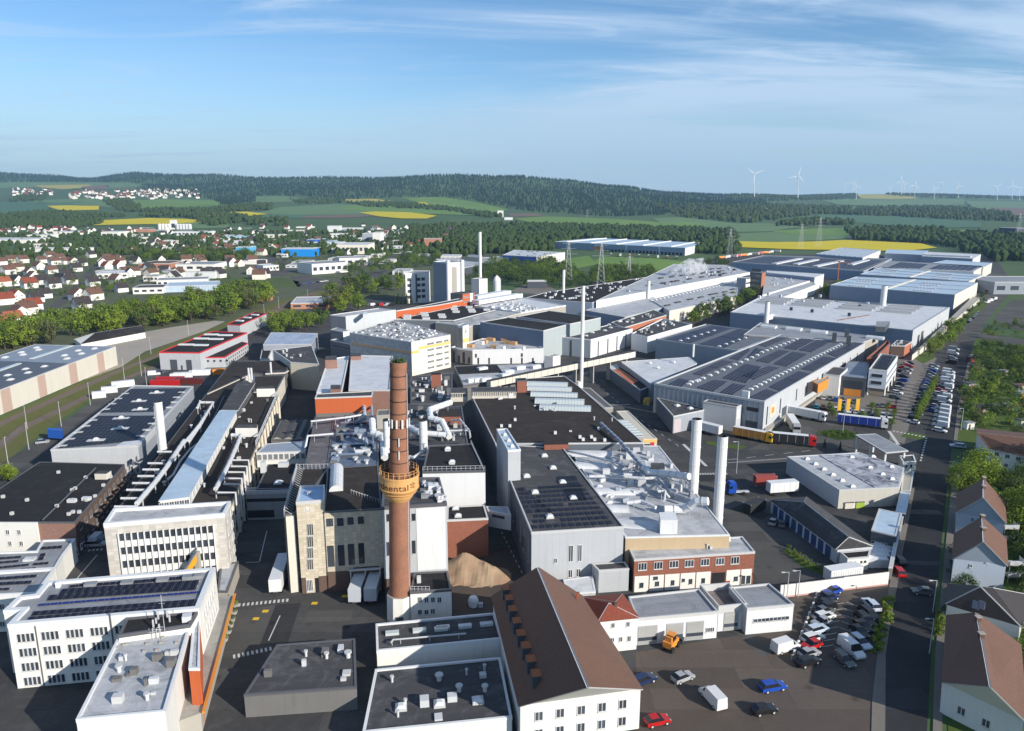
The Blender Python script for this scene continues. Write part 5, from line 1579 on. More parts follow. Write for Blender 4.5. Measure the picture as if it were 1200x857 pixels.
# pale roofed production hall right of the main hall
WR=Bld('production_hall','pale roofed production hall crowded with ducts and silver pipe work',[(733,630),(855,627.2),(772.5,523),(664,521)],h=ch-2.4,wall=DGREY,walls={0:surf('beige fascia',(0.55,0.42,0.27),'ribs',0.7,0.2,0.1,cell=(0.5,5))},top=MEMB,cop=WMETAL,pp=0.12,cw=0.3)
def barrel(b,x0,y0,x1,y1,w,ox,oy,H=.9,k=8):
 a,c=P(*z8(ox,oy,(x0,y0)),b.h),P(*z8(ox,oy,(x1,y1)),b.h)
 d=(c-a).normalized();v=Vector((-d.y,d.x,0))*w/2;m=MB()
 f=lambda p,an:p+v*math.cos(an)+Vector((0,0,H*math.sin(an)))
 for i in range(k):m.face([f(a,math.pi*i/k),f(c,math.pi*i/k),f(c,math.pi*(i+1)/k),f(a,math.pi*(i+1)/k)],MEMW)
 m.face([f(a,math.pi*i/k)for i in range(k+1)],DOME);m.face([f(c,math.pi*i/k)for i in range(k+1)][::-1],DOME)
 m.build('barrel_skylight',b.root)
barrel(WR,110,425,545,432,4.5,650,480);barrel(WR,190,540,660,548,4.2,650,480);barrel(WR,385,790,860,790,4.2,650,480)
barrel(WR,100,300,300,305,3.8,700,560);barrel(WR,190,435,590,465,4.4,700,560,.5)
WR.block(z8(700,560,(605,405),(770,405),(745,330),(590,330)),3.2,WMETAL,WMETAL,name='white_cabin')
WR.block(zL((930,575),(1055,575),(1045,510),(920,510)),2.6,MGREY,TARG,name='grey_cabin')
WR.block(zL((800,560),(960,560),(930,480),(800,480)),0.5,MEMW,MEMW,name='roof_platform')
def duct(b,pts,r,mat=DUCT,name='duct'):
 w=[P(*p[:2],b.h+p[2])for p in pts]
 m=MB();m.tube(w,r,mat,10);m.build(name,b.root,smooth=True)
 m=MB();
 for i in range(len(w)-1):
  L=(w[i+1]-w[i]).length;k=max(1,int(L/2.5));dd=(w[i+1]-w[i]).normalized()*.07
  for j in range(k):
   p=w[i].lerp(w[i+1],(j+.5)/k);m.tube([p-dd,p+dd],r*1.1,STEEL,10)
   if(j%2)==0:m.tube([(p.x,p.y,b.h),(p.x,p.y,p.z)],.07,STEEL,4)
 m.build(name+'_flange',b.root)
A=lambda x,y:zL((x,y));Bq=lambda x,y:z8(700,560,(x,y))
# long dark sloping conveyor pipe with big white elbow towards the stack
duct(WR,[(*A(440,130),3.5),(*A(620,300),3.2),(*A(850,560),2.8)],.5,surf('blue grey duct',(0.17,0.21,0.30),'plain',0.4,0.4,0.2))
duct(WR,[(*A(850,555),2.8),(*A(900,600),2.4),(*A(1080,618),2.6),(*A(1290,640),4.5)],.85,WMETAL)
duct(WR,[(*Bq(640,300),1.2),(*Bq(820,305),1.2),(*Bq(950,225),4.0),(*Bq(1060,225),4.5)],.95,WMETAL)
duct(WR,[(*A(60,385),1.6),(*A(280,430),1.6),(*A(520,490),1.5),(*A(700,545),1.4)],.28,BLUEG)
duct(WR,[(*A(330,640),1.2),(*A(560,640),1.2),(*A(860,660),1.4),(*A(1060,650),1.6)],.4,DUCT)
duct(WR,[(*Bq(590,20),2.2),(*Bq(700,140),2.0),(*Bq(900,215),1.8)],.45,MGREY)
duct(WR,[(*Bq(280,240),1.5),(*Bq(420,225),1.8),(*Bq(560,285),1.5)],.45,DUCT)
duct(WR,[(*Bq(480,110),1.0),(*Bq(560,60),2.4),(*Bq(640,130),2.4),(*Bq(690,190),1.0)],.3,STEEL)
duct(WR,[(*Bq(580,130),2.5),(*Bq(650,130),2.5),(*Bq(640,220),2.5)],.3,DUCT)
duct(WR,[(*A(560,640),1.2),(*A(540,620),2.2)],.4,DUCT)
r_=random.Random(31)
for k in range(60):
 u,v=r_.random(),r_.random()
 p=WR.uvp(.10+.85*u,.30+.5*v)if k<42 else WR.uvp(.55+.42*u,.55+.4*v)
 w,dd,hh=round(r_.uniform(.4,2.4),1),round(r_.uniform(.3,1.2),1),round(r_.uniform(.3,1.8),1)
 inst('roof_unit',box_mesh('roof_unit',w,dd,hh,r_.choice([DUCT,DUCT,MEMW,MGREY,STEEL])),WR.root,p,WR.ang+r_.choice([0,0,.6]))
m=MB()
for k in range(15):
 u,v=.25+.7*r_.random(),.3+.45*r_.random();p=WR.uvp(u,v);q=p+Vector((r_.uniform(-3,3),r_.uniform(-2,2),0));z=r_.uniform(.5,2.0)
 m=MB();m.tube([p,p+Vector((0,0,z)),q+Vector((0,0,z)),q],.13,r_.choice([STEEL,DUCT,TRIMD]),5);m.build('small_pipe',WR.root)
WR.domes([A(165,388),A(230,505),A(420,765),A(690,640),A(520,835),Bq(120,250),Bq(20,95)],1.8,1.2)
# front brick office
BO=Bld('brick_office','two storey red brick office with white framed windows above white gate panels',zC((95,395),(672,358),(612,285),(60,322)),base=(0,694.2),wall=BRICK,walls={3:BRICKD},top=MEMB,cop=TRIM,pp=0.25,cw=0.3)
BO.winrect(0,[(*zC((x0,y0)),*zC((x1,y1)))for x0,y0,x1,y1 in[(113,406,155,442),(188,401,231,437),(262,396,306,430),(336,392,380,426),(412,387,454,420),(484,382,525,416),(556,377,597,412)]],fr=FRAMEW,bars=2)
L=(BO.c[1]-BO.c[0]).length
ts=[BO.onwall(0,*zC((x,500)))[0]for x in(93,165,238,312,387,460,530,600,655)]
for k in range(8):
 if k==5:BO.panel(0,ts[k]+.15,ts[k+1]-.15,0.02,3.2,BLACK,'gate_opening',.04)
 else:BO.panel(0,ts[k]+.12,ts[k+1]-.12,0.02,3.6,WHITE,'wall_panel',.1)
BO.winrect(0,[(*zC((x0,y0)),*zC((x1,y1)))for x0,y0,x1,y1 in[(120,502,138,524),(195,496,212,516),(270,490,286,512),(322,482,336,496),(356,484,371,506),(416,480,432,502),(572,472,588,492),(187,472,206,486)]],fr=FRAMED,bars=0,off=.12)
BO.winrect(0,[(*zC((608,470)),*zC((622,506)))],fr=FRAMED,bars=0,off=.12,name='door')
BO.winrect(0,[(*zC((632,468)),*zC((648,504)))],fr=FRAMED,bars=0,off=.12,name='door')
BO.winrect(0,[(*zC((536,492)),*zC((550,508)))],fr=RED,glass=RED,bars=0,off=.12,name='sign_plate')
# red stripe and white band against the hall behind
m=MB();a,c=P(*zC((93,338)),BO.h),P(*zC((548,312)),BO.h);m.hexa([a,c,c+Vector((0,.25,0)),a+Vector((0,.25,0))],Vector((0,0,.5)),RED);m.build('red_stripe',BO.root)
m=MB();a,c=P(*zC((55,332)),BO.h),P(*zC((555,305)),BO.h);m.hexa([a,c,c+Vector((0,.3,0)),a+Vector((0,.3,0))],Vector((0,0,1.1)),WHITE);m.build('white_band',BO.root)
clutter(BO,zC((330,325),(410,325),(410,305),(330,310)),6,8,smax=1.2)
clutter(BO,zC((430,345),(520,335),(520,320),(430,325)),7,9,smax=.6)
# blocks between hall and office
K1=Bld('plant_room','small grey metal plant room with dark roof at the foot of the main hall',zA((905,446),(1050,436),(1030,403),(872,413)),h=5.0,wall=LGREY,top=TARG,cop=TRIM,pp=0.1)
K2=Bld('white_canopy','low white fabric roofed lean-to beside the small plant room',zA((760,555),(890,545),(875,470),(735,488)),h=2.8,wall=LGREY,top=MEMW,cop=WMETAL,pp=0.05,cat='canopy')
# garage building at the front
GB=Bld('garage_building','low pale grey garage building with roller doors and stepped flat roofs',zC((110,680),(495,646),(404,538),(68,575)),h=5.2,wall=LGREY,walls={0:WMETAL},top=MEMG,cop=TRIM,pp=0.35,cw=0.25)
g2=Bld('x',None,zC((635,632),(858,612),(738,512),(548,530)),h=5.2,wall=LGREY,walls={0:WMETAL},top=MEMG,cop=TRIM,pp=0.35,cw=0.25,into=GB)
g3=Bld('x',None,zC((497.5,646),(633,632.5),(546,531),(408,543)),h=4.0,wall=LGREY,walls={0:WMETAL},top=surf('rusty grey roof',(0.22,0.20,0.19),'membrane',0.8,0.2,0.6,col2=(0.12,0.05,0.035)),cop=TRIM,pp=1.4,cw=0.25,into=GB)
def gates(b,i,rects,mat,name='roller_door'):
 for x0,y0,x1,y1 in rects:
  t0,_=b.onwall(i,*zC((x0,(y0+y1)/2)));t1,_=b.onwall(i,*zC((x1,(y0+y1)/2)))
  b.panel(i,t0-.1,t1+.1,0.01,3.9,STEEL,'door_frame',.05)
  n=5
  for k in range(n):b.panel(i,t0,t1,.1+k*.74,.1+(k+1)*.74-.05,GLASS if k==1 else mat,name,.1)
gates(GB,0,[(113,700,203,790),(250,683,328,770),(345,678,425,765)],surf('rnd_door panel grey',(0.36,0.36,0.35),'plain',0.5,0.4,0.2))
gates(g3,0,[(522,688,588,740)],MATS['rnd_door panel grey'])
GB.winrect(0,[(*zC((436,715)),*zC((478,738)))],bars=3)
t,z=g2.onwall(0,*zC((675,680)));t1,_=g2.onwall(0,*zC((825,668)))
for k in range(9):g2.win(0,t+(t1-t)*k/8,2.4,.9,.8,fr=TRIM,bars=0)
for xx in(615,):
 tt,_=g3.onwall(0,*zC((xx,715)));g3.panel(0,tt,tt+1.1,0,2.3,SLATE,'door',.06)
for x,y in[(320,672),(345,670),(365,675),(645,648),(665,645),(690,650)]:
 pass
 # red roofed house and big brown roof
def gable(name,label,eaves,ridge,he,hr,wall,roof,z0=0.0,cat='house',over=0.4,group=None,hip=False):
 """eaves: four seen corners at height he in order around; ridge: two seen points at height hr (first near edge 0->1 side)"""
 e=[P(x,y,he)for x,y in eaves];r=[P(x,y,hr)for x,y in ridge]
 cen=sum(e,Vector())/4
 t=thing(name,label,cat,(cen.x,cen.y,z0),group)
 c=ccw([Vector((p.x,p.y,0))for p in e]);rev=(c[0]-Vector((e[0].x,e[0].y,0))).length>.01 or(c[1]-Vector((e[1].x,e[1].y,0))).length>.01
 def F(m,q,mat):
  q=[Vector(p)for p in q]
  n=(q[1]-q[0]).cross(q[2]-q[0]);mid=sum(q,Vector())/len(q);out=(mid-(cen+Vector((0,0,he/2-cen.z))));
  if n.dot(out)<0:q=q[::-1]
  m.face(q,mat)
 m=MB()
 base=[Vector((p.x,p.y,z0))for p in e]
 ins=[Vector((p.x,p.y,0))for p in e]
 for i in range(4):
  j=(i+1)%4;F(m,[base[i],base[j],e[j],e[i]],wall)
 if not hip:
  F(m,[e[0],e[1],r[0]],wall);F(m,[e[2],e[3],r[1]],wall)
 m.build('wall',t)
 m=MB();th=.25
 up=Vector((0,0,.06))
 f=[e[0]+up,e[1]+up,e[2]+up,e[3]+up];g=[r[0]+up,r[1]+up]
 if not hip:
  ax=(g[0]-g[1]).normalized()*over
  f=[f[0]+ax,f[1]+ax,f[2]-ax,f[3]-ax];g=[g[0]+ax,g[1]-ax]
 s1=((f[1]+f[2])/2-(g[0]+g[1])/2).normalized()*over;s0=((f[0]+f[3])/2-(g[0]+g[1])/2).normalized()*over
 f=[f[0]+s0,f[1]+s1,f[2]+s1,f[3]+s0]
 def slab(q):
  q=[Vector(p)for p in q];n=(q[1]-q[0]).cross(q[2]-q[0]).normalized()
  if n.z<0:q=q[::-1];n=-n
  lo=[p+Vector((0,0,0))for p in q];hi=[p+n*.22 for p in q]
  m.face(hi,roof);m.face(lo[::-1],roof)
  for i in range(len(q)):
   j=(i+1)%len(q);m.face([lo[i],lo[j],hi[j],hi[i]],TRIM)
 slab([f[1],f[2],g[1],g[0]]);slab([f[3],f[0],g[0],g[1]])
 if hip:slab([f[0],f[1],g[0]]);slab([f[2],f[3],g[1]])
 m.build('roof',t)
 return t,e,r
RH,e,r=gable('house','white house with bright red hipped tile roof beside the garage building',zA((912,692),(1090,674),(1012,560),(822,572)),zA((955,605),(985,600)),6.2,8.0,WHITE,TILER,hip=True)
ww=Bld('x',None,[(0,0)]*4,h=6.2,world=[tuple(p)for p in e],wall=WHITE,top=TILER,pp=0,into=RH,wname='inner_wall')if False else None
class WallRef(Bld):
 def __init__(s,root,e,h):
  s.c=[Vector((p.x,p.y,0))for p in e];s.root=root;s.h=h
  s.rev=ccw(s.c)[0]!=s.c[0]or ccw(s.c)[1]!=s.c[1];d=(s.c[1]-s.c[0]).normalized();s.ang=math.atan2(d.y,d.x)
R=WallRef(RH,e,6.2)
R.winrect(0,[(*zA((x0,y0)),*zA((x1,y1)))for x0,y0,x1,y1 in[(963,693,982,718),(1035,688,1053,712),(961,765,978,786),(1001,760,1018,784),(1041,757,1058,782)]],bars=1)
m=MB();p=P(*zA((985,618)),7.6);m.box(p-Vector((0,0,.6)),.5,.5,1.4,BRICKD);m.build('chimney',RH)
BRf,e2,r2=gable('long_house','long brown tiled gable roof with a row of orange fronted dormers',zA((1105,1010),(530,1090),(400,572),(822,572)),zA((850,1000),(615,438)),7.0,17.5,WHITE,TILEB)
print('long house',[tuple(round(v,1)for v in p)for p in e2],[tuple(round(v,1)for v in p)for p in r2])
for k,(x,y)in enumerate([(472,548),(488,595),(504,648),(524,706),(545,765),(568,825),(592,890),(618,960)]):
# dormer: small box with orange tiled top on the left slope
 dn=(r2[0]-r2[1]);dn.z=0;dn.normalize();side=Vector((-dn.y,dn.x,0))
 if(e2[1]-r2[0]).dot(side)<0:side=-side
 pn=(e2[2]-e2[1]).cross(r2[0]-e2[1]).normalized();dd=ray(*zA((x,y)));o=Vector((0,0,CAM_H));p=o+dd*((e2[1]-o).dot(pn)/dd.dot(pn))
 m=MB();q=[p-dn*.95+side*1.1,p+dn*.95+side*1.1,p+dn*.95-side*1.2,p-dn*.95-side*1.2]
 q=[v+Vector((0,0,-1.7))for v in q]
 if(q[1]-q[0]).cross(q[2]-q[1]).z<0:q=q[::-1]
 m.hexa(q,Vector((0,0,2.7)),SLATE,surf('orange dormer tiles',(.5,.17,.07),'tiles',.7,.2,.2,cell=(.3,.35),line=.03));m.build('dormer',BRf)
for x,y in[(685,498),(712,545),(750,645),(805,540),(722,602),(805,745),(845,830)]:
 p=P(*zA((x,y)),12.2);m=MB();m.box((p.x,p.y,10.8),.6,.6,1.0,TILEO if x>790 else TRIM);m.build('roof_vent',BRf)
R=WallRef(BRf,e2,7)
for k in range(5):
 L=(R.c[1]-R.c[0]).length
 for z in(1.0,4.0):R.win(0,L*(.15+k*.175),z,1.3,1.6)
 if 0<k<4:R.win(0,L*(.15+k*.175),7.6,1.1,1.4)
 # bottom centre flat roofs
FB=Bld('garage_row','low black roofed block with white front parapet and a line of skylights',[(441.5,764.5),(588,750),(579,720),(440.5,733)],h=4.0,wall=WHITE,top=TARG,cop=WMETAL,pp=0.35)
for x,y,ox in[(897,748,240),(1027,735,240),(1130,728,240),(265,715,480),(368,705,480),(160,722,480)]:
 FB.roofbox(*z4(ox,560,(x,y)),2.4,1.0,.5,SKYL,name='skylight')
duct(FB,[(*zB((890,790)),.8),(*zB((900,775)),.9),(*zA((270,745)),.9)],.16,STEEL,'roof_pipe')
GH=Bld('gatehouse_roof','dark ribbed flat roof of the low gatehouse at the yard entrance',[(286,815),(418,806),(416,749),(324.5,756)],h=4.0,wall=CONCD,top=TARG,cop=TRIMD,pp=0.12)
clutter(GH,[(300,800),(410,800),(410,756),(330,760)],9,91)
clutter(A2,zF((-150,1350),(480,1350),(640,800),(60,850)),16,92,smax=1.4)
GH2=Bld('garage_row','low front block with white coping below the black roofed garage row',[(425,860),(600,842),(586,772),(440,786)],h=3.4,wall=WHITE,top=TARG,cop=WMETAL,pp=0.3)
clutter(GH2,[(440,850),(585,835),(575,785),(450,795)],12,93)
GH2.domes([(470,830),(515,826),(560,822)],1.8,1.8)
# ---------------------------------------------------------------- right half of the works
MEMD=surf('dark grey roof membrane',(.13,.14,.16),'membrane',.6,.3,.3)
S=lambda x,y:zP((x,y))
T_=lambda x,y:zz(7.144,740,370,(x,y))
U_=lambda x,y:zz(7.144,880,370,(x,y))
PH=Bld('solar_hall','huge grey hall with blue solar rows and lines of roof domes beside the truck yard',[(766.6,450.5),(895.9,471.9),(1014,403),(914,393)],base=(1,507.4),wall=MGREY,walls={1:LGREY},top=MEMD,cop=LGREY,pp=0.5,cw=0.5)
def strips(b,quad,n,mat=PVB,gap=.3,sub=2):
 """long strips of modules running away from the viewer"""
 A,B,C,D=[P(x,y,b.h)for x,y in quad]
 for k in range(n):
  u0,u1=(k+gap/2)/n,(k+1-gap/2)/n
  for j in range(sub):
   v0,v1=j/sub+.01,(j+1)/sub-.01
   f=lambda u,v:((A*(1-u)+B*u)*(1-v)+(D*(1-u)+C*u)*v)
   q=[f(u0,v0),f(u1,v0),f(u1,v1),f(u0,v1)]
   if(q[1]-q[0]).cross(q[2]-q[1]).z<0:q=q[::-1]
   m=MB();z=Vector((0,0,.25))
   t=[p+z for p in q];L=(q[2]-q[1]).length;W=(q[1]-q[0]).length
   m.face(t,mat,[(0,0),(W,0),(W,L),(0,L)])
   for i in range(4):
    jj=(i+1)%4;m.face([q[i]+Vector((0,0,.05)),q[jj]+Vector((0,0,.05)),t[jj],t[i]],TRIMD)
   m.build('solar_row',b.root)
for q,n in[
((T_(300,582),T_(420,605),T_(480,545),T_(400,528)),4),
((T_(545,605),T_(690,640),T_(810,555),T_(690,540)),5),
((T_(740,648),T_(850,668),T_(970,590),T_(850,570)),4),
((T_(510,490),T_(590,505),T_(860,390),T_(760,375)),5),
((T_(760,525),T_(960,568),U_(90,430),T_(960,405)),7),
((U_(-10,685),U_(105,725),U_(245,655),U_(130,618)),5),
((U_(-90,510),U_(30,540),U_(245,440),U_(150,425)),4),
((U_(150,600),U_(255,635),U_(500,490),U_(400,468)),5),
((T_(820,360),T_(900,375),U_(-10,300),T_(990,270)),3),
((U_(40,380),U_(150,400),U_(330,300),U_(240,290)),4),
((U_(190,405),U_(300,430),U_(480,325),U_(350,305)),5),
((U_(420,450),U_(520,465),U_(720,360),U_(610,345)),5),
((U_(60,245),U_(130,265),U_(330,185),U_(250,175)),4),
((U_(270,275),U_(380,290),U_(540,205),U_(430,190)),4),
((U_(400,290),U_(510,310),U_(680,215),U_(560,205)),5),
((U_(640,320),U_(720,350),U_(950,235),U_(870,225)),4),
((U_(-30,350),U_(10,360),U_(110,290),U_(40,270)),2)]:
 strips(PH,q,n)
def domeline(b,a,c,n,w=1.8,d=1.4):
 A,C=P(*a,b.h),P(*c,b.h)
 for k in range(n):inst('skylight',dome_mesh(w,d),b.root,A.lerp(C,k/(n-1)),b.ang)
domeline(PH,T_(480,580),T_(1050,335),12);domeline(PH,T_(1000,620),U_(750,245),26);domeline(PH,T_(500,560),T_(560,545),2)
domeline(PH,T_(1090,310),U_(380,200),9)
PH.roofbox(*T_(955,690),2.4,1.2,2.6,WMETAL)
st=stack(T_(505,0)[0],T_(0,425)[1],T_(0,545)[1],.45,'thin short white flue on the solar hall roof',rings=1,foot=PH.h,hh=PH.h+6,group='roof flues')
Lp=(PH.c[2]-PH.c[1]).length
for x,y0,y1 in[(726,395,480),(790,365,425),(868,312,365),(918,282,330)]:
 t0,zb=PH.onwall(1,*S(x,y1));PH.win(1,t0,max(1.2,zb),.9,round(PH.h-2.2-max(1.2,zb),1),fr=FRAMED,bars=0)
for k in range(6):PH.win(1,Lp*(.45+k*.09),2.0,.9,6.5,fr=FRAMED,bars=0)
PH.panel(1,*(PH.onwall(1,*S(742,440))[0],PH.onwall(1,*S(768,440))[0]),4.0,8.4,surf('faded banner',(0.62,0.50,0.40),'plain',0.6,0.3),'banner',.08)
t0,t1=PH.onwall(1,*S(749,440))[0],PH.onwall(1,*S(761,440))[0]
PH.panel(1,t0,t1,5.2,7.4,ORANGE,'banner_mark',.1)
t0,t1=PH.onwall(1,*S(800,430))[0],PH.onwall(1,*S(822,420))[0];PH.panel(1,t0,t1,0,4.6,SLATE,'gate',.06)
t0,t1=PH.onwall(0,*S(632,400))[0],PH.onwall(0,*S(690,410))[0];PH.panel(0,t0,t1,7.2,8.6,FRAMED,'louvre',.08)
PH.panel(0,t0,t1,0,3.6,SLATE,'gate',.08)
for k in range(1,22):
 PH.panel(0,(PH.c[1]-PH.c[0]).length*k/22-.05,(PH.c[1]-PH.c[0]).length*k/22+.05,.2,PH.h-.3,DGREY,'seam',.03)
 # plinth along the long wall
PL=Bld('ramp','pale concrete ramp wall along the foot of the solar hall',[S(720,500),S(725,515),S(1010,310),S(1003,300)],h=1.3,wall=CONC,top=CONC,cop=CONC,pp=0.02,cat='ramp')
# blocks at its front
Q1=Bld('works_annex','low angular grey annex with dark roof at the front corner of the solar hall',[S(283,442),S(428,412),S(428,402),S(202,352)],h=6.2,wall=MGREY,walls={3:DGREY},top=TARG,cop=TRIM,pp=0.15)
Q1.domes([S(300,392),S(362,405)],2,1.6)
t1=(Q1.c[1]-Q1.c[0]).length;Q1.panel(0,t1*.02,t1*.25,.1,5.0,surf('pale pink panel',(0.45,0.40,0.42),'plain',0.6,0.3),'roller_door',.08)
Q2=Bld('works_annex','grey box annex with dark roof and stair tower on the solar hall front',[S(424,372),S(585,398),S(608,388),S(445,362)],h=9.0,wall=LGREY,top=TARG,cop=TRIM,pp=0.2)
Q2.panel(1,.4,2.6,4.5,8.0,WMETAL,'white_door',.06)
m=MB()
for k in range(4):
 q=P(*S(620,470+9*(k%2)),0);m.tube([(q.x,q.y,1.5*k),(q.x+2.8,q.y+.8,1.5*k+1.5)],.25,STEEL,4);m.tube([(q.x+.7*k,q.y,0),(q.x+.7*k,q.y,7)],.12,STEEL,4)
m.build('outer_stair',Q2.root)
Q3=Bld('works_annex','small orange box bridge on the side wall of the solar hall',[S(975,288),S(1025,262),S(1022,250),S(950,275)],h=9.4,z0=5.6,wall=ORANGE,walls={3:TILEB},top=CONC,cop=ORANGE,pp=0.1)
V_=lambda x,y:zR((x,y))
ZT=lambda x,y:z8(1000,360,(x,y))
EN=Bld('entrance_building','white entrance block with oval windows beside the solar hall',[V_(183,240),V_(262,248),V_(300,212),V_(225,205)],h=8.8,wall=WHITE,top=TARG,cop=TRIM,pp=0.2)
for z in(5.0,1.6):EN.win(1,(EN.c[2]-EN.c[1]).length*.45,z,1.6,2.4,fr=FRAMED,bars=0)
EG=Bld('entrance_building','dark glazed foyer with orange door zone between two white blocks',[V_(270,250),V_(388,262),V_(405,180),V_(300,180)],h=8.0,wall=SLATE,top=surf('dusty blue roof',(0.17,0.20,0.25),'tar',0.5,0.3,0.4),cop=TRIMD,pp=0.2)
L=(EG.c[1]-EG.c[0]).length;EG.panel(0,L*.15,L*.85,.1,3.0,ORANGE,'orange_door_front',.1);EG.panel(0,L*.1,L*.9,3.6,6.6,GLASS,'glazing',.08)
OF=Bld('pillared_office','pale blue white office raised on pillars with two strip windows',[ZT(150,600),ZT(325,618),ZT(425,475),ZT(262,450)],h=11.0,z0=3.4,wall=surf('pale blue white cladding',(0.60,0.64,0.70),'plain',0.5,0.4,0.1),top=surf('mossy dark roof',(0.10,0.105,0.10),'tar',0.8,0.2,0.5),cop=WMETAL,pp=0.4)
L=(OF.c[1]-OF.c[0]).length
for z in(8.2,5.2):
 OF.win(0,L*.47,z,round(L*.58,1),1.3,fr=FRAMED,bars=5)
 for k in range(9):OF.win(1,2+k*((OF.c[2]-OF.c[1]).length-4)/8,z,2.4,1.2,fr=TRIM,bars=1)
for u,v in[(.03,.03),(.97,.03),(.97,.35),(.97,.68),(.97,.97),(.03,.97),(.03,.5)]:
 q=OF.uvp(u,v,0);inst('pillar',box_mesh('pillar',.5,.5,3.4,WHITE),OF.root,q)
pv_rows(OF,[ZT(200,590),ZT(310,600),ZT(380,480),ZT(285,470)],5,4,lift=.15,gap=.3,tilt=.1)
BW=Bld('works_building','blue grey roofed building with long red brick parapet behind the pillared office',[ZT(130,500),ZT(210,500),ZT(350,362),ZT(330,330),ZT(100,400)][:4],h=9.5,wall=BRICK,top=TARG,cop=BRICK,pp=0.9,cw=.4)
BW2=Bld('works_building','low dark brick box with cluttered roof under the big white roofed hall',[ZT(360,370),ZT(492,375),ZT(560,335),ZT(420,320)],h=6.5,wall=BRICKD,walls={1:surf('orange brick',(0.40,0.13,0.07),'brick',0.85,0.2,0.2,cell=(0.5,.16),line=.014,lcol=(.3,.2,.15))},top=TARG,cop=TRIM,pp=.3)
clutter(BW2,[ZT(380,365),ZT(480,365),ZT(520,340),ZT(430,330)],8,61)
BW3=Bld('works_building','low grey shed with arched white roof lights at the back of the solar hall',[U_(-60,160),U_(940,225),U_(1070,180),U_(80,60)],h=PH.h+.2,wall=CONC,top=MEMG,cop=TRIM,pp=.2)
for x,y in[(150,100),(360,120),(570,145),(1040,195)]:
 p=P(*U_(x,y),BW3.h);m=MB()
 for k in range(6):
  a0,a1=math.pi*k/6,math.pi*(k+1)/6
  dx=Vector((math.cos(PH.ang),math.sin(PH.ang),0));dy=Vector((-dx.y,dx.x,0))
  f=lambda an,s:p+dy*2.2*math.cos(an)+Vector((0,0,1.6*math.sin(an)))+dx*s
  m.face([f(a0,-4),f(a0,4),f(a1,4),f(a1,-4)][::-1],MEMW)
  m.face([f(a0,-4),f(a1,-4),p-dx*4],DOME);m.face([f(a0,4),p+dx*4,f(a1,4)],DOME)
 m.build('arched_roof_light',BW3.root)
for x,y in[(695,210),(800,180),(815,235)]:BW3.roofbox(*U_(x,y),2.0,2.0,4.0,SLATE)
stack(z4(720,200,(720,0))[0],z4(0,200,(0,628))[1],z4(0,200,(0,765))[1]+10,1.35,'white stack rising behind the solar hall with domes',rings=4)
# left hall with solar roof
PH2=Bld('solar_hall','lower dark blue solar roofed hall touching the huge solar hall',[(768.7,398),(864,411.5),(914,392.5),(827,380.5)],h=PH.h-.5,wall=MGREY,top=MEMD,cop=LGREY,pp=.4,cw=.4)
strips(PH2,[T_(270,205),T_(500,235),T_(840,110),T_(680,85)],9,gap=.12);strips(PH2,[T_(560,243),T_(780,275),T_(1060,140),T_(900,115)],8,gap=.12)
domeline(PH2,T_(410,215),T_(690,130),6);domeline(PH2,T_(735,262),T_(1000,172),6)
stack(682-0.8,335,453,.78,'tall slender white stack at the corner of the dark rear hall',rings=7)
m=MB()
fl=G(*zG((232,610)));m.lathe(fl,[(1.9,0),(1.6,.8),(.9,3)],STACK,16);o=m.build('stack_foot');o['label']='flared white foot of the tall slender stack';o['category']='stack foot'
# white roofed sheds
stack(838.5,511,646,1.15,'right of the two white stacks rising beside the ducted hall',rings=6)
stack(809.5,491,622,1.2,'left of the two white stacks beside the ducted hall',rings=6)
N1=Bld('storage_shed','white roofed storage shed half in blue shade left of the solar hall',[S(175,287),S(395,188),S(357,158),S(30,180)],h=7.6,wall=MGREY,top=MEMW,cop=TRIM,pp=.1)
N1.domes([T_(150,400),T_(215,440),T_(350,395)],2.2,1.8)
N2=Bld('storage_shed','narrow low shed with orange and black roof parts along the road',[zG((820,632)),zG((925,590)),zG((590,385)),zG((505,408))],h=5.4,wall=DGREY,top=TARB,cop=TRIM,pp=.08)
m=MB();f=[P(x,y,5.42)for x,y in zG((735,575),(800,545),(622,430),(558,437))];m.hexa(f if(f[1]-f[0]).cross(f[2]-f[1]).z>0 else f[::-1],Vector((0,0,.12)),surf('orange sheet roof',(0.45,0.15,0.08),'membrane',.6,.2,.3));m.build('orange_roof_sheet',N2.root)
m=MB();f=[P(x,y,5.42)for x,y in zG((550,435),(620,425),(590,385),(508,408))];m.hexa(f if(f[1]-f[0]).cross(f[2]-f[1]).z>0 else f[::-1],Vector((0,0,.12)),MEMW);m.build('white_roof_sheet',N2.root)
tk=G(*zG((885,768)));t=thing('yellow_tank','yellow rounded tank at the corner of the solar hall','tank',tk)
m=MB();m.lathe(tk,[(1.6,0),(1.7,1.4),(1.4,2.4),(.7,2.9),(0,3.0)],surf('tank yellow',(.45,.28,.03),'plain',.5,.4,.3),14);m.build('shell',t,smooth=True)
m=MB();m.box(tk+Vector((0,-1.9,0)),.8,.3,1.6,STEEL);m.build('valve_box',t)
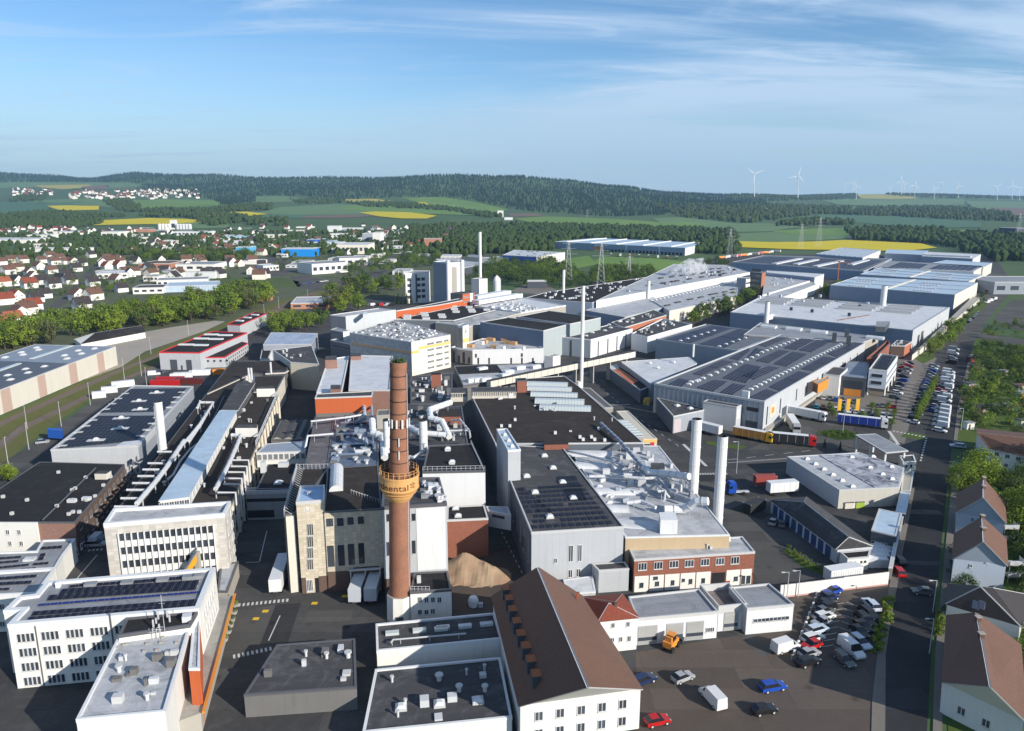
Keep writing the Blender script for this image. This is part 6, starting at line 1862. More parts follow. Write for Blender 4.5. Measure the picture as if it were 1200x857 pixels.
# ---------------------------------------------------------------- big halls towards the right horizon
X5=lambda x,y:zz(5.715,1000,290,(x,y))
F8=lambda x,y:z8(880,275,(x,y))
R8=lambda x,y:z8(1010,275,(x,y))
K8=lambda x,y:z8(760,290,(x,y))
HL2=Bld('production_hall','broad white roofed hall with skylight ribs and a thick white stack',[(856,366.5),(1070,388.0),(1112.9,360.9),(891.5,348.2)],base=(1,411),wall=BLUEG,walls={1:LGREY},top=MEMW,cop=LGREY,pp=.4,cw=.5)
for v in(.60,.72,.84,.93):
 for u0,u1 in((.04,.2),(.24,.42),(.5,.68),(.72,.88)):
  a,c=HL2.uvp(u0,v),HL2.uvp(u1,v);d=(c-a).normalized();w=Vector((-d.y,d.x,0))*3.2;m=MB()
  m.hexa([a,c,c+w,a+w],Vector((0,0,1.1)),TRIM,MEMG);m.build('roof_light',HL2.root)
for x,y in[(80,610),(165,580),(280,600),(660,600),(580,630),(495,655),(385,725),(585,745),(940,780),(1040,700),(1115,675)]:
 HL2.roofbox(*F8(x,y),1.6,1.6,2.0,WMETAL if y<700 else SLATE,name='roof_vent')
HL2.block([F8(160,775),F8(215,760),F8(215,715),F8(165,725)],3.0,WMETAL,MEMW);HL2.block([zz(5.715,1000,290,(150,530)),zz(5.715,1000,290,(215,532)),zz(5.715,1000,290,(245,495)),zz(5.715,1000,290,(155,495))],3.0,SLATE,MEMG)
HL2.winrect(1,[(*X5(428,590),*X5(440,650)),(*X5(452,565),*X5(466,630))],fr=FRAMED,bars=0)
pts=[HL2.uvp(.73,.12),HL2.uvp(.66,.5)]
m=MB();m.tube([HL2.uvp(.60,.1,HL2.h+.3),HL2.uvp(.70,.42,HL2.h+.3)],.2,TILER,4);m.build('red_pipe',HL2.root)
HLp=Bld('loading_platform','pale concrete platform along the foot of the white roofed hall',[X5(395,720),X5(470,665),X5(850,340),X5(800,330)],h=3.0,wall=CREAM,top=CONC,cop=CONC,pp=.1,cat='platform')
stack(X5(185,0)[0],X5(0,258)[1],X5(0,405)[1]+16,1.9,'thick white stack standing in the white roofed hall',rings=5)
HL3=Bld('warehouse','first of the pale blue roofed warehouses with cream end wall',[(973,334.4),(1119,345.8),(1146,331.5),(1003.7,324.6)],base=(1,363.5),wall=BLUEG,walls={1:CREAM},top=BLUER,cop=TRIM,pp=.3,cw=.5)
HL4=Bld('warehouse','second pale blue roofed warehouse behind the first',[(1008,321.8),(1135,330.2),(1152,322.5),(1034,313.5)],h=HL3.h,wall=BLUEG,walls={1:CREAM},top=BLUER,cop=TRIM,pp=.3,cw=.5)
HL5=Bld('warehouse','dark solar roofed warehouse behind the pale blue roofs',[(1024,314.5),(1141,318.2),(1153,312.2),(1042,305.8)],h=HL3.h,wall=BLUEG,walls={1:CREAM},top=MEMG,cop=TRIM,pp=.3,cw=.5)
HL6=Bld('warehouse','pale hump roofed warehouse with cream gable at the far end of the works',[(1090,309.0),(1152.3,313.6),(1162.7,308.3),(1110,305)],h=HL3.h,wall=CREAM,top=BLUER,cop=TRIM,pp=.2)
for b in(HL3,HL4):
 for k in range(1,3):
  m=MB();p,q=b.uvp(.0,k/3,b.h+.1),b.uvp(1,k/3,b.h+.1);m.tube([p,q],.25,MGREY,4);m.build('roof_seam',b.root)
 m=MB();p,q=b.uvp(.47,.02,b.h+.1),b.uvp(.50,.98,b.h+.1);d=(q-p).normalized();w=Vector((-d.y,d.x,0))*1.2
 m.hexa([p-w,p+w,q+w,q-w][::-1],Vector((0,0,.5)),CREAM);m.build('fire_wall',b.root)
 for i in range(6):
  for j in range(4):
   for u in(.15,.68):inst('skylight',dome_mesh(2.2,1.8),b.root,b.uvp(u+.025*i-.02*j,.1+.22*j),b.ang)
strips(HL5,[HL5.c[0].xy and(1040,313.8),(1078,315),(1088,310.0),(1055,307.5)],6,gap=.15);strips(HL5,[(1088,315.4),(1138,317.4),(1148,312.6),(1100,310.8)],6,gap=.15)
HL7=Bld('warehouse','blue grey warehouse with saw edge roof at the back right',[(1080,300.5),(1140,303.5),(1149.5,298.2),(1090,295.5)],h=12,wall=BLUEG,walls={1:WMETAL},top=MEMW,cop=TRIM,pp=.3)
for k in range(12):HL7.roofbox(1084+k*4.7,299.5+k*.2,4,4,1.6,MEMW,name='roof_light')
HL8=Bld('warehouse','flat blue grey warehouse between the far solar roofs',[(1037,297),(1080,299),(1088,294),(1040,292.5)],h=10,wall=BLUEG,top=BLUER,cop=TRIM,pp=.3)
HL9=Bld('warehouse','broad warehouse with pale stripes and white end wall at the far right',[(956,298),(1011,302.2),(1032,293.6),(987,290.3)],h=13,wall=BLUEG,walls={1:WMETAL},top=BLUER,cop=TRIM,pp=.3)
for k in range(9):
 m=MB();m.tube([HL9.uvp(.05+k*.11,.05,13.3),HL9.uvp(.05+k*.11,.95,13.3)],.5,MEMG,4);m.build('roof_seam',HL9.root)
HLA=Bld('solar_hall','long far hall with solar fields and slanted white roof lights',[(858.6,307.4),(1012,318.2),(1045,303.5),(895,299.6)],base=(1,330),wall=BLUEG,top=MEMD,cop=TRIM,pp=.3)
strips(HLA,[(866,306.8),(905,309.2),(940,302.5),(900,301)],8,gap=.15);strips(HLA,[(915,309.6),(955,312.6),(985,304.5),(945,302.6)],8,gap=.15);strips(HLA,[(965,313),(1008,316.4),(1036,305.5),(992,304.5)],8,gap=.15)
for(a,c)in(((907,310),(938,303.8)),((932,310.5),(957,305)),((955,313),(986,306.6)),((996,311),(1016,305.5))):
 A,C=P(*a,HLA.h+.4),P(*c,HLA.h+.4);d=(C-A).normalized();w=Vector((-d.y,d.x,0))*3;m=MB();q=[A-w,A+w,C+w,C-w]
 m.hexa(q[::-1],Vector((0,0,1.2)),MEMW);m.build('roof_light',HLA.root)
 # crane
q=G(981,333);t=thing('tower_crane','rusty orange mast crane standing before the far solar hall','crane',q);hc=hgt(982,306,333)
m=MB();m.box(q,1.0,1.0,hc,TILEO);m.build('mast',t);m=MB();m.tube([q+Vector((-4,0,hc)),q+Vector((14,4,hc-3))],.3,TILEO,4);m.build('jib',t);m=MB();m.box(q+Vector((-3.5,0,hc-1.2)),2,1.5,1.4,CONC);m.build('counterweight',t)
# long white factory in the middle distance
MF=Bld('production_hall','long low white factory hall with cream front and rows of roof vents',[(784.5,364.5),(862.6,348.2),(866,327.6),(762.4,351)],h=8.5,wall=CREAM,top=MEMB,cop=TRIM,pp=.2)
domeline(MF,K8(30,512),K8(835,335),26,2.4,2.2)
for x,y in[(180,560),(280,530),(400,502),(500,482),(600,455),(730,430),(805,405),(640,448)]:MF.roofbox(*K8(x,y),7,1.6,.8,TARG,name='roof_unit')
MF2=Bld('production_hall','higher white walled factory hall whose long wall catches the sun',[(698.8,352.8),(878.8,319.2),(852,311),(790,309.8),(700,328),(640,343)][:4],h=13.0,wall=WMETAL,top=MEMB,cop=TRIM,pp=.3)
for i in range(7):
 for j in range(3):inst('roof_unit',box_mesh('roof_unit',7,2.0,1.0,TARG),MF2.root,MF2.uvp(.2+.1*i,.2+.22*j),MF2.ang)
clutter(MF2,[(720,348),(870,319),(850,313),(790,318)],40,77,mats=(DUCT,MEMW,TARG),smin=1,smax=3,hmax=2)
Bld('production_hall','pale grey roofed strip below the sunlit long white wall',[(686,364),(732,372),(792,357),(748,343)],h=8.0,wall=BLUEG,top=MEMB,cop=TRIM,pp=.2)
MF4=Bld('production_hall','low hall with red brick side wall and cluttered dark roof',[(716,378.5),(731,384.5),(781,369.8),(765,363.5)],h=8.5,wall=SLATE,walls={1:MATS['orange brick']},top=TARG,cop=TRIM,pp=.3)
clutter(MF4,[(722,378),(735,380),(772,369),(762,366)],14,41,smin=1,smax=2.6)
MF5=Bld('production_hall','dark roofed hall with long white parapet beside the lower solar hall',[(740,392),(758.8,396),(811,381),(776,374.5)],h=8.5,wall=WMETAL,top=TARG,cop=WMETAL,pp=.6)
clutter(MF5,[(745,391),(760,392),(800,381),(776,377)],16,42,smin=1,smax=2.4)
BH=Bld('production_hall','black bitumen roofed hall with many small white vents and blue grey wall',[(616,349.5),(694,355.2),(768,323.6),(640,343)][:4],h=12.0,wall=BLUEG,top=TAR,cop=TRIM,pp=.3)
r_=random.Random(3)
for k in range(60):
 u,v=r_.random(),r_.random();inst('roof_vent',box_mesh('roof_vent',1.3,1.3,1.0,WMETAL),BH.root,BH.uvp(.05+.9*u,.05+.9*v),BH.ang)
TWD=Bld('office_tower','dark blue office tower with white striped front and brown side',[K8(845,290),K8(935,292),K8(1030,275),K8(960,268)],base=(1,z8(760,290,(0,478))[1]),wall=SLATE,walls={0:surf('dark blue panel',(0.06,0.09,0.15),'plain',.5,.4),1:WHITE},top=MEMG,cop=TRIM,pp=.3)
for k in range(4):TWD.panel(1,.4,(TWD.c[2]-TWD.c[1]).length-.4,2.6+k*4.2,4.0+k*4.2,GLASS,'window_band',.05)
TWB=Bld('office_tower','dark glazed tower with rusty orange end wall behind the blue tower',[K8(975,240),K8(1085,248),K8(1122,232),K8(1010,225)],base=(1,z8(760,290,(0,478))[1]),wall=SLATE,walls={1:surf('rust orange cladding',(.34,.14,.07),'plain',.6,.3)},top=MEMG,cop=TRIMD,pp=.4)
for k in range(5):TWB.panel(0,1,(TWB.c[1]-TWB.c[0]).length-1,3+k*4.5,5.6+k*4.5,GLASS,'window_band',.05)
FR=Bld('production_hall','low white roofed hall with courtyard behind the orange sided tower',[F8(110,580),F8(600,430),F8(580,420),F8(140,370)],h=9,wall=WHITE,top=MEMB,cop=TRIM,pp=.2)
clutter(FR,[F8(200,520),F8(400,460),F8(400,400),F8(160,420)],16,5,smin=1,smax=3)
FR2=Bld('production_hall','flat white roofed building with pale end wall before the green gap',[F8(150,365),F8(610,412),F8(700,378),F8(150,345)],h=12,wall=BLUEG,walls={1:WMETAL},top=MEMW,cop=TRIM,pp=.3)
FR3=Bld('production_hall','long pale annex stretching below the courtyard hall',[F8(200,640),F8(620,480),F8(590,450),F8(80,600)],h=8,wall=WHITE,top=MEMB,cop=TRIM,pp=.2)
# logistics building beyond the meadow
LG=Bld('logistics_centre','wide blue grey logistics hall with dock doors beyond the mown meadow',[(650,283.5),(803,290.8),(829,285),(700,279.2)],base=(1,300),wall=BLUEG,walls={1:WMETAL},top=BLUER,cop=TRIM,pp=.3)
L=(LG.c[1]-LG.c[0]).length
for k in range(22):LG.panel(0,L*(.42+k*.026),L*(.42+k*.026)+4.0,.2,4.2,BLACK,'dock_door',.3)
for k in range(4):LG.panel(0,L*(.1+k*.24),L*(.1+k*.24)+2,0,LG.h,WMETAL,'wall_panel',.3)
LG.panel(0,L*.335,L*.40,.5,7,ORANGE,'orange_gate_block',.8)
for k in range(5):
 m=MB();m.tube([LG.uvp(.1+k*.2,.02,LG.h+.4),LG.uvp(.1+k*.2,.98,LG.h+.4)],1.2,WMETAL,4);m.build('roof_light',LG.root)
 # ---------------------------------------------------------------- middle distance works between the chimney and the conveyor
c8=lambda x,y:zN((x,y));d8=lambda x,y:z8(380,290,(x,y));e8=lambda x,y:z8(510,290,(x,y));f8=lambda x,y:z8(520,380,(x,y));g8=lambda x,y:z8(640,290,(x,y));h8=lambda x,y:zG((x,y))
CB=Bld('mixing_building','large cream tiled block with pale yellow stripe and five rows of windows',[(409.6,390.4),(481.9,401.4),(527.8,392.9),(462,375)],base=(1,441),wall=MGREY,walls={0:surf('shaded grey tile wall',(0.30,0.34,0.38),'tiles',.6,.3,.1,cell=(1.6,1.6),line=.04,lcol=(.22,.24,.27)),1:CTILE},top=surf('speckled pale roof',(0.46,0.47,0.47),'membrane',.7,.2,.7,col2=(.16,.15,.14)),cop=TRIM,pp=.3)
L=(CB.c[2]-CB.c[1]).length
CB.panel(1,.1,L*.18,CB.h-5.6,CB.h-4.2,YELLOWB,'yellow_stripe',.05);CB.panel(1,L*.18,L*.99,CB.h-4.2,CB.h-2.8,YELLOWB,'yellow_stripe',.05)
for c in range(10):
 for r in range(5):
  if c in(3,7):continue
  CB.win(1,L*(.42+.055*c),1.6+r*2.9,1.5,1.1,fr=FRAMEW,bars=2)
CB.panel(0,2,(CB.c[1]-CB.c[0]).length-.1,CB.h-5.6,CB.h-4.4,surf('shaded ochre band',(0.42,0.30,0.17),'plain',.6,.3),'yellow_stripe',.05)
r_=random.Random(8)
for k in range(110):
 u,v=r_.random(),r_.random();w=round(r_.uniform(.7,1.6),1)
 inst('roof_vent',box_mesh('roof_vent',w,w,round(r_.uniform(.3,.8),1),r_.choice([MEMW,MEMW,DUCT,TRIMD])),CB.root,CB.uvp(.04+.92*u,.04+.92*v),CB.ang)
ST=Bld('stair_tower','white stair tower with grey panel and round logo at the end of the cream block',[f8(132,15),f8(182,22),f8(238,8),f8(190,-10)],base=(1,441-17),wall=WHITE,top=MEMG,cop=WMETAL,pp=.2,cat='tower')
Ls=(ST.c[1]-ST.c[0]).length
ST.panel(0,.2,Ls-.2,1,ST.h-1,CONC,'grey_panel',.06)
L=(ST.c[2]-ST.c[1]).length;ST.panel(1,.05,L-.05,ST.h-8.6,ST.h-6.4,YELLOWB,'yellow_stripe',.05);emblem(ST,1,*f8(210,70),1.6)
CS=Bld('mixing_building','lower cream cubic block with yellow stripe left of the big cream block',[(387,399),(416.3,404.8),(440,400.3),(410,394)],base=(1,427),wall=DGREY,walls={1:CTILE},top=MEMG,cop=TRIM,pp=.3)  # dark left wall of the cream block has its shade put into the colour
L=(CS.c[2]-CS.c[1]).length;CS.panel(1,.05,L-.05,CS.h-4.6,CS.h-3.2,YELLOWB,'yellow_stripe',.05);CS.panel(1,L*.44,L*.48,.2,CS.h-.2,TRIMD,'downpipe',.1)
for k in range(6):CS.win(0,2+k*2.6,CS.h-3,1.2,1.2,fr=FRAMED,bars=0)
clutter(CS,[(395,399),(416,403),(432,399),(410,396)],12,51,mats=(MEMW,DUCT))
CT=Bld('mixing_building','pale blue grey upper block behind the speckled roof',[(387,369.6),(405,371.2),(464,363.8),(444,361.6)],h=CB.h+3.0,wall=surf('light blue grey wall',(.52,.55,.58),'ribs',.5,.3,.1,cell=(.6,6)),walls={0:DGREY},top=MEMB,cop=TRIM,pp=.3)
CT.block([d8(370,640),d8(410,640),d8(410,615),d8(375,620)],1.6,WMETAL)
cl=Bld('works_building','blue grey lower part in front of the upper pale block',[d8(60,790),d8(180,810),d8(240,800),d8(120,770)],h=CB.h-2,wall=DGREY,walls={1:WMETAL},top=MEMG,cop=TRIM,pp=.2)
# roofs behind
RD=Bld('works_building','wide black roofed building with white roof monitors below the red parapet',[d8(690,690),d8(1240,700),e8(575,600),e8(245,560)],h=CB.h-2,wall=DGREY,top=TAR,cop=TRIM,pp=.2)
for x,y in[(795,640),(795,665),(795,685),(950,605),(955,640),(965,660),(975,690)]:RD.roofbox(*d8(x,y),4,2.0,1.2,MEMW,name='roof_monitor')
for x,y in[(175,575),(185,600),(200,625),(60,655),(70,675),(325,580),(345,605),(355,622),(495,605)]:RD.roofbox(*e8(x,y),4,2.0,1.2,MEMW,name='roof_monitor')
RP=Bld('works_building','long red parapet building with tall brick end block in the middle distance',[d8(690,610),e8(25,555),e8(262,510),e8(240,490),d8(700,580)][:4],h=CB.h+1.2,wall=ORANGEW,top=TARG,cop=TRIM,pp=.3)
RB=Bld('brick_tower_block','red clad block with white strip and small windows above the red parapet',[e8(145,440),e8(262,447),e8(375,432),e8(250,425)],h=hgt(*e8(375,432),e8(0,660)[1]+8),wall=SLATE,walls={1:ORANGEW},top=TARG,cop=TRIMD,pp=.3)
L=(RB.c[2]-RB.c[1]).length;RB.panel(1,L*.62,L*.85,.5,RB.h-.2,WHITE,'white_strip',.06)
for c in range(4):
 for r in range(3):RB.win(1,L*(.12+.12*c),RB.h-2.8-3*r,1.0,1.0,fr=FRAMEW,bars=0)
WS=Bld('works_building','pale speckled roof surface behind the two black roofed blocks',[e8(0,720),e8(320,760),e8(820,630),e8(560,600)],h=CB.h-3,wall=CONC,top=CB.roofo.data.materials[0],cop=TRIM,pp=.2)
WS2=Bld('works_building','white roofed building with two long bright parapets behind the brick tower block',[e8(370,565),e8(820,630),e8(1250,560),e8(800,475)],h=CB.h-3,wall=CONC,top=MEMW,cop=WMETAL,pp=.5)
clutter(WS2,[e8(500,580),e8(820,620),e8(1000,590),e8(700,520)],40,6,mats=(MEMW,DUCT,TRIM),smin=1.5,smax=3,hmax=1.4)
m=MB()
for(x0,y0,x1,y1)in((375,500,695,445),(385,545,805,475)):
 a,c=P(*e8(x0,y0),WS2.h+1),P(*e8(x1,y1),WS2.h+1);d=(c-a).normalized();w=Vector((-d.y,d.x,0))*3
 m=MB();m.hexa([a-w,c-w,c+w,a+w],Vector((0,0,2.6)),WMETAL);m.build('long_parapet',WS2.root)
 # two black roofed tall blocks
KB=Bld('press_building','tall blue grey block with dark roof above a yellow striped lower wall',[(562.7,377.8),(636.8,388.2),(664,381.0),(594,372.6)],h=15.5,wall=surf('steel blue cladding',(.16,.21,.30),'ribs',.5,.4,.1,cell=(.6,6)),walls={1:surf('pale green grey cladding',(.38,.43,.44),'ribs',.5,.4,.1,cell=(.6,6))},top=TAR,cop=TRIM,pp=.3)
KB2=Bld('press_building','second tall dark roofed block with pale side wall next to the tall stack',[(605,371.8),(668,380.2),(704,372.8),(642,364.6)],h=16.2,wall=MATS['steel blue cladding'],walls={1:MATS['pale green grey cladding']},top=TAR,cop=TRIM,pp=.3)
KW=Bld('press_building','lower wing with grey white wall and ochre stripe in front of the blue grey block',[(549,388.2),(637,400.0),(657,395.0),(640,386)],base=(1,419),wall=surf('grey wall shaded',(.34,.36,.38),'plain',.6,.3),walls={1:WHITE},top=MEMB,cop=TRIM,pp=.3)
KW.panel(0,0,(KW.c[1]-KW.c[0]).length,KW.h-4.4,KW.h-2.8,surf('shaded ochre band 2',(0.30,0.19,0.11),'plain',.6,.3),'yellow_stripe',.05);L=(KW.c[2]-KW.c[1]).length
KW.panel(1,0.1,L-.1,KW.h-4.8,KW.h-3.0,YELLOWB,'yellow_stripe',.05)
SW=Bld('switch_building','white metal building with slit windows and row of air units on its roof',[(527.3,408.2),(553.7,411.2),(637,409.6),(620,400),(566,397.5)],base=(1,427.2),wall=MGREY,walls={1:WMETAL,0:surf('brown grey cladding',(.26,.24,.22),'ribs',.6,.3,.1,cell=(.5,5))},top=MEMB,cop=WMETAL,pp=.5,cw=.4)
SW.winrect(1,[(*f8(x-7,322),*f8(x+8,380))for x in(330,434,645,748,853)]+[(*f8(300,285),*f8(317,318)),(*f8(738,278),*f8(757,312))],fr=FRAMED,bars=0)
SW.winrect(0,[(*f8(x-7,y),*f8(x+7,375))for x,y in((97,260),(148,300),(195,268),(245,318))],fr=FRAMED,bars=0)
for x,y in[(250,215),(345,185),(450,155),(490,225),(545,232),(620,185),(660,190),(735,235),(590,160),(380,175)]:
 SW.roofbox(*f8(x,y+5),4.4,2.2,1.6,WMETAL if x%2 else surf('ochre unit',(.5,.3,.15),'plain',.6,.3),name='air_unit')
GY=Bld('works_building','grey cube with slit windows between the white building and the slope gallery',[f8(962,305),f8(1045,310),f8(1117,300),f8(1050,290)],h=6,wall=MGREY,walls={1:WMETAL},top=MEMG,cop=TRIM,pp=.2)
LR=Bld('works_building','low black and white flat roofs with rounded skylights before the white metal building',[f8(185,595),f8(640,520),f8(955,425),f8(940,378),f8(100,402)],h=6.5,wall=CONCD,top=MEMB,cop=TRIMD,pp=.3)
m=MB();f=[P(x,y,6.53)for x,y in(f8(150,480),f8(560,462),f8(510,395),f8(115,412))];m.hexa(f if(f[1]-f[0]).cross(f[2]-f[1]).z>0 else f[::-1],Vector((0,0,.3)),TAR);m.build('black_roof_part',LR.root)
for x,y in[(730,430),(880,420),(370,440),(400,545),(270,550),(330,545),(620,470),(590,500)]:LR.roofbox(*f8(x,y),4.5,2.2,1.4,WMETAL,name='roof_monitor')
TB=Bld('works_building','tall pale metal block with four slit windows beside the conveyor gallery',[(658,395.3),(692.3,398.6),(741.3,385.7),(712,381.5)],base=(1,419.8),wall=surf('grey blue cladding',(.27,.31,.37),'ribs',.5,.4,.1,cell=(.5,5)),walls={1:WMETAL},top=TARG,cop=WMETAL,pp=.3)
TB.winrect(1,[(*h8(x-4,y0),*h8(x+5,y1))for x,y0,y1 in((415,165,315),(507,140,285),(594,115,265),(680,90,235))],fr=FRAMED,bars=0)
TB.winrect(0,[(*h8(148,155),*h8(163,365))],fr=FRAMED,bars=0)
TB.domes([h8(300,115),h8(362,85),h8(480,65),h8(535,38),h8(520,8)],2,1.6)
# pale roofed works left of the chimney top
PR=Bld('works_building','white roofed works block with blue shaded strip behind the orange wall',[zH((535,330)),zH((655,330)),zH((690,155)),zH((590,170))],h=14,wall=BRICKP,walls={0:ORANGEW},top=MEMW,cop=WMETAL,pp=.3)
PR2=Bld('works_building','wide white ribbed roof with dark brick penthouse next to the chimney top',[zH((688,318)),zH((885,318)),zH((900,155)),zH((700,150))],h=14.4,wall=BRICKP,top=MEMW,cop=TRIM,pp=.3)
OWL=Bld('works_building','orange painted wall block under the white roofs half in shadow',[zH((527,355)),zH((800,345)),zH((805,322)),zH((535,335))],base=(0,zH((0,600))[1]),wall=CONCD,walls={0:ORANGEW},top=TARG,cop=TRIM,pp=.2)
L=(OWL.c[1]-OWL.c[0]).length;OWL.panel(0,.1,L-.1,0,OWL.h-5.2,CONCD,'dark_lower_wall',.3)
PR.block([zH((600,312)),zH((648,312)),zH((650,290)),zH((603,290))],2.4,BRICKP,TARG);PR.block([zH((575,172)),zH((632,170)),zH((630,150)),zH((577,152))],3.6,BRICKP,TARG)
PR2.block([zH((697,155)),zH((748,153)),zH((745,138)),zH((700,140))],1.6,BRICKP,TARG)
# dark blue shaded roofs with pipes between orange wall and stone building
SH=Bld('works_building','shaded bluish sheet roofs with strips of skylights below the orange wall',[zH((590,688)),zH((830,680)),zH((830,440)),zH((625,445))],h=11.0,wall=CONCD,top=surf('blue grey sheet',(.10,.13,.19),'tar',.5,.4,.4,col2=(.2,.22,.27)),cop=TRIMD,pp=.15)
SH2=Bld('works_building','brown patched flat roof strip with pipes left of the bluish sheet roofs',[zH((478,690)),zH((588,688)),zH((622,430)),zH((530,432))],h=11.2,wall=CONCD,top=surf('brown patched roof',(.12,.11,.115),'tar',.8,.2,.5),cop=TRIMD,pp=.15)
for x0,x1,y in[(650,790,485),(630,800,540),(625,800,590),(618,755,640)]:
 a,c=P(*zH((x0,y)),SH.h),P(*zH((x1,y-6)),SH.h);d=(c-a).normalized();w=Vector((-d.y,d.x,0));m=MB()
 m.hexa([a,c,c+w*1.6,a+w*1.6],Vector((0,0,.7)),SLATE,surf('dirty glazing',(.22,.27,.34),'plain',.3,.5,.3));m.build('roof_light',SH.root)
clutter(SH,[zH((600,670)),zH((820,670)),zH((820,450)),zH((640,450))],40,21,mats=(DUCT,BLUEG,MGREY,CONCD),smin=.5,smax=2.4,hmax=1.8)
# ducts
def px_duct(b,pts,r,mat=DUCT):duct(b,pts,r,mat)
q=lambda x,y:zH((x,y))
duct(SH2,[(*q(510,500),-1),(*q(510,465),2.5),(*q(690,445),2.8),(*q(770,430),2.8)],.3)
duct(SH2,[(*q(480,595),-1),(*q(492,535),2.0),(*q(615,525),2.0)],.35)
duct(SH,[(*q(800,460),6.5),(*q(805,520),4.5),(*q(850,535),4.0),(*q(860,640),1.2)],1.0,WMETAL)
duct(SH,[(*q(770,520),3.5),(*q(775,590),.8)],.5,BLUEG);duct(SH,[(*q(760,380),3),(*q(765,450),3),(*q(720,470),1)],.6,BLUEG);duct(SH,[(*q(795,360),3),(*q(800,440),3)],.4,BLUEG)
CTW=Bld('duct_tower','weathered concrete duct tower with curved hoods left of the chimney',[q(822,440),q(884,436),q(886,410),q(826,412)],h=17.5,wall=CONC,top=CONCD,cop=CONC,pp=.2,cat='duct tower')
for k in range(3):CTW.panel(0,0,(CTW.c[1]-CTW.c[0]).length,5+3.6*k,6.2+3.6*k,CONCD,'louvre',.5)
FT=Bld('filter_roof','cluttered dark roof with white filters and ducts right of the chimney',[zK((-90,590)),zK((280,578)),zK((250,395)),zK((-60,380))],h=12.5,wall=CONCD,top=TARG,cop=TRIMD,pp=.15)
w4=lambda x,y:zK((x,y))
duct(FT,[(*w4(195,375),5),(*w4(95,410),5.2),(*w4(100,450),4.6),(*w4(155,465),4.2),(*w4(190,540),1.5)],.95,WMETAL)
duct(FT,[(*w4(-5,490),3.5),(*w4(50,520),3.4),(*w4(170,530),3.2)],.8,WMETAL)
duct(FT,[(*w4(-50,630),2),(*w4(20,640),2.5),(*w4(75,605),3),(*w4(70,570),5)],.55);duct(FT,[(*w4(10,640),2),(*w4(100,650),2),(*w4(180,680),2),(*w4(182,705),0)],.35,MGREY)
duct(FT,[(*w4(75,600),1.2),(*w4(160,590),1.2)],.4);duct(FT,[(*w4(200,460),2),(*w4(240,455),3),(*w4(285,510),3),(*w4(290,540),0)],.3);duct(FT,[(*w4(185,510),2.2),(*w4(285,508),2.2)],.3,STEEL)
FT.block([w4(138,445),w4(245,443),w4(243,405),w4(142,408)],2.6,BRICK,TARB,name='brick_penthouse')
clutter(FT,[w4(-60,560),w4(260,560),w4(240,420),w4(-40,420)],46,22,mats=(DUCT,WMETAL,CONCD,STEEL,MGREY),smin=.4,smax=1.8,hmax=2.4)
def filt(x,y0,y1,r,label):
 zt=19.5;p=P(x,y1,12.5);t=thing('filter_cylinder',label,'filter',(p.x,p.y,12.5),'white filter cylinders either side of the chimney')
 h=hgt(x,y0,y1,12.5)-12.5;m=MB();m.lathe(p,[(r,0),(r,h)],WMETAL,18);m.lathe(p,[(r,h),(r*.95,h+.4),(r*.7,h+.4),(r*.7,h-1)],BLACK,18);m.build('shell',t)
 for k in range(3):m=MB();m.lathe(p+Vector((0,0,h*(k+1)/4)),[(r,-.08),(r+.06,-.08),(r+.06,.08),(r,.08)],TRIM,18);m.build('ring',t)
filt(454.0,493,530,.95,'white filter cylinder close on the left of the brick chimney');filt(496.5,493,527,1.15,'thicker white filter cylinder on the right of the brick chimney')
CWB=Bld('works_building','dark works block with red chute box between chimney and cream block',[zN((745,760)),zN((1143,760)),zN((1143,470)),zN((745,500))],h=9.5,wall=CONCD,top=TARG,cop=TRIMD,pp=.15)
CWB.block([zN((940,485)),zN((1035,482)),zN((1032,465)),zN((945,466))],5.2,BRICK,TAR,name='red_box');clutter(CWB,[zN((760,740)),zN((1120,740)),zN((1120,520)),zN((760,540))],36,23,mats=(DUCT,WMETAL,CONCD,STEEL),hmax=2.4,smax=2.2)
# yard with trucks left of it: infill block between conveyor galleries
# power house group with silos
PHW=Bld('power_house','white power house with brown window bands and pipes',[z8(380,290,(775,250)),z8(380,290,(1000,240)),z8(380,290,(1010,225)),z8(380,290,(860,225))],h=24,wall=WHITE,top=MEMG,cop=TRIM,pp=.3)
L=(PHW.c[1]-PHW.c[0]).length
for c in(.15,.55,.75):
 for k in range(4):PHW.win(0,L*c,4+4.6*k,3.0,2.4,fr=TILEB,bars=2)
PHW.panel(0,L*.42,L*.48,1,23,SLATE,'pipe_shaft',.4)
PH3=Bld('boiler_house','steel blue boiler house with white corner columns beside the power house',[z8(510,290,(-20,140)),z8(510,290,(110,152)),z8(510,290,(265,145)),z8(510,290,(130,130))],h=34,wall=MATS['grey blue cladding'],walls={1:WMETAL},top=MEMG,cop=WMETAL,pp=.4)
L=(PH3.c[2]-PH3.c[1]).length;PH3.panel(1,L*.3,L*.6,3,31,CONC,'grey_louvre',.3)
for t_ in(.08,.95):
 a,e=PH3.edge(1);p=a.lerp(e,t_);m=MB();m.tube([(p.x,p.y,0),(p.x,p.y,36)],1.6,STACK,12);m.build('column',PH3.root)
stack(563,272,345,1.35,'tallest slender white stack beside the power house',rings=4);stack(660,z8(640,290,(0,215))[1],362,1.0,'white stack in front of the dark woodland',rings=4);stack(759,329,362,1.25,'stubby white stack on the long white factory',rings=3)
SB=Bld('power_annex','white box building behind the slender stack',[e8(345,300),e8(420,305),e8(500,300),e8(430,293)],h=16,wall=MGREY,walls={1:WHITE},top=MEMW,cop=TRIM,pp=.3)
m=MB();p=G(*e8(590,445));m.lathe(p,[(3.2,0),(3.2,12),(2.2,14.5),(0,16.5)],WMETAL,18)
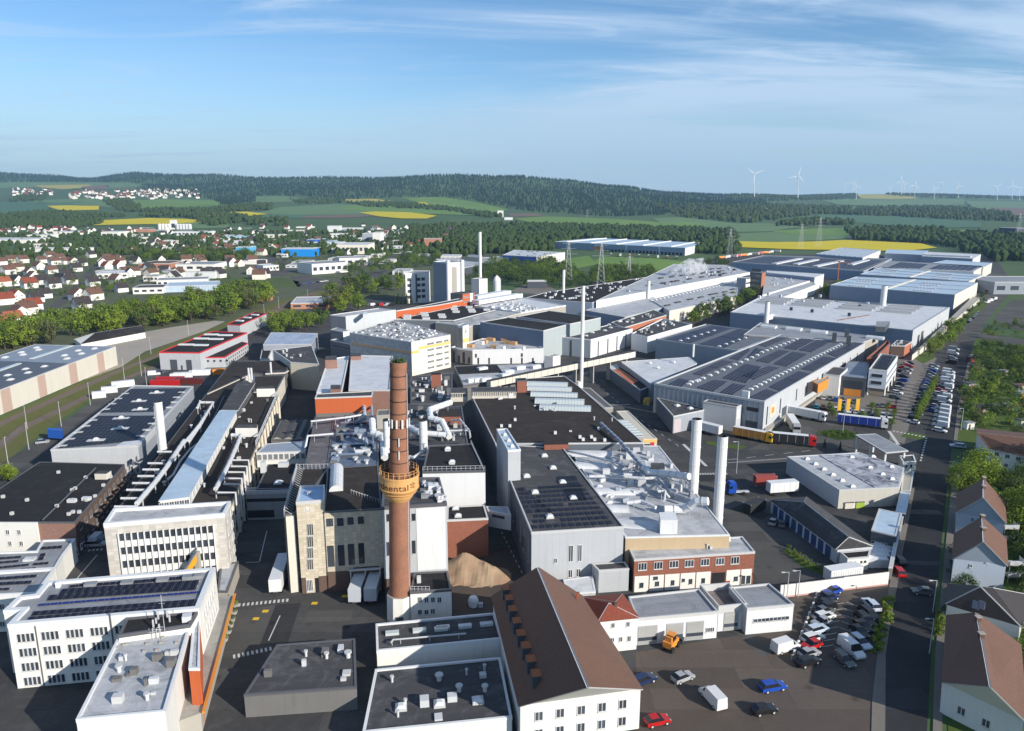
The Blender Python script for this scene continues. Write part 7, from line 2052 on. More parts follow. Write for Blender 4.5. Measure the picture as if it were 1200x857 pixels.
t=thing('silo','white silo with conical top beside the power house','silo',p);m.build('shell',t);m=MB();m.box(p+Vector((3.3,-.4,0)),.5,.5,14,STEEL);m.build('ladder',t)
BD=Bld('factory_hall','large flat hall with blue and white front beyond the woodland',[e8(645,75),e8(970,92),z8(640,290,(180,48)),e8(760,25)],h=12,wall=BLUE,walls={1:WHITE},top=MEMW,cop=TRIM,pp=.3)
BD2=Bld('factory_hall','long grey shed with dark shaded front and blue gates left of the blue hall',[e8(270,200),e8(700,110),e8(690,85),e8(250,110)],h=9,wall=SLATE,top=MEMB,cop=TRIM,pp=.3)
BD2.block([e8(305,90),e8(440,100),e8(450,75),e8(320,68)],5,CONC,MEMG)
for k in range(5):
 L=(BD2.c[1]-BD2.c[0]).length;BD2.panel(0,L*(.3+.1*k),L*(.35+.1*k),0,5,BLUE,'blue_gate',.2)
 # ---------------------------------------------------------------- warehouses along the railway and the pipe runs
LWH=Bld('warehouse','long warehouse with cream and pink wall panels beside the railway',[(-60,480.1),(135.4,406.3),(40.4,404.1),(-90,445)],base=(1,427.8),wall=CREAM,top=surf('blue grey roof sheet',(.24,.27,.32),'membrane',.5,.3,.2),cop=TRIM,pp=.12,cw=.2)
xs=[90,185,350,425,510,650,725,795,920,985,1045,1105]
for i in range(-3,11):
 x0,x1=(xs[i]if i>=0 else 90+i*93+(i<-2)*-40),(xs[i+1]if i>=-1 else 90+(i+1)*93)
 y0,y1=(595-(x-90)*.3744 for x in(x0,x1));t0,t1=LWH.onwall(0,*z8(0,380,(x0,y0)))[0],LWH.onwall(0,*z8(0,380,(x1,y1)))[0]
 LWH.panel(0,t0+.06,t1-.06,.05,LWH.h-.2,PINK if i in(-1,2,5,8)else CREAM,'wall_panel',.14)
f=[P(x,y,LWH.h)for x,y in z8(0,380,(-400,780),(85,592),(645,378),(180,358),(-200,352))]
m=MB();m.prism([(p.x,p.y)for p in f],LWH.h-.005,LWH.h+.12,TRIMD,surf('dark part of the roof',(.10,.105,.12),'membrane',.5,.3,.3));m.build('dark_roof_part',LWH.root)
for a_,c_ in(((300,335),(685,210)),((-60,465),(185,380))):
 a,c=P(*z8(0,380,a_),LWH.h+.13),P(*z8(0,380,c_),LWH.h+.13);d=(c-a).normalized();w=Vector((-d.y,d.x,0))*1.0;m=MB();m.hexa([a-w,c-w,c+w,a+w],Vector((0,0,.4)),SKYL);m.build('ridge_light',LWH.root)
LWH.domes(z8(0,380,(350,230),(370,250),(205,275),(222,297),(50,323),(750,258),(780,287),(905,238),(618,304),(642,335),(245,435),(270,470),(425,410),(75,495),(102,537)),2.6,2.0)
RT=Bld('red_trim_hall','black roofed grey hall with bright red roof edge and two dark gates',[z8(130,380,(460,272)),z8(130,380,(850,277)),zD((243,85)),(249,388.8)],base=(1,433.9),wall=LGREY,top=TAR,cop=RED,pp=.35)
for x,y in[(720,200),(860,205),(865,142),(1005,147),(960,103),(1095,110)]:RT.roofbox(*z8(130,380,(x,y)),7.5,2.2,.6,WMETAL,name='roof_light')
for x0,x1 in((570,637),(722,775),(668,686)):t0,t1=RT.onwall(0,*z8(130,380,(x0,400)))[0],RT.onwall(0,*z8(130,380,(x1,400)))[0];RT.panel(0,t0,t1,.02,5 if x0!=668 else 2.2,SLATE,'gate',.06)
RT2=Bld('red_trim_annex','low curved wing with red roof edge and small square windows',[z8(130,380,(885,322)),z8(130,380,(1090,318)),zD((250,185)),zD((165,165))],h=5.0,wall=LGREY,top=TAR,cop=RED,pp=.25,cat='annex')
for k in range(11):L=(RT2.c[2]-RT2.c[1]).length;RT2.win(1,2+k*(L-4)/10,2.9,1.0,.9,fr=FRAMED);RT2.win(1,2+k*(L-4)/10,.8,1.0,.9,fr=FRAMED)
for k in range(4):RT2.win(0,2+3*k,2.9,1.0,.9,fr=FRAMED)
RT3=Bld('red_trim_hall','smaller red edged hall behind the bigger one at the rails',[(266.3,380.5),(281,381.5),(312,368),(298,366)],h=7.5,wall=LGREY,top=TAR,cop=RED,pp=.3)
for x,y in((281,376.5),(290,372.8),(299,369.5)):RT3.roofbox(x,y,5,2,.6,WMETAL,name='roof_light')
GS,e,r=gable('goods_shed','long white goods shed with black gable roof at the gravel yard',[(170,389.5),(163,385),(88,398),(95,403.5)],[(166,382),(112,390.5)],3.4,6.6,WHITE,TAR,cat='shed')
# pipe runs on the long works building
def run(lab,pts,z,r=.55,grp='silver pipe runs on the long works roof',legs=True):pipe('pipe_line',[(*p,z)for p in pts],r,DUCT,lab,'pipe',grp,legs=range(len(pts))if legs else(),z0=8.5)
run('thick silver pipe run along the left side of the pale blue lantern',z8(130,480,(700,300),(640,390),(520,570),(420,700),(300,840),(250,900)),11.4,.62)
run('thin silver pipe run between thick pipe and pale blue lantern',z8(130,480,(830,330),(760,380),(660,500),(600,620),(545,670)),10.2,.3)
run('pipe run climbing the roof behind the white stack',z8(130,480,(850,200),(900,80),(940,0),z4(0,0,(0,0)))[:3]if False else z8(130,480,(640,390),(760,250),(850,140),(940,0)),11.4,.4)
run('silver pipe run on the right part of the long works roof',zO((90,245),(180,245),(150,330),(90,470),(20,615),(-60,760)),12.6,.55)
run('angled silver duct over the long left roof near the rails',z4(0,380,(945,400),(955,375),(1020,375),(960,480),(905,560)),11.0,.45)
for k,(x,y,w)in enumerate([(450,405,130),(360,515,130),(310,575,150),(262,638,150),(212,705,160),(155,770,170),(100,850,190),(40,930,210)]):
 pipe('pipe_bend',[(*z8(130,480,(x+w,y)),11.0),(*z8(130,480,(x,y)),11.0),(*z8(130,480,(x,y)),8.0)],.3,DUCT,ORD_[k]+' from the back, bent pipe on the left of the thick run','pipe','bent pipes on the left of the thick run')
for k,(x,y,w)in enumerate([(255,485,150),(237,545,150),(212,600,150),(188,660,150),(165,715,150),(130,795,170)]):
 p=P(*zO((x,y)),12.0);q=P(*zO((x-w,y)),12.0);t=thing('pipe_bend',ORD_[k]+' from the back, bent pipe dropping at the pilaster wall','pipe',(p.x,p.y,0),'bent pipes dropping at the pilaster wall');m=MB();m.tube([q,p,Vector((p.x,p.y,3.5))],.26,DUCT,8);m.build('pipe_run',t,smooth=True);m=MB();m.tube([p-Vector((0,0,4)),p-Vector((0,0,4.15))],.34,STEEL,8);m.build('flange',t)
for k in range(4):p=P(*zO((330+4*k,380-90*k)),11.5);
RK=thing('pipe_rack','steel pipe rack running along the top of the pilaster wall','rack',M2.uvp(1,.5,0));m=MB()
for o_ in(-.4,.5):m.tube([M2.uvp(1,.42,11.4+o_),M2.uvp(1,.98,11.4+o_)],.16,TRIM,5)
m.build('rack_pipe',RK);m=MB()
for k in range(9):p=M2.uvp(1,.42+.07*k,10.2);m.tube([p,p+Vector((0,0,1.9))],.09,STEEL,4)
m.build('rack_post',RK)
# ---------------------------------------------------------------- low buildings at the lower right
s8=lambda x,y:z8(1060,520,(x,y));t8=lambda x,y:z8(1060,662,(x,y));a8=lambda x,y:z8(900,560,(x,y));b8=lambda x,y:z8(1000,560,(x,y));m8=lambda x,y:z8(1000,460,(x,y));p8=lambda x,y:z8(920,662,(x,y))
WW=Bld('warehouse','low white corrugated warehouse with streaked roof near the crossroads',[(983.7,574.7),(1053.5,571.5),(1059.6,549),(1007,530.7),(922.5,535.6)],h=5.2,wall=surf('cream corrugated sheet',(.60,.58,.52),'ribs',.6,.3,.12,cell=(.4,5)),walls={4:LGREY},top=MEMB,cop=TRIM,pp=.15)
f=[P(x,y,5.22)for x,y in((1025.5,572),(1052.8,571),(1058,549),(1010,532),(960,534))]
m=MB();m.prism([(p.x,p.y)for p in f],5.21,5.34,BLUE,surf('streaked roof',(.44,.44,.47),'membrane',.5,.3,1.0,col2=(.06,.06,.08)));m.build('streaked_roof',WW.root)
WW.domes([zR((x,y))for x,y in[(105,648),(145,672),(185,697),(228,724),(272,752),(322,780),(318,640),(420,637),(405,690),(508,686),(510,745),(465,722)]],1.5,1.1)
for k,(x,y)in enumerate([(760,285),(800,280),(865,280),(910,270)]):
 q=G(*a8(x,y));t=thing('waste_container',['pale yellow container at the white warehouse corner','white ribbed bin beside the pale yellow container','lime green bin along the warehouse wall','grey bin at the shaded warehouse wall'][k],'container',q)
 c=[CREAM,WMETAL,surf('lime paint',(.30,.42,.05),'plain',.5,.4),STEEL][k]
 m=MB();m.box(q,2.4,1.6,1.6,c,WW.ang);m.build('bin_body',t);m=MB();m.box(q+Vector((0,0,1.61)),2.5,1.7,.12,TRIMD,WW.ang);m.build('lid',t)
LSH,e,r=gable('low_shed','long dark hip roofed shed with blue doors along the yard',[a8(665,690),a8(1000,660),a8(365,190),a8(30,215)],[a8(775,575),a8(345,240)],3.4,6.4,surf('white and blue wall',(.50,.52,.55),'plain',.6,.3),TARG,hip=True,cat='shed')
R=WallRef(LSH,e,3.4)
for k in range(9):
 L=(R.c[3]-R.c[0]).length;R.panel(3,L*(.05+k*.1),L*(.05+k*.1)+L*.07,.1,2.9,surf('blue door',(.03,.07,.18),'plain',.5,.3),'blue_door',.08)
LX=Bld('shed_annex','white walled flat roofed annex at the end of the dark hip roofed shed',[a8(762,778),a8(965,760),a8(985,690),a8(690,715)],h=3.0,wall=WHITE,top=TAR,cop=TRIM,pp=.1)
LX.winrect(0,[(*a8(885,795),*a8(902,815)),(*a8(920,792),*a8(938,812))],fr=FRAMED,bars=0)
BX=Bld('storage_box','small box building with pale blue roof and dark front by the street wall',[b8(172,505),b8(412,560),b8(465,345),b8(245,298)],h=4.6,wall=SLATE,top=BLUER,cop=TRIM,pp=.1)
for u in(.2,.55):BX.win(0,(BX.c[1]-BX.c[0]).length*u,1.4,1.5,.9,fr=STEEL)
for lab,q in[('pale blue strip roof along the street beside the box building',[b8(405,325),b8(500,350),b8(545,145),b8(450,130)]),('beige strip roof along the street next to the white warehouse',[b8(455,120),b8(548,130),b8(580,-60),b8(480,-60)]),('narrow blue grey strip roof beside the stacked white frames',[b8(340,857),b8(375,857),b8(480,370),b8(435,380)])]:
 Bld('strip_roof',lab,q,h=3.0,wall=CONCD,top=BLUER if 'blue' in lab else CONC,cop=TRIM,pp=.05,cat='canopy')
CAN=Bld('canopy','grey sheet canopy on white columns beside the crossroads',[m8(312,578),m8(525,558),m8(212,395),m8(20,405)],h=6.0,z0=5.5,wall=TRIMD,top=MEMG,cop=TRIM,pp=.05,cat='canopy')
for u,v in[(.05,.04),(.9,.04),(.05,.96),(.9,.96),(.05,.5)]:inst('column',box_mesh('column',.5,.5,5.5,WMETAL),CAN.root,CAN.uvp(u,v,0))
GHW=Bld('gatekeeper_house','small white gatekeeper house with two windows at the crossroads',[m8(475,670),m8(600,662),m8(575,600),m8(440,610)],h=3.6,wall=WHITE,top=TARG,cop=WMETAL,pp=.15)
GHW.winrect(0,[(*m8(498,695),*m8(516,718)),(*m8(545,690),*m8(563,715))],fr=FRAMED,bars=0)
# white boundary wall
A,C=G(*zC((790,575))),G(*zS((490,512)))
t=thing('boundary_wall','long white boundary wall with faint red foot line between yard and car park','wall',A)
d=(C-A).normalized();n=Vector((-d.y,d.x,0));L=(C-A).length;k=14
for i in range(k):
 m=MB();p,q=A+d*(L*i/k+.02),A+d*(L*(i+1)/k-.02);m.hexa([p-n*.12,q-n*.12,q+n*.12,p+n*.12],Vector((0,0,2.9+.12*(i>7))),WHITE,CONC);m.build('wall_panel',t)
m=MB();p,q=A,C;m.hexa([p-n*.16,q-n*.16,q-n*.125,p-n*.125],Vector((0,0,.35)),surf('faded pink',(.5,.3,.28),'plain',.8,.2));m.build('foot_line',t)
WSHADE=surf('blue shaded white render',(.40,.46,.55),'plain',.8,.2,.2)  # white house walls with the blue shade of their fronts painted in
# houses on the right
def flue(t,p,h=1.6):m=MB();m.box((p.x,p.y,p.z-.8),.8,.6,h,BRICKD);m.box((p.x,p.y,p.z+h-.8),1.0,.8,.12,CONC);m.build('chimney',t)
HA,e,r=gable('house','white gabled house with steep brown roof behind its twin on the street',[s8(510,655),s8(960,752),s8(945,560),s8(515,480)],[s8(755,520),s8(757,350)],6.0,11.5,WSHADE,TILEB)
flue(HA,r[1]);flue(HA,r[1].lerp(r[0],.5));R=WallRef(HA,e,6)
R.winrect(0,[(*s8(665,625),*s8(692,665)),(*s8(785,645),*s8(812,685)),(*s8(638,705),*s8(665,745))],bars=1)
HB2,e,r=gable('house','white gabled house with brown roof and scaffold like balconies nearest the street wall',[zS((808,388)),zS((1058,418)),zS((1050,292)),zS((818,270))],[zS((950,308)),zS((943,195))],6.0,11.5,WSHADE,TILEB)
flue(HB2,r[1]);flue(HB2,r[1].lerp(r[0],.55));R=WallRef(HB2,e,6)
R.winrect(0,[(*zS((896,368)),*zS((910,386))),(*zS((960,385)),*zS((976,408))),(*zS((880,412)),*zS((896,430)))],bars=1)
for b_,(x0,y0)in((HA,(1060,250)),(HB2,(1085,430))):
 q=G(*zS((x0,y0+60)))
 for z in(1.2,3.9):
  m=MB();m.box((q.x,q.y,z),3.4,2.2,.2,CONC);m.build('balcony_slab',b_)
  m=MB();m.box((q.x,q.y-1.05,z+.2),3.4,.08,.9,STEEL);m.box((q.x+1.66,q.y,z+.2),.08,2.0,.9,STEEL);m.build('balcony_rail',b_)
 m=MB();[m.tube([(q.x+a_,q.y+c_,0),(q.x+a_,q.y+c_,5.2)],.08,STEEL,4)for a_ in(-1.6,1.6)for c_ in(-1,1)];m.build('balcony_post',b_)
HC,e,r=gable('house','dark hip roofed bungalow with paired roof window',[t8(410,378),t8(1100,590),t8(1190,290),t8(430,185)],[t8(730,215),t8(845,232)],4.6,9.4,WHITE,TILED,hip=True)
for x in(680,735):
 pn=((e[1]-e[0]).cross(r[0]-e[0])).normalized();pn=pn if pn.z>0 else-pn
 dd=ray(*t8(x,385));o=Vector((0,0,CAM_H));kk=(e[0]+Vector((0,0,.35))-o).dot(pn)/dd.dot(pn);c=o+dd*kk
 ux=(e[1]-e[0]).normalized();uy=pn.cross(ux);m=MB();q=[c-ux*.55-uy*.75,c+ux*.55-uy*.75,c+ux*.55+uy*.75,c-ux*.55+uy*.75];m.hexa([v-pn*.1 for v in q],pn*.2,FRAMEW,surf('roof window glass',(.04,.07,.15),'plain',.15,.6));m.build('roof_window',HC)
HDD,e,r=gable('house','pinkish brown tiled house with round roof window cut by the lower edge',[(1106,800),(1200,845),t8(1095,770),t8(420,500)],[(1160,805),t8(690,480)],5.4,10.6,WHITE,TILEB)
R=WallRef(HDD,e,5.4)
for t_,z in((3,1.4),(6.5,1.4),(10,1.4),(4.5,5.6),(8.5,5.6)):R.win(0,t_,z,1.2,1.4)
flue(HDD,r[1].lerp(r[0],.1));flue(HDD,r[1].lerp(r[0],.35))
HE,e,r=gable('row_house','long brown roofed row house behind the big trees',[(1146,503),(1160,526),(1240,543),(1235,512)],[(1146,508),(1246,519)],6.0,9.4,WHITE,TILEB)
R=WallRef(HE,e,6)
for k in range(10):R.win(1,2+k*2.8,4.2,1.2,1.2,bars=1);R.win(1,2+k*2.8,1.2,1.0,1.4,bars=1)
GR=Bld('garage','flat grey roofed garage between the dark bungalow and the balconies',[t8(1010,430),t8(1180,500),t8(1200,330),t8(850,230)],h=3.0,wall=WHITE,top=TARG,cop=TRIM,pp=.1)
# allotment sheds
for k,(x,y,w,c,rf,lb)in enumerate([(600,30,4.5,CONC,TARG,'grey flat roofed allotment hut beside the poplars'),(905,95,3,CONC,MEMG,'pale roofed hut near the lime bush'),(540,235,5,MGREY,TARG,'grey hut with red door at the allotment path'),(1090,260,5,CONC,TILEB,'hut with brown pitched roof at the right edge'),(1110,340,4,BLUEG,MEMG,'pale blue hut wall at the right edge'),(800,490,2.6,BLUEG,MEMG,'small blue grey shed between tall shrubs'),(960,480,3.4,CONC,MEMG,'low hut with sagging pale roof'),(1095,500,4,WHITE,TILER,'hut with red edged roof'),(650,500,5,CONC,TARG,'long flat hut with dark roof'),(520,690,3,WHITE,MEMG,'white hut next to the row house'),(560,-60,4,BRICKD,TARG,'dark hut with terrace near the side street'),(1120,660,4,WHITE,TARG,'white hut low at the right edge')]):
 q=G(*zz(9.525,1080,430,(x,y)));t=thing('garden_shed',lb,'shed',q,'allotment sheds');m=MB();m.box(q,w,w*.7,2.3,c,.2);m.build('wall',t)
 m=MB();m.box(q+Vector((0,0,2.31)),w+.5,w*.7+.5,.25,rf,.2);m.build('roof',t);m=MB();m.box(q+Vector((-w*.1,-w*.37,0)),.8,.12,1.9,TILEB if k%2 else RED,.2);m.build('door',t)
 # sand heap
c=G(*zA((290,470)));me=bpy.data.meshes.new('sand_heap');V=[];F=[];n=26
for i in range(n):
 for j in range(n):
  x,y=-9+18*i/(n-1),-6+14*j/(n-1);z=4.6*math.exp(-((x+1.5)**2/18+(y-2)**2/16))+2.6*math.exp(-((x-4.5)**2/14+(y+.5)**2/9));z+=.5*noise.noise(Vector((x,y,1))*.6)-.45;V.append((x,y,z))
for i in range(n-1):
 for j in range(n-1):F.append((i*n+j,(i+1)*n+j,(i+1)*n+j+1,i*n+j+1))
me.from_pydata(V,[],F);me.materials.append(SAND);me.uv_layers.new(name='UVMap');o=bpy.data.objects.new('sand_heap',me);o.location=c;COL.objects.link(o)
tag(o,'sandy heap of spoil in the building site between halls','heap',None,'stuff')
q=G(*zA((305,612)));t=thing('water_tank','round white tank standing on the dark site ground','tank',q);m=MB();m.lathe(q,[(1.0,0),(1.05,1.3),(.8,1.9),(0,2.0)],WMETAL,14);m.build('shell',t);m=MB();m.box(q+Vector((1.5,-.5,0)),.9,.7,.9,STEEL);m.build('pump',t)
# parcel frames stacked white (pallets)
t=thing('frame_stack','rows of stacked white frames beside the blue grey strip roof','stack',G(*p8(840,90)))
for i in range(5):
 for j in range(3):
  q=G(*b8(150+j*68+(4-i)*18,840-(4-i)*38));m=MB();m.box(q,1.5,2.2,2.1-.1*j,WMETAL,-.15)
  m.build('white_frame',t)
  # islands
poly_sheet('planted_island',zR((165,515),(200,505),(300,508),(345,530),(330,552),(250,555),(185,535)),surf('dark planting',(.035,.07,.015),'ground',.9,.1,.5,scale=8),.05)
# ---------------------------------------------------------------- vehicles
def paint(n,c,r=.3):return surf(n,c,'plain',r,.5,.05)
CARC={'white':(.62,.62,.62),'silver':(.32,.33,.35),'grey':(.10,.105,.11),'black':(.012,.012,.014),'red':(.40,.012,.012),'blue':(.01,.06,.35),'dark blue':(.012,.025,.08),'green':(.01,.12,.09),'pale blue':(.45,.52,.60),'teal':(.02,.25,.35)}
CG=surf('car glass',(.012,.014,.018),'plain',.08,.6,.0);LAMP=surf('lamp glass',(.55,.55,.52),'plain',.1,.6);TAIL=surf('tail lamp',(.30,.01,.01),'plain',.2,.5)
def car_meshes(kind,col):
 key=(kind,col)
 if key in MCACHE:return MCACHE[key]
 PT=paint('car paint '+col,CARC[col])
 L,W,H={'hatch':(4.1,1.76,1.48),'estate':(4.7,1.84,1.50),'van':(5.4,2.0,2.3)}[kind]
 # side profile of the lower body and of the glasshouse
 if kind=='van':prof=[(-L/2,.35),(L/2-.1,.35),(L/2,.8),(L/2-.25,1.1),(L/2-1.1,1.32),(-L/2,1.32)];gh=[(-L/2+.04,1.32),(L/2-1.1,1.32),(L/2-1.75,H),(-L/2+.1,H)]
 else:prof=[(-L/2+.05,.32),(L/2-.1,.32),(L/2,.62),(L/2-.15,.78),(L/2-1.15,.95),(-L/2+.1,.98),(-L/2,.7)];gh=[(-L/2+.12,.97),(L/2-1.15,.95),(L/2-1.95,H),(-L/2+(.75 if kind=='hatch' else.55),H)]
 def ext(m,pr,w0,w1,mat,cap=None):
  zs=[p[1]for p in pr];z0,z1=min(zs),max(zs)
  hw=lambda z:w0+(w1-w0)*(z-z0)/(z1-z0)
  Lf=[Vector((x,-hw(z)/2,z))for x,z in pr];Rt=[Vector((x,hw(z)/2,z))for x,z in pr]
  m.face(Lf,mat);m.face(Rt[::-1],mat)
  for i in range(len(pr)):
   j=(i+1)%len(pr);m.face([Lf[j],Lf[i],Rt[i],Rt[j]],(cap if cap and i==2 else mat))
 m=MB();ext(m,prof,W,W*.97,PT)
 if kind=='van':ext(m,[(gh[0][0],1.31),(gh[1][0]-.55,1.31),(gh[2][0]-.1,H),gh[3]],W*.965,W*.9,PT)
 body=m
 g=MB();ext(g,gh if kind!='van' else[(gh[1][0]-.54,1.33),(gh[1][0],1.33),(gh[2][0],H-.02),(gh[2][0]-.1,H-.02)],W*.92,W*.76 if kind!='van' else W*.88,CG)
 if kind!='van':
  x0,x1=gh[3][0]+.03,gh[2][0]-.03;body.box(((x0+x1)/2,0,H-.02),x1-x0,W*.74,.05,PT)
  for px_ in(gh[3][0]-.02,(x0+x1)/2-.1):
   for s in(-1,1):body.hexa([Vector((px_-.3,s*W*.45,.97)),Vector((px_-.2,s*W*.45,.97)),Vector((px_-.2,s*W*.455+.02,.97)),Vector((px_-.3,s*W*.455+.02,.97))],Vector((.28,-s*W*.07,H-.98)),PT)
 w=MB();w.tube([(0,-.11,0),(0,.11,0)],.33,RUBBER,12);w.tube([(0,-.12,0),(0,.12,0)],.2,STEEL,8)
 h=MB();h.box((0,0,0),.1,.34,.14,LAMP);tl=MB();tl.box((0,0,0),.08,.28,.16,TAIL)
 wh=MB();ext(wh,prof,W,W*.97,PT)
 al=MB()
 for s_ in(body,g):
  for f,mi,uv in zip(s_.f,s_.m,s_.uv):al.face([s_.v[i]for i in f],s_.mats[mi],uv)
 for x in(-L*.31,L*.31):
  for y in(-W*.46,W*.46):al.tube([(x,y-.1,.33),(x,y+.1,.33)],.33,RUBBER,8)
 MCACHE[key]=dict(body=body.mesh('body'),glass=g.mesh('windows'),wheel=MCACHE.setdefault('wheelm',w.mesh('wheel')),head=MCACHE.setdefault('headm',h.mesh('headlight')),tail=MCACHE.setdefault('tailm',tl.mesh('tail_light')),all=al.mesh('car'),L=L,W=W)
 return MCACHE[key]
def car(pos,ang,kind,col,label,group=None,detail=True,cat=None):
 M=car_meshes(kind,col);cat=cat or('van' if kind=='van' else 'car');nm='parked_van' if kind=='van' else 'parked_car'
 if not detail:
  o=bpy.data.objects.new(nm,M['all']);o.location=pos;o.rotation_euler=(0,0,ang);COL.objects.link(o);return tag(o,label,cat,group)
 t=thing(nm,label,cat,pos,group,ang)
 def ch(n,me,p,r=0):
  o=bpy.data.objects.new(n,me);o.parent=t;o.location=p;o.rotation_euler=(0,0,r);COL.objects.link(o)
 ch('body',M['body'],(0,0,0));ch('windows',M['glass'],(0,0,0));L,W=M['L'],M['W']
 for x in(-L*.31,L*.31):
  for y in(-W*.46,W*.46):ch('wheel',M['wheel'],(x,y,.33))
 for y in(-W*.34,W*.34):ch('headlight',M['head'],(L/2-.06,y,.60));ch('tail_light',M['tail'],(-L/2+.05,y,.72))
 return t
def dirang(a,b):
 A,B=G(*a),G(*b);d=B-A;return math.atan2(d.y,d.x)
 # near car park, left row
ar=dirang(p8(180,760),p8(330,715))
LBL={'blue':'bright blue car first in the left row against the white wall'}
for k,(x,y,kd,c,lb)in enumerate([(450,272,'hatch','blue','bright blue car first in the left row next to the white wall'),(425,328,'hatch','dark blue','dark blue car second in the left row from the white wall'),(395,388,'hatch','black','black car third in the left row from the white wall'),
(385,430,'estate','black','black estate car fourth in the left row'),(375,462,'hatch','grey','dark grey car just behind the white estate in the left row'),(370,515,'estate','white','white estate car in the middle of the left row'),(345,572,'hatch','silver','silver hatchback below the white estate in the left row'),
(305,642,'estate','pale blue','pale blue estate car in the left row'),(262,722,'estate','white','white car with dark sunroof next to the red car'),(250,792,'hatch','red','red car nearest the lower edge in the left row'),(230,870,'hatch','silver','silver car below the red car'),(215,950,'estate','black','black estate car below the silver one')]):
 car(G(*p8(x,y)),ar+math.pi*(k%3==0),kd,c,lb,'cars in the left row of the near car park')
ar2=dirang(p8(650,700),p8(790,815))
for k,(x,y,kd,c,lb)in enumerate([(820,402,'estate','pale blue','pale blue car parked straight at the top of the right row'),(800,488,'estate','black','black estate car uppermost of the slanted right row'),(765,545,'estate','black','second black estate car of the slanted right row'),(748,612,'hatch','black','black hatchback third of the slanted right row'),
(708,665,'hatch','black','black hatchback just above the pale blue saloon in the right row'),(715,762,'estate','pale blue','pale blue estate between black hatchback and white van'),(630,840,'van','white','white van at the lower end of the right row'),(560,930,'estate','grey','grey estate car below the white van')]):
 car(G(*p8(x,y)),ar2 if k else math.radians(95),kd,c,lb,'cars in the right row of the near car park')
car(G(*p8(0,815)),ar,'van','white','white van left of the chain fence near the garages');car(G(*zB((560,700)))if False else G(*zC((905,770-240)))if False else G(*zS((540,458))),math.radians(85),'estate','red','dark red car parked on the pavement by the strip roof')
car(G(*zS((545,405))),math.radians(85),'estate','black','black car behind the dark red car');car(G(*zS((655,555))),math.radians(170),'hatch','grey','dark grey car crossing the street shadow');car(G(*zR((825,590))),math.radians(160),'estate','pale blue','pale blue car by the big tree at the crossroads')
car(G(*zI((940,450))),dirang(zI((900,480)),zI((990,400))),'van','pale blue','pale blue van with open tail in the dark lane');car(G(*zI((920,490))),0.15,'estate','silver','silver car at the crossing stripes in the dark lane');car(G(*zA((550,640)))if False else G(*z8(130,380,(415,490))),.35,'van','white','white van on the service road by the rails')
car(G(*z8(130,380,(470,470))),.3,'estate','dark blue','dark car behind the white van by the rails');car(G(*z4(0,380,(205,570))),.4,'hatch','silver','silver car in shade beside the blue awning');car(G(*a8(50,440)),1.0,'hatch','silver','small silver car beside the shed with blue doors');car(G(*a8(130,460)),1.2,'hatch','grey','grey car standing close to the blue doors')
for k,(x,y,kd,c,an)in enumerate([(690,806,'estate','grey',.5),(722,803,'hatch','white',.5),(754,800,'estate','dark blue',.5),(800,797,'hatch','silver',.5),(835,822,'van','white',1.9),(700,845,'estate','silver',.3),(770,848,'hatch','red',.3),(905,808,'estate','blue',.25),(895,835,'hatch','black',.25)]):
 car(G(x,y),an,kd,c,ORD_[k]+' of the loose cars on the lower yard, %s'%c,'loose cars on the lower yard')
 # chain fence posts between the rows
t=thing('chain_fence','low fence of white topped posts left of the parked cars','fence',G(*p8(200,600)))
for k in range(14):
 q=G(*p8(305-k*18,305+k*46));m=MB();m.box(q,.5,.25,.9,CONC if k%2 else WMETAL,.3);m.build('post',t)
 # lorries
TRUCKP={}
def truck(pos,ang,col,label,trailer='box',cab='white',tl=13.2,tcol=None,cat='lorry',group=None,name='articulated_lorry'):
 t=thing(name,label,cat,pos,group,ang);tc=tcol or col
 def part(n,m):
  o=bpy.data.objects.new(n,m.mesh(n));o.parent=t;COL.objects.link(o);return o
 if trailer:
  m=MB();m.box((0,0,1.1),tl,2.5,2.75,tc,top=WMETAL);part('trailer',m)
  m=MB();m.box((0,0,.75),tl*.96,1.0,.34,TRIMD);part('chassis',m)
  m=MB()
  for k in range(5):
   for s in(-1.262,1.262):m.box((-tl/2+tl*(k+.5)/5,s,1.15),.08,.03,2.6,TRIM)
  part('curtain_strap',m)
  for x in((-tl/2+1.6,-tl/2+2.9,-tl/2+4.2)if tl>9 else(-tl/2+1.5,)):
   for y in(-1.0,1.0):m=MB();m.tube([(x,y-.16,.5),(x,y+.16,.5)],.5,RUBBER,10);part('wheel',m)
 if cab:
  cc=paint('cab '+cab,CARC.get(cab,(.6,.35,.02)));x0=tl/2+.35 if trailer else 1.6
  m=MB();m.box((x0+1.05,0,.8),2.1,2.45,2.7,cc);m.box((x0+.9,0,3.5),1.6,2.3,.35,cc);part('cab',m)
  m=MB();m.box((x0+2.11,0,2.1),.04,2.2,.95,CG);m.box((x0+1.5,-1.235,2.1),.9,.04,.8,CG);m.box((x0+1.5,1.235,2.1),.9,.04,.8,CG);part('windscreen',m)
  m=MB();m.box((x0-1.6,0,.6),5.0,1.0,.35,STEEL);part('tractor_frame',m)
  for x in(x0+1.0,x0-2.4):
   for y in(-1.0,1.0):m=MB();m.tube([(x,y-.16,.5),(x,y+.16,.5)],.5,RUBBER,10);part('wheel',m)
  for y in(-.9,.9):m=MB();m.box((x0+2.12,y,.9),.06,.35,.2,LAMP);part('headlight',m)
 return t
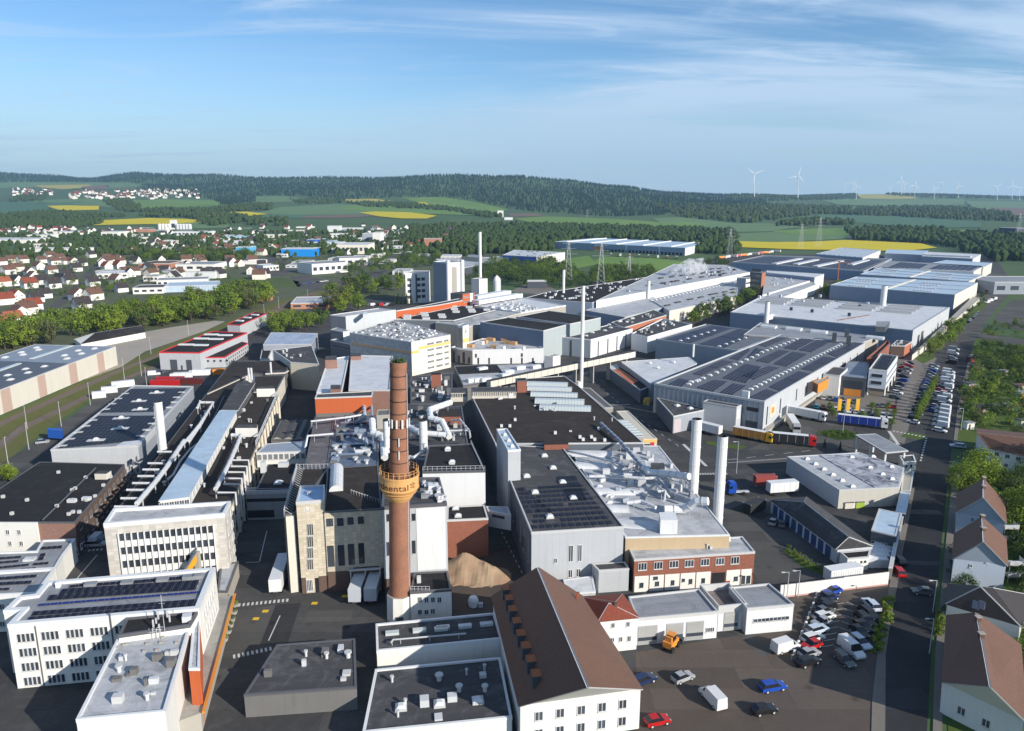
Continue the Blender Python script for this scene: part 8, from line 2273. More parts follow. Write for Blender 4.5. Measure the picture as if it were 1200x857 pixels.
def box_cont(pos,ang,L,col,label,H=2.6,name='container',cat='container',top=None,group=None):
 t=thing(name,label,cat,pos,group,ang);m=MB();m.box((0,0,.1),L,2.44,H,col,top=top);o=bpy.data.objects.new('shell',m.mesh('shell'));o.parent=t;COL.objects.link(o)
 m=MB()
 for k in range(int(L/.6)):
  for s in(-1.24,1.24):m.box((-L/2+.3+.6*k,s,.25),.22,.06,H-.35,col)
 o=bpy.data.objects.new('rib',m.mesh('rib'));o.parent=t;COL.objects.link(o)
 m=MB()
 for x in(-L/2+.1,L/2-.1):
  for y in(-1.15,1.15):m.box((x,y,0),.24,.24,.1,STEEL);m.box((x,y,H+.1),.24,.24,.06,STEEL)
 o=bpy.data.objects.new('corner_casting',m.mesh('corner_casting'));o.parent=t;COL.objects.link(o);return t
n4=lambda x,y:zC((x,y));ga=lambda*a:dirang(*a)
CURT=lambda n,c:surf(n,c,'plain',.5,.3,.15)
truck(G(*n4(600,78)),math.pi+.1,BLUE,'bright blue tractor unit without trailer in the yard',trailer=None,cab='blue',cat='lorry',name='tractor_unit')
box_cont(G(*n4(718,48))+Vector((0,0,1.1)),.05,6.1,surf('container red',(.30,.06,.05),'plain',.6,.3,.2),'rusty red container on a chassis right of the blue tractor');truck(G(*n4(800,78)),ga(n4(735,80),n4(862,70)),WMETAL,'white swap body trailer beside the red container',cab=None,tl=8.5,tcol=WMETAL,cat='trailer',name='parked_trailer')
box_cont(G(*n4(668,158)),ga(n4(640,170),n4(720,140)),6.4,surf('container black',(.03,.032,.035),'plain',.6,.3,.2),'black open container in front of the hip roofed shed')
box_cont(G(*zS((275,478))),ga(zS((215,487)),zS((352,465))),8.2,WMETAL,'pale ribbed container along the white boundary wall')
truck(G(*zB((738,560))),math.radians(91),CONC,'left one of two grey trailers under the loading canopy',cab=None,tl=9.5,tcol=surf('trailer grey',(.42,.45,.5),'plain',.5,.3),cat='trailer',name='parked_trailer',group='trailers at the loading canopy')
truck(G(*zB((811,556))),math.radians(91),CONC,'right one of two grey trailers under the loading canopy',cab=None,tl=9.5,tcol=MATS['trailer grey'],cat='trailer',name='parked_trailer',group='trailers at the loading canopy')
truck(G(*zB((362,500))),math.radians(98),WMETAL,'white box trailer parked left of the stone tower',cab=None,tl=12,tcol=WMETAL,cat='trailer',name='parked_trailer')
truck(G(*S(440,522)),ga(S(395,505),S(485,528)),WMETAL,'white trailer with green frame in front of the angular annex',cab=None,tl=11,tcol=WMETAL,cat='trailer',name='parked_trailer')
truck(G(*S(645,552)),ga(S(590,545),S(720,570)),ORANGE,'ochre curtain lorry with yellow cab at the solar hall corner',cab='yellow',tl=11,tcol=CURT('ochre curtain',(.45,.20,.03)))
truck(G(*S(850,498)),ga(S(825,450),S(870,520)),WMETAL,'white trailer seen from behind reversing at the side wall',cab='silver',tl=12,tcol=surf('dirty white curtain',(.5,.48,.43),'plain',.5,.3,.3))
truck(G(*S(905,450)),ga(S(970,455),S(870,435))+math.pi,WMETAL,'white lorry heading right beside the car park',cab='white',tl=11.5,tcol=WMETAL)
truck(G(*V_(350,488)),ga(V_(250,478),V_(440,500)),BLUE,'long lorry with blue curtain side and white cab on the access road',cab='white',tl=14,tcol=CURT('deep blue curtain',(.01,.03,.22)))
truck(G(*S(825,575)),ga(S(755,565),S(890,578)),BLACK,'dark curtain lorry with red cab in front of the grass triangle',cab='red',tl=13,tcol=CURT('black curtain',(.02,.02,.024)))
for k,(x,y,c,l)in enumerate([(570,548,'red','upper red container in the stack behind the solar hall'),(520,578,'red','lower red container in front of the upper one'),(740,560,'dark red','dark red container at the right of the red pair')]):
 box_cont(G(*z8(130,380,(x,y+12))),.05,12,surf('red container paint' if c=='red' else 'dark red container paint',(.40,.015,.015)if c=='red' else(.10,.02,.02),'plain',.5,.3),l)
for k,(x,y,l)in enumerate([(690,510,'row of white wrapped pallets behind the red containers'),(870,480,'white cube stack near the red trimmed hall')]):
 t=thing('pallet_stack',l,'pallets',G(*z8(130,380,(x,y))))
 for i in range(6):m=MB();q=G(*z8(130,380,(x-90+30*i,y+8-i)));m.box(q,2.6,2.6,2.2+.4*(i%2),WMETAL,.2);m.build('pallet',t)
box_cont(G(*z8(130,380,(1050,480))),.4,7,ORANGE,'orange container next to the wing with red trim');box_cont(G(*z4(0,380,(590,300))),.55,9,WMETAL,'white rounded tank container beside the rails',top=WMETAL);box_cont(G(*z4(0,380,(525,328))),.5,6,WMETAL,'white and red container beside the rails');box_cont(G(*z4(0,380,(475,352))),.5,5,WMETAL,'nearest white container with red stripes by the rails')
AW=Bld('awning','small blue awning on white posts beside the service road',[z4(0,380,(225,505)),z4(0,380,(298,512)),z4(0,380,(298,500)),z4(0,380,(228,497))],h=4.0,z0=1.2,wall=BLUE,top=BLUE,cop=BLUE,pp=.02,cat='awning')
# excavator
q=G(*n4(268,815));t=thing('wheel_loader','orange wheel loader parked before the grey roller doors','loader',q);m=MB();m.box(q+Vector((0,0,.7)),3.0,1.8,1.1,ORANGE,.9);m.box(q+Vector((-.3,-.4,1.8)),1.1,1.2,.9,ORANGE,.9);m.build('body',t)
m=MB();m.box(q+Vector((.1,0,1.8)),1.2,1.3,1.1,CG,.9);m.box(q+Vector((.1,0,2.9)),1.4,1.5,.1,ORANGE,.9);m.build('cab',t);m=MB();m.tube([q+Vector((.9,1.1,1.2)),q+Vector((1.7,2.0,.6))],.18,ORANGE,5);m.build('arm',t);m=MB();m.box(q+Vector((1.9,2.2,.2)),.9,2.1,.8,SLATE,.9);m.build('bucket',t)
for a_ in(-1,1):
 for c_ in(-1,1):m=MB();p=q+Vector((.75*a_-.75*c_,.95*a_+.6*c_,.6));m.tube([p+Vector((.12,-.1,0)),p-Vector((.12,-.1,0))],.6,RUBBER,10);m.build('wheel',t)
 # car rows of the distant parking
r_=random.Random(11);cols=['black','grey','silver','white','dark blue','red','black','silver','white','blue','grey']
ORD=ORD_
def row(a,b,n,kinds,cs,label,ang,group):
 A,B=G(*a),G(*b)
 for k in range(n):
  c=r_.choice(cs);kd=r_.choice(kinds);car(A.lerp(B,k/max(1,n-1)),ang+(math.pi if r_.random()<.4 else 0)+r_.uniform(-.04,.04),kd,c,label%c+', '+ORD[k]+' from behind',group,detail=False)
ax=dirang(V_(640,300),V_(700,310))
row(V_(712,205),V_(612,475),19,['hatch','estate'],cols,'%s car in the row left of the hedge',ax,'cars in the row left of the hedge')
row(V_(806,125),V_(795,190),4,['van','estate'],['white','white','black','silver'],'%s vehicle at the upper end of the fence side row',ax,'vehicles at the upper end of the fence side row')
row(V_(782,235),V_(738,515),17,['van','van','estate'],['white','white','white','silver'],'%s vehicle in the street side row right of the hedge',ax,'vehicles in the street side row')
row(V_(752,270),V_(712,420),9,['hatch','estate'],cols,'%s car close against the right side of the hedge',ax,'cars close against the hedge')
row(V_(600,190),V_(525,355),10,['hatch','estate'],cols,'%s car beside the pillared office',ax,'cars beside the pillared office')
row(V_(570,195),V_(548,250),4,['hatch'],cols,'%s car near the brick box building',ax,'cars near the brick box building')
ay=dirang(V_(190,350),V_(175,420))
row(V_(185,358),V_(330,378),6,['hatch'],cols,'%s car in the rear row beside the young trees',ay,'cars in the rear row beside the young trees')
row(V_(150,400),V_(500,450),12,['hatch','estate'],cols+['green','teal'],'%s car in the front row beside the young trees',ay,'cars in the front row beside the young trees')
row(V_(440,395),V_(520,400),4,['hatch'],cols,'%s car near the office pillars',ay,'cars near the office pillars')
row(zz(9.525,1080,340,(520,365)),zz(9.525,1080,340,(630,265)),6,['estate'],['white','black','silver'],'%s car beyond the junction',1.0,'cars beyond the junction')
row(zz(9.525,1080,340,(730,145)),zz(9.525,1080,340,(810,110)),3,['van'],['white'],'%s van at the far end of the street',.5,'vans at the far end of the street')
row(z8(380,290,(350,560)),z8(380,290,(640,560)),8,['estate','van'],cols,'%s car in the shaded yard behind the pale block',.3,'cars in the shaded yard')
row((351,334),(382,330),7,['estate'],cols,'%s car by the town junction',.3,'cars by the town junction')
row((395,314),(432,309),9,['estate'],cols,'%s car before the white town shop',.6,'cars before the white town shop')
for k in range(11):
 q=G(846+k*6.4,303.5-k*.75);truck(q,.5+.4*(k%2),WMETAL,ORD[k]+' from the left, '+['orange','white','dark','red'][k%4]+' lorry beside the green mound','box','white',12,[ORANGE,WMETAL,SLATE,RED][k%4],group='lorries parked beside the green mound')
for k in range(8):
 q=G(716+k*11,300.2+k*.5);truck(q,1.4,WMETAL,ORD[k]+' lorry from the left waiting before the dock doors','box','white',12,[SLATE,WMETAL,TILER,SLATE][k%4],group='lorries waiting before the dock doors')
 # lamp posts, rail masts, flags
def lamp(pos,h,label,group,arm=1.2,ang=0):
 t=thing('street_lamp',label,'lamp',pos,group);m=MB();m.tube([pos,pos+Vector((0,0,h))],.11,STEEL,5,r1=.07);m.build('pole',t)
 m=MB();e_=pos+Vector((math.cos(ang)*arm,math.sin(ang)*arm,h));m.tube([pos+Vector((0,0,h-.05)),e_],.06,STEEL,4);m.build('arm',t);m=MB();m.box(e_-Vector((0,0,.1)),.7,.3,.14,TRIM,ang);m.build('lamp_head',t)
for x,y,h,l in[(1093,718,7,'street lamp beside the small green garden'),(1089,766,7,'street lamp at the lower right hedge'),(1000+1040/8.16-1.5,504,8,'lamp on the corner of the crossroads'),(987.5,508,12,'tall lamp on the planted island'),(863,555,10,'lamp beside the low white wall of the truck yard'),(935,700,6,'short lamp left on the white boundary wall'),(922,702,6,'second short lamp on the white boundary wall')]:
 lamp(G(x,y),h,l,'yard and street lamps',ang=math.pi)
for k,(x,y,h)in enumerate([(10,396+150,9),(34,527,9),(32,503,9),(72,500,9),(106,475,9),(146,446,10),(166,441,10),(172,452,8),(177,415,9),(221,393,9),(327,362,9),(361,352,9),(310,372,9),(437,343,8)]):
 lamp(G(x,y),h,ORD[k]+' slim mast along the rails counted from the left edge','masts along the railway',.8,2.0)
YF_=surf('yellow flag cloth',(.70,.38,.03),'plain',.7,.2)
for k,x in enumerate((247,288,333)):
 q=G(*V_(x,440));t=thing('banner_flag',['left of three yellow banner flags by the young trees','middle of three yellow banner flags by the young trees','right of three yellow banner flags by the young trees'][k],'flag',q,'yellow banner flags');m=MB();m.tube([q,q+Vector((0,0,7))],.07,STEEL,5);m.build('pole',t);m=MB();m.box(q+Vector((.75,0,2.2)),1.3,.06,4.6,YF_);m.build('cloth',t)
 # pylons
def pylon(x,yt,yb,label):
 q=G(x,yb);h=hgt(x,yt,yb);t=thing('power_pylon',label,'pylon',q,'lattice power pylons');m=MB();w=h*.09
 for a_,c_ in((-1,-1),(1,-1),(1,1),(-1,1)):m.tube([q+Vector((a_*w,c_*w,0)),q+Vector((a_*.5,c_*.5,h))],.11,STEEL,3)
 for k in range(9):
  z0,z1=h*k/9,h*(k+1)/9;w0,w1=w+(.5-w)*k/9,w+(.5-w)*(k+1)/9
  for a_ in(-1,1):m.tube([q+Vector((-w0,a_*w0,z0)),q+Vector((w1,a_*w1,z1))],.07,STEEL,3);m.tube([q+Vector((w0,a_*w0,z0)),q+Vector((-w1,a_*w1,z1))],.07,STEEL,3)
 m.build('lattice',t);m=MB()
 for k,zf in enumerate((.72,.84,.95)):m.tube([q+Vector((-h*(.2-.03*k),0,h*zf)),q+Vector((h*(.2-.03*k),0,h*zf))],.16,STEEL,3)
 m.build('cross_arm',t)
for a_ in[(666,283,335,'lattice pylon at the left edge of the mown meadow'),(704,285,338,'lattice pylon before the woodland strip'),(688,246,262,'distant pylon before the forest hill'),(938,262,292,'pylon behind the left rape field'),(959,255,290,'tallest pylon beside the white tanks'),(855,268,300,'pylon rising behind the green mound'),(1192,250,280,'pylon by the poplars at the far right'),(737,300,330,'slim pylon over the woodland')]:pylon(*a_)
# ---------------------------------------------------------------- the town behind the railway
r_=random.Random(5)
def proto(k,w,d,he,hr,wall,roof):
 t=thing('house','x','house',(0,0,0),'x')
 m=MB();a,b=w/2,d/2;ov=.4
 m.box((0,0,0),w,d,he,wall);m.face([(-a,-b,he),(a,-b,he),(0,-b,hr)],wall);m.face([(a,b,he),(-a,b,he),(0,b,hr)],wall);o=m.build('wall',t)
 m=MB();s=(hr-he)/a
 for q in(1,-1):
  A=[Vector((q*(a+ov),-b-ov,he-s*ov+.1)),Vector((q*(a+ov),b+ov,he-s*ov+.1)),Vector((0,b+ov,hr+.1)),Vector((0,-b-ov,hr+.1))];A=A if q>0 else A[::-1];m.hexa([p-Vector((0,0,.2))for p in A],Vector((0,0,.25)),roof)
 m.build('roof',t)
 for x in(-a*.45,a*.45):
  for z in(1.2,3.9)[:2 if he>4 else 1]:o=bpy.data.objects.new('window',window_mesh(1.1,1.2,FRAMEW,GLASS,1));o.parent=t;o.location=(x,-b,z);COL.objects.link(o)
 m=MB();m.box((a*.3,b*.3,hr-2),.6,.6,2.6,BRICKD);m.build('chimney',t);return t
WARM=surf('cream render',(.68,.64,.56),'plain',.8,.2,.12)
kinds=[(10,11,5.2,9.6,WHITE,TILEB,'brown roofed'),(9,10,4.6,9.2,WHITE,TILED,'dark roofed'),(9,11,5.0,9.4,WHITE,TILER,'red roofed'),(11,12,5.4,9.4,WARM,TILEB,'cream walled'),(10,12,5.4,9.8,WHITE,TILEO,'orange roofed')]
PR_=[proto(k,*q[:6])for k,q in enumerate(kinds)];used=set()
def house(x,y,k,ang,label,group,s=1.0):
 p=TP(x,y)
 if k in used:return copy_thing(PR_[k],p,ang,label,group,(s,s,s))
 used.add(k);o=PR_[k];KIDS[o.name]=[(c,children_of(c))for c in children_of(o)];o.location=p;o.rotation_euler=(0,0,ang);o.scale=(s,s,s);tag(o,label,'house',group);return o
SPOT=[(10,160,0),(75,240,0),(205,140,0),(272,255,0),(150,215,3),(40,235,2),(375,140,0),(350,200,0),(465,235,0),(490,155,0),(590,150,0),(650,150,3),(740,165,1),(685,215,1),(590,270,1),(555,320,1),(480,365,1),(370,330,1),(265,365,2),(150,340,1),(30,350,4),(400,455,1),(330,490,1),(150,480,2),(50,510,2),(300,560,2),(235,600,3),(175,640,3),(115,690,4),(40,730,4),(820,90,1),(960,200,2),(835,345,1),(1090,400,1),(740,560,1),(700,470,0),(840,470,0),(1110,40,1),(530,120,3),(300,300,0),(450,100,0),(110,140,3),(960,120,0),(1050,330,0),(630,330,1)]
for i,(x,y,k)in enumerate(SPOT):
 px,py=x/7.653,290+y/7.653;band=['upper','middle','lower'][min(2,int((py-300)/22))]
 nth=sum(1 for a,b_,c in SPOT[:i]if c==k and min(2,int((290+b_/7.653-300)/22))==min(2,int((py-300)/22)))
 house(px,py,k,-.55+r_.uniform(-.12,.12)+(1.57 if i%4==3 else 0),'%s %s house of the %s rows left of the town street'%(ORD[nth],kinds[k][6],band),'gabled houses left of the town street',r_.uniform(.9,1.08))
VP=[(r_.uniform(14,60),r_.uniform(222,230))for _ in range(34)]+[(r_.uniform(84,236),0)for _ in range(96)]
for i,(x,y)in enumerate(VP):
 y=y or r_.uniform(224.5,234)-(x-84)*.004;k=r_.choice([0,1,2,3,1,0])
 house(x,y,k,r_.uniform(-1,1),'%s house in the far village on the slope'%kinds[k][6],'houses of the far village',1.9)
for i in range(220):
 x,y=r_.choice([(r_.uniform(150,300),r_.uniform(268,300)),(r_.uniform(300,470),r_.uniform(264,300)),(r_.uniform(440,560),r_.uniform(268,290)),(r_.uniform(0,140),r_.uniform(268,276)),(r_.uniform(120,330),r_.uniform(296,330))]);k=r_.choice([0,1,0,3,1,1,2])
 house(x,y,k,r_.uniform(-1.5,1.5),'%s house scattered among the town halls'%kinds[k][6],'houses scattered among the town halls',r_.uniform(.85,1.15))
BLC=surf('bright blue cladding',(.01,.22,.62),'plain',.5,.4,.05);CY=surf('sky blue cladding',(.10,.38,.62),'plain',.5,.4,.05);OCH=surf('terracotta wall',(.42,.2,.13),'plain',.7,.2)
def fb(x0,x1,yt,yb,dep,wall,roof,label,slope=0.0,nwin=0,name='commercial_hall'):
 a,b=G(x0,yb),G(x1,yb+slope);h=hgt(x0,yt,yb);d=(b-a).normalized();n=Vector((-d.y,d.x,0))*dep
 B=Bld(name,label,[(0,0)]*4,h=h,world=[tuple(p)for p in(a,b,b+n,a+n)],wall=wall,top=roof,cop=TRIM,pp=.4,cw=.6);L=(b-a).length
 for k in range(nwin):B.win(0,L*(k+.5)/nwin,h*.35,round(L/nwin*.6,1),round(h*.35,1),fr=FRAMED,bars=1)
 return B
for a_ in[(-30,34,281,287.5,70,WHITE,MEMW,'long white hall at the left edge of the town'),(32,55,275.5,280,50,WHITE,MEMW,'white hall behind the long one at the left'),(33.7,58.8,286,290.5,22,WHITE,TILER,'white building with straight red roof',0,8),(28,100,291.5,295.5,30,WHITE,MEMW,'very long low white building'),
(64,77,286,290,20,WHITE,MEMW,'short white block above the long low building'),(59,92,271.5,276,60,WHITE,ROOFBL,'hall with broad grey blue roof'),(119,139,272,279.5,50,WHITE,MEMW,'white cube hall by the tall poplar',0,3),(127,186,264.3,267.5,40,WHITE,MEMW,'long pale shed below the rape field'),
(160,176,269,274,30,OCH,TILEB,'terracotta block left of the silos'),(204,245,271.5,277,40,WMETAL,MEMB,'pale hall below the silos',0,9),(251,289,277,281,60,CY,MEMW,'arched white roof hall with sky blue front'),(277,293,290,300,30,CY,MEMW,'white and blue showroom',0,4),
(330,368,292,301,30,BLC,MEMW,'bright blue long building with white roof',0,0),(375,390,283,288,40,CY,MEMG,'cyan fronted hall behind the blue building'),(360,376,281,287,40,BLUE,MEMG,'deep blue shed part next to the cyan front'),(395,431,287,298,60,WARM,MEMW,'cream hump hall with faded front',0,7),
(425,437,274,285,40,MGREY,MEMW,'grey side part of the white tall block'),(437,446,273,287,40,WHITE,MEMW,'white tall block right of the hump hall'),(342,377,257,262.5,150,BLUE,MEMG,'dark blue end of the far logistics hall'),(377,478,258,264,150,WHITE,MEMB,'very long far logistics hall with small gates',.4,20),
(384,398,265,273.5,30,WMETAL,MEMG,'pale square block in the industrial quarter'),(347,366,266,270.5,30,WHITE,MEMW,'flat white shop in the industrial quarter'),(387,405,274,279,30,WHITE,MEMW,'second flat white shop in the quarter',0,5),(399,437,269,272.5,40,BLUEG,MEMW,'blue grey shed row in the quarter',0,6),
(163,200,309,317,40,OCH,TILEB,'school like hall with wide brown roof',0,7),(206,251,310,318,40,WHITE,MEMG,'white market hall with dark entrance',0,4),(217,252,319,326.5,4,WMETAL,BLC,'pale sheet wall with blue top'),(184,244,329,336,25,WHITE,MEMG,'long white workshop with dark windows',-2,9),
(193,255,336,343,35,BLUER,BLUER,'pale blue low hall above the tree belt',-2),(156,192,338,345,25,WHITE,TARG,'white garage with four dark gates',-1,4),(168,185,324,330,20,WHITE,MEMG,'small white house with dark windows',0,4),(114,150,321,327,30,WHITE,MEMW,'white flat terrace block at the town street',-1,5),(112,200,318,322,20,MGREY,MEMG,'grey long roof left of the brown hall'),
(366,408,310,322,35,WHITE,MEMG,'white car dealer with dark glass front',-3,6),(398,431,303,312,30,WHITE,MEMG,'white stepped shop right of the dealer',-1,4),(309,327,312,318,25,WHITE,MEMW,'white flat shop at the junction',-1,5),(284,306,306,310,25,WHITE,MEMW,'white strip building above the junction'),(84,134,366,372,16,OCH,MEMG,'pink flat extension behind the tree belt',-2,3),
(300,316,345,353,9,OCH,TILED,'orange brick signal house by the rails',0,2),(341,385,356,362.5,38,OCH,MEMB,'grey roofed depot beyond the bright trees',-1,3),(480,514,256,262,90,SLATE,MEMG,'dark far hall at the forest edge'),(512,582,256.5,261,90,MGREY,MEMB,'pale far hall left of the two white towers',0,8),
(583,590,247,263,14,WHITE,MEMW,'taller of the two white towers before the forest',0,1),(591,601,255,265,16,WMETAL,MEMW,'lower of the two white towers',0,2),(460,480,318,322,30,WMETAL,MEMB,'pale hall in the green strip'),(475,487,296,301,20,WHITE,MEMW,'small white hall above the green strip'),(497,517,280,290,20,OCH,TILED,'orange brick hall with dark roof'),
(200,207,258,272,8,WHITE,MEMG,'white lift house between the silos',0,1),(618,640,330,338,10,SLATE,MEMW,'dark hut with white roof near the dirt yard'),(1190,1290,268,279,60,SLATE,TARG,'dark shed under the poplars'),(1164,1260,331,345,50,MGREY,MEMG,'grey hall beyond the side yard',0,6),(1000,1022,279,281,30,CONC,MEMW,'pale roofed farm shed in the fields'),(1128,1190,342,347,5,WMETAL,MEMG,'pale connecting bridge over the far street',-1)]:
 if a_[3]<345.5 or a_[0]<1100:fb(*a_)
t=thing('silo_row','row of white and grey grain silos before the rape field','silos',G(200,272))
for i,x in enumerate((188,191.8,195.6,199,209,212.5,216,219.5,223)):
 q=G(x,272);m=MB();h=hgt(x,263.5,272);m.lathe(q,[(5.0,0),(5.0,h),(3,h+2),(0,h+3)],WHITE if i<4 else DUCT,14);m.build('silo',t)
 # wind turbines
def turbine(x,yt,yb,dist,ph,label):
 h=100.0;p=TP(x,yb)if dist is None else atY(x,yb,dist);top=atY(x,yt,p.y);h=top.z-p.z
 t=thing('wind_turbine',label,'wind turbine',p,'wind turbines on the plateau');m=MB();m.tube([p-Vector((0,0,5)),top],h*.024,WMETAL,8,r1=h*.012);m.build('tower',t)
 m=MB();m.box(top+Vector((0,0,-h*.015)),h*.035,h*.1,h*.04,WMETAL);m.build('nacelle',t);hub=top+Vector((0,-h*.06,0))
 for k in range(3):
  an=ph+k*2*math.pi/3;d=Vector((math.cos(an),0,math.sin(an)));w=Vector((-d.z,0,d.x));L=h*.46
  m=MB();e=Vector((0,-h*.006,0));q=[hub+w*h*.012,hub+d*L*.25+w*h*.024,hub+d*L,hub+d*L*.97-w*h*.004,hub+d*L*.2-w*h*.012];m.face(q,WMETAL);m.face([v+e for v in q][::-1],WMETAL)
  for i in range(5):j=(i+1)%5;m.face([q[i],q[j],q[j]+e,q[i]+e],WMETAL)
  m.build('blade',t)
for k,(x,yt,yb)in enumerate([(884,204,232),(935,206,233),(991,216,227),(1000,214,227),(1003.5,219,234),(1043,220,230),(1056,212,230),(1060,217,229),(1072,217,234),(1095,221,234),(1104,214,229),(1123,218,232),(1168.5,219,235),(1186,217,234),(1195,221,235),(1031,221,226),(360,200,205)]):
 turbine(x,yt,yb,None if k not in(16,2,3,15)else 7400,.4+k*.9,(ORD[k-2]+' of the distant small turbines from the left' if k not in(0,1,16)else['left of the two large wind turbines','right of the two large wind turbines'][k]if k<2 else 'lone turbine tip above the wooded ridge'))
for i in range(95):
 x=r_.uniform(150,560);y=r_.uniform(268,300)if i%3 else r_.uniform(300,316);w=r_.uniform(8,24);c=r_.choice([('white',WHITE,MEMW),('pale grey',WMETAL,MEMB),('grey',MGREY,MEMG),('cream',WARM,MEMW),('dark',SLATE,TARG)])
 if 150<x<290 and 296<y:continue
 fb(x,x+w,y-r_.uniform(2.4,4),y,r_.uniform(15,40),c[1],c[2],'%s flat roofed shed among the crowded industrial quarter'%c[0],0,4).root['group']='flat sheds of the industrial quarter'
 # ---------------------------------------------------------------- trees
def crown_mesh(seed,n,leaf,mat,w=.42,hh=.36,lobes=13,conifer=False):
 """crown of a tree one unit tall: many small leaf faces gathered in clumps through the volume"""
 r=np.random.RandomState(seed);L=[]
 for i in range(lobes):
  a=r.uniform(0,2*np.pi);z=r.uniform(-1,1);q=np.sqrt(1-z*z)*r.uniform(.35,.85)
  L.append((np.cos(a)*q*w,np.sin(a)*q*w,.54+z*hh*.9,r.uniform(.12,.23)))
 L=np.array(L);k=r.randint(0,lobes,n);d=r.normal(size=(n,3));d/=np.linalg.norm(d,axis=1)[:,None];rad=L[k,3]*(r.uniform(.35,1.12,n))
 c=L[k,:3]+d*rad[:,None]
 if conifer:
  z=r.uniform(.08,1,n)**1.2;a=r.uniform(0,2*np.pi,n);q=(1-z)*.2*r.uniform(.6,1.1,n)+.01;c=np.stack([np.cos(a)*q,np.sin(a)*q,z],1);d=np.stack([np.cos(a),np.sin(a),np.full(n,.5)],1)
 u=r.normal(size=(n,3))*.8+0;u-=d*(np.sum(u*d,1)*.6)[:,None];u/=np.linalg.norm(u,axis=1)[:,None];v=np.cross(u,d+r.normal(size=(n,3))*.35);v/=np.linalg.norm(v,axis=1)[:,None]
 s=(leaf*r.uniform(.6,1.3,n))[:,None]
 V=np.stack([c-u*s,c+v*s*.8,c+u*s,c-v*s*.8],1).reshape(-1,3);F=np.arange(4*n).reshape(-1,4)
 me=bpy.data.meshes.new('crown');me.from_pydata(V.tolist(),[],F.tolist());me.materials.append(mat);me.uv_layers.new(name='UVMap');return me
m=MB();m.tube([(0,0,0),(.01,0,.3),(0,.01,.62)],.028,BARK,6,r1=.010)
for a in range(5):m.tube([(0,0,.28+.05*a),(.16*math.cos(a*2.4),.16*math.sin(a*2.4),.5+.05*a)],.010,BARK,4,r1=.004)
TRUNK=m.mesh('trunk')
CR={'mid':[crown_mesh(i,700,.034,mt)for i,mt in enumerate((LEAF,LEAF,LEAFD,LEAFD,LEAFY,LEAFB))],'big':[crown_mesh(20+i,3800,.017,mt,lobes=24)for i,mt in enumerate((LEAF,LEAFY,LEAFD))],
'con':[crown_mesh(40,500,.035,CONIF,conifer=True)],'col':[crown_mesh(50,900,.03,LEAF,w=.14,hh=.48,lobes=16)],'bush':[crown_mesh(60+i,420,.06,mt,w=.5,hh=.5,lobes=9)for i,mt in enumerate((LEAFD,LEAFY,LEAF))]}
rt=random.Random(3)
def tree(p,h,kind,label,group=None,v=None,wide=1.0):
 M=CR[kind];me=M[v if v is not None else rt.randrange(len(M))];nm={'con':'conifer','bush':'bush','col':'columnar_tree'}.get(kind,'tree')
 t=thing(nm,label,{'bush':'bush'}.get(kind,'tree'),p,group,rt.uniform(0,6));t.scale=(h*wide,h*wide,h)
 for n,q in((('crown',me),)if kind=='bush' else(('trunk',TRUNK),('crown',me))):o=bpy.data.objects.new(n,q);o.parent=t;COL.objects.link(o)
 if kind=='bush':t.location=(p.x,p.y,p.z-.25*h)
 return t
def inside(poly,x,y):
 c=False
 for i in range(len(poly)):
  (ax_,ay_),(bx,by)=poly[i],poly[i-1]
  if(ay_>y)!=(by>y)and x<(bx-ax_)*(y-ay_)/(by-ay_)+ax_:c=not c
 return c
def grove(poly,n,h0,h1,kinds,label,group,dmin=4.0,vs=None,stuff=False):
 """trees scattered over an area of ground outlined in the photograph"""
 W=[G(*p).xy for p in poly];wp=[(q.x,q.y)for q in W];xs=[q[0]for q in wp];ys=[q[1]for q in wp];got=[];tries=0
 while len(got)<n and tries<n*60:
  tries+=1;x,y=rt.uniform(min(xs),max(xs)),rt.uniform(min(ys),max(ys))
  if not inside(wp,x,y)or any((x-a)**2+(y-b)**2<dmin**2 for a,b in got):continue
  got.append((x,y))
  if stuff:continue
  tree(Vector((x,y,0)),rt.uniform(h0,h1),rt.choice(kinds),label,group,rt.choice(vs)if vs else None,rt.uniform(.85,1.25))
 if stuff:
  VV=[];MI=[]
  for x,y in got:
   i=rt.choice(vs or(0,2,3));me=CR['mid'][i];a=np.zeros(len(me.vertices)*3);me.vertices.foreach_get('co',a);a=a.reshape(-1,3)[:1600];h=rt.uniform(h0,h1);w=rt.uniform(1.0,1.3);t=rt.uniform(0,6)
   b=np.stack([(a[:,0]*math.cos(t)-a[:,1]*math.sin(t))*h*w+x,(a[:,0]*math.sin(t)+a[:,1]*math.cos(t))*h*w+y,(a[:,2]-.08)*h],1);VV.append(b);MI+=[i]*(len(b)//4)
  V=np.concatenate(VV);F=np.arange(len(V)).reshape(-1,4);me=bpy.data.meshes.new('trees');me.from_pydata(V.tolist(),[],F.tolist())
  for c in CR['mid']:me.materials.append(c.materials[0])
  me.polygons.foreach_set('material_index',MI);me.uv_layers.new(name='UVMap');o=bpy.data.objects.new(group.replace(' ','_'),me);COL.objects.link(o);o.name='woodland';tag(o,label,None,None,'stuff')
BB='tree in the dense belt between the gravel yard and the houses'
grove([(-60,418),(40,407),(84,401),(110,394),(165,388.5),(205,382),(262,374),(322,355),(306,343),(262,352),(205,362),(165,370),(110,380),(84,384),(40,394),(-60,402)],150,11,17,['mid'],BB,'trees of the belt beside the gravel yard',5.5,(0,1,0,4,2,5))
grove([(-60,420),(30,408),(38,402),(-60,404)],16,12,16,['mid'],'tree behind the cream panelled warehouse','trees behind the cream warehouse',7,(0,4,1))
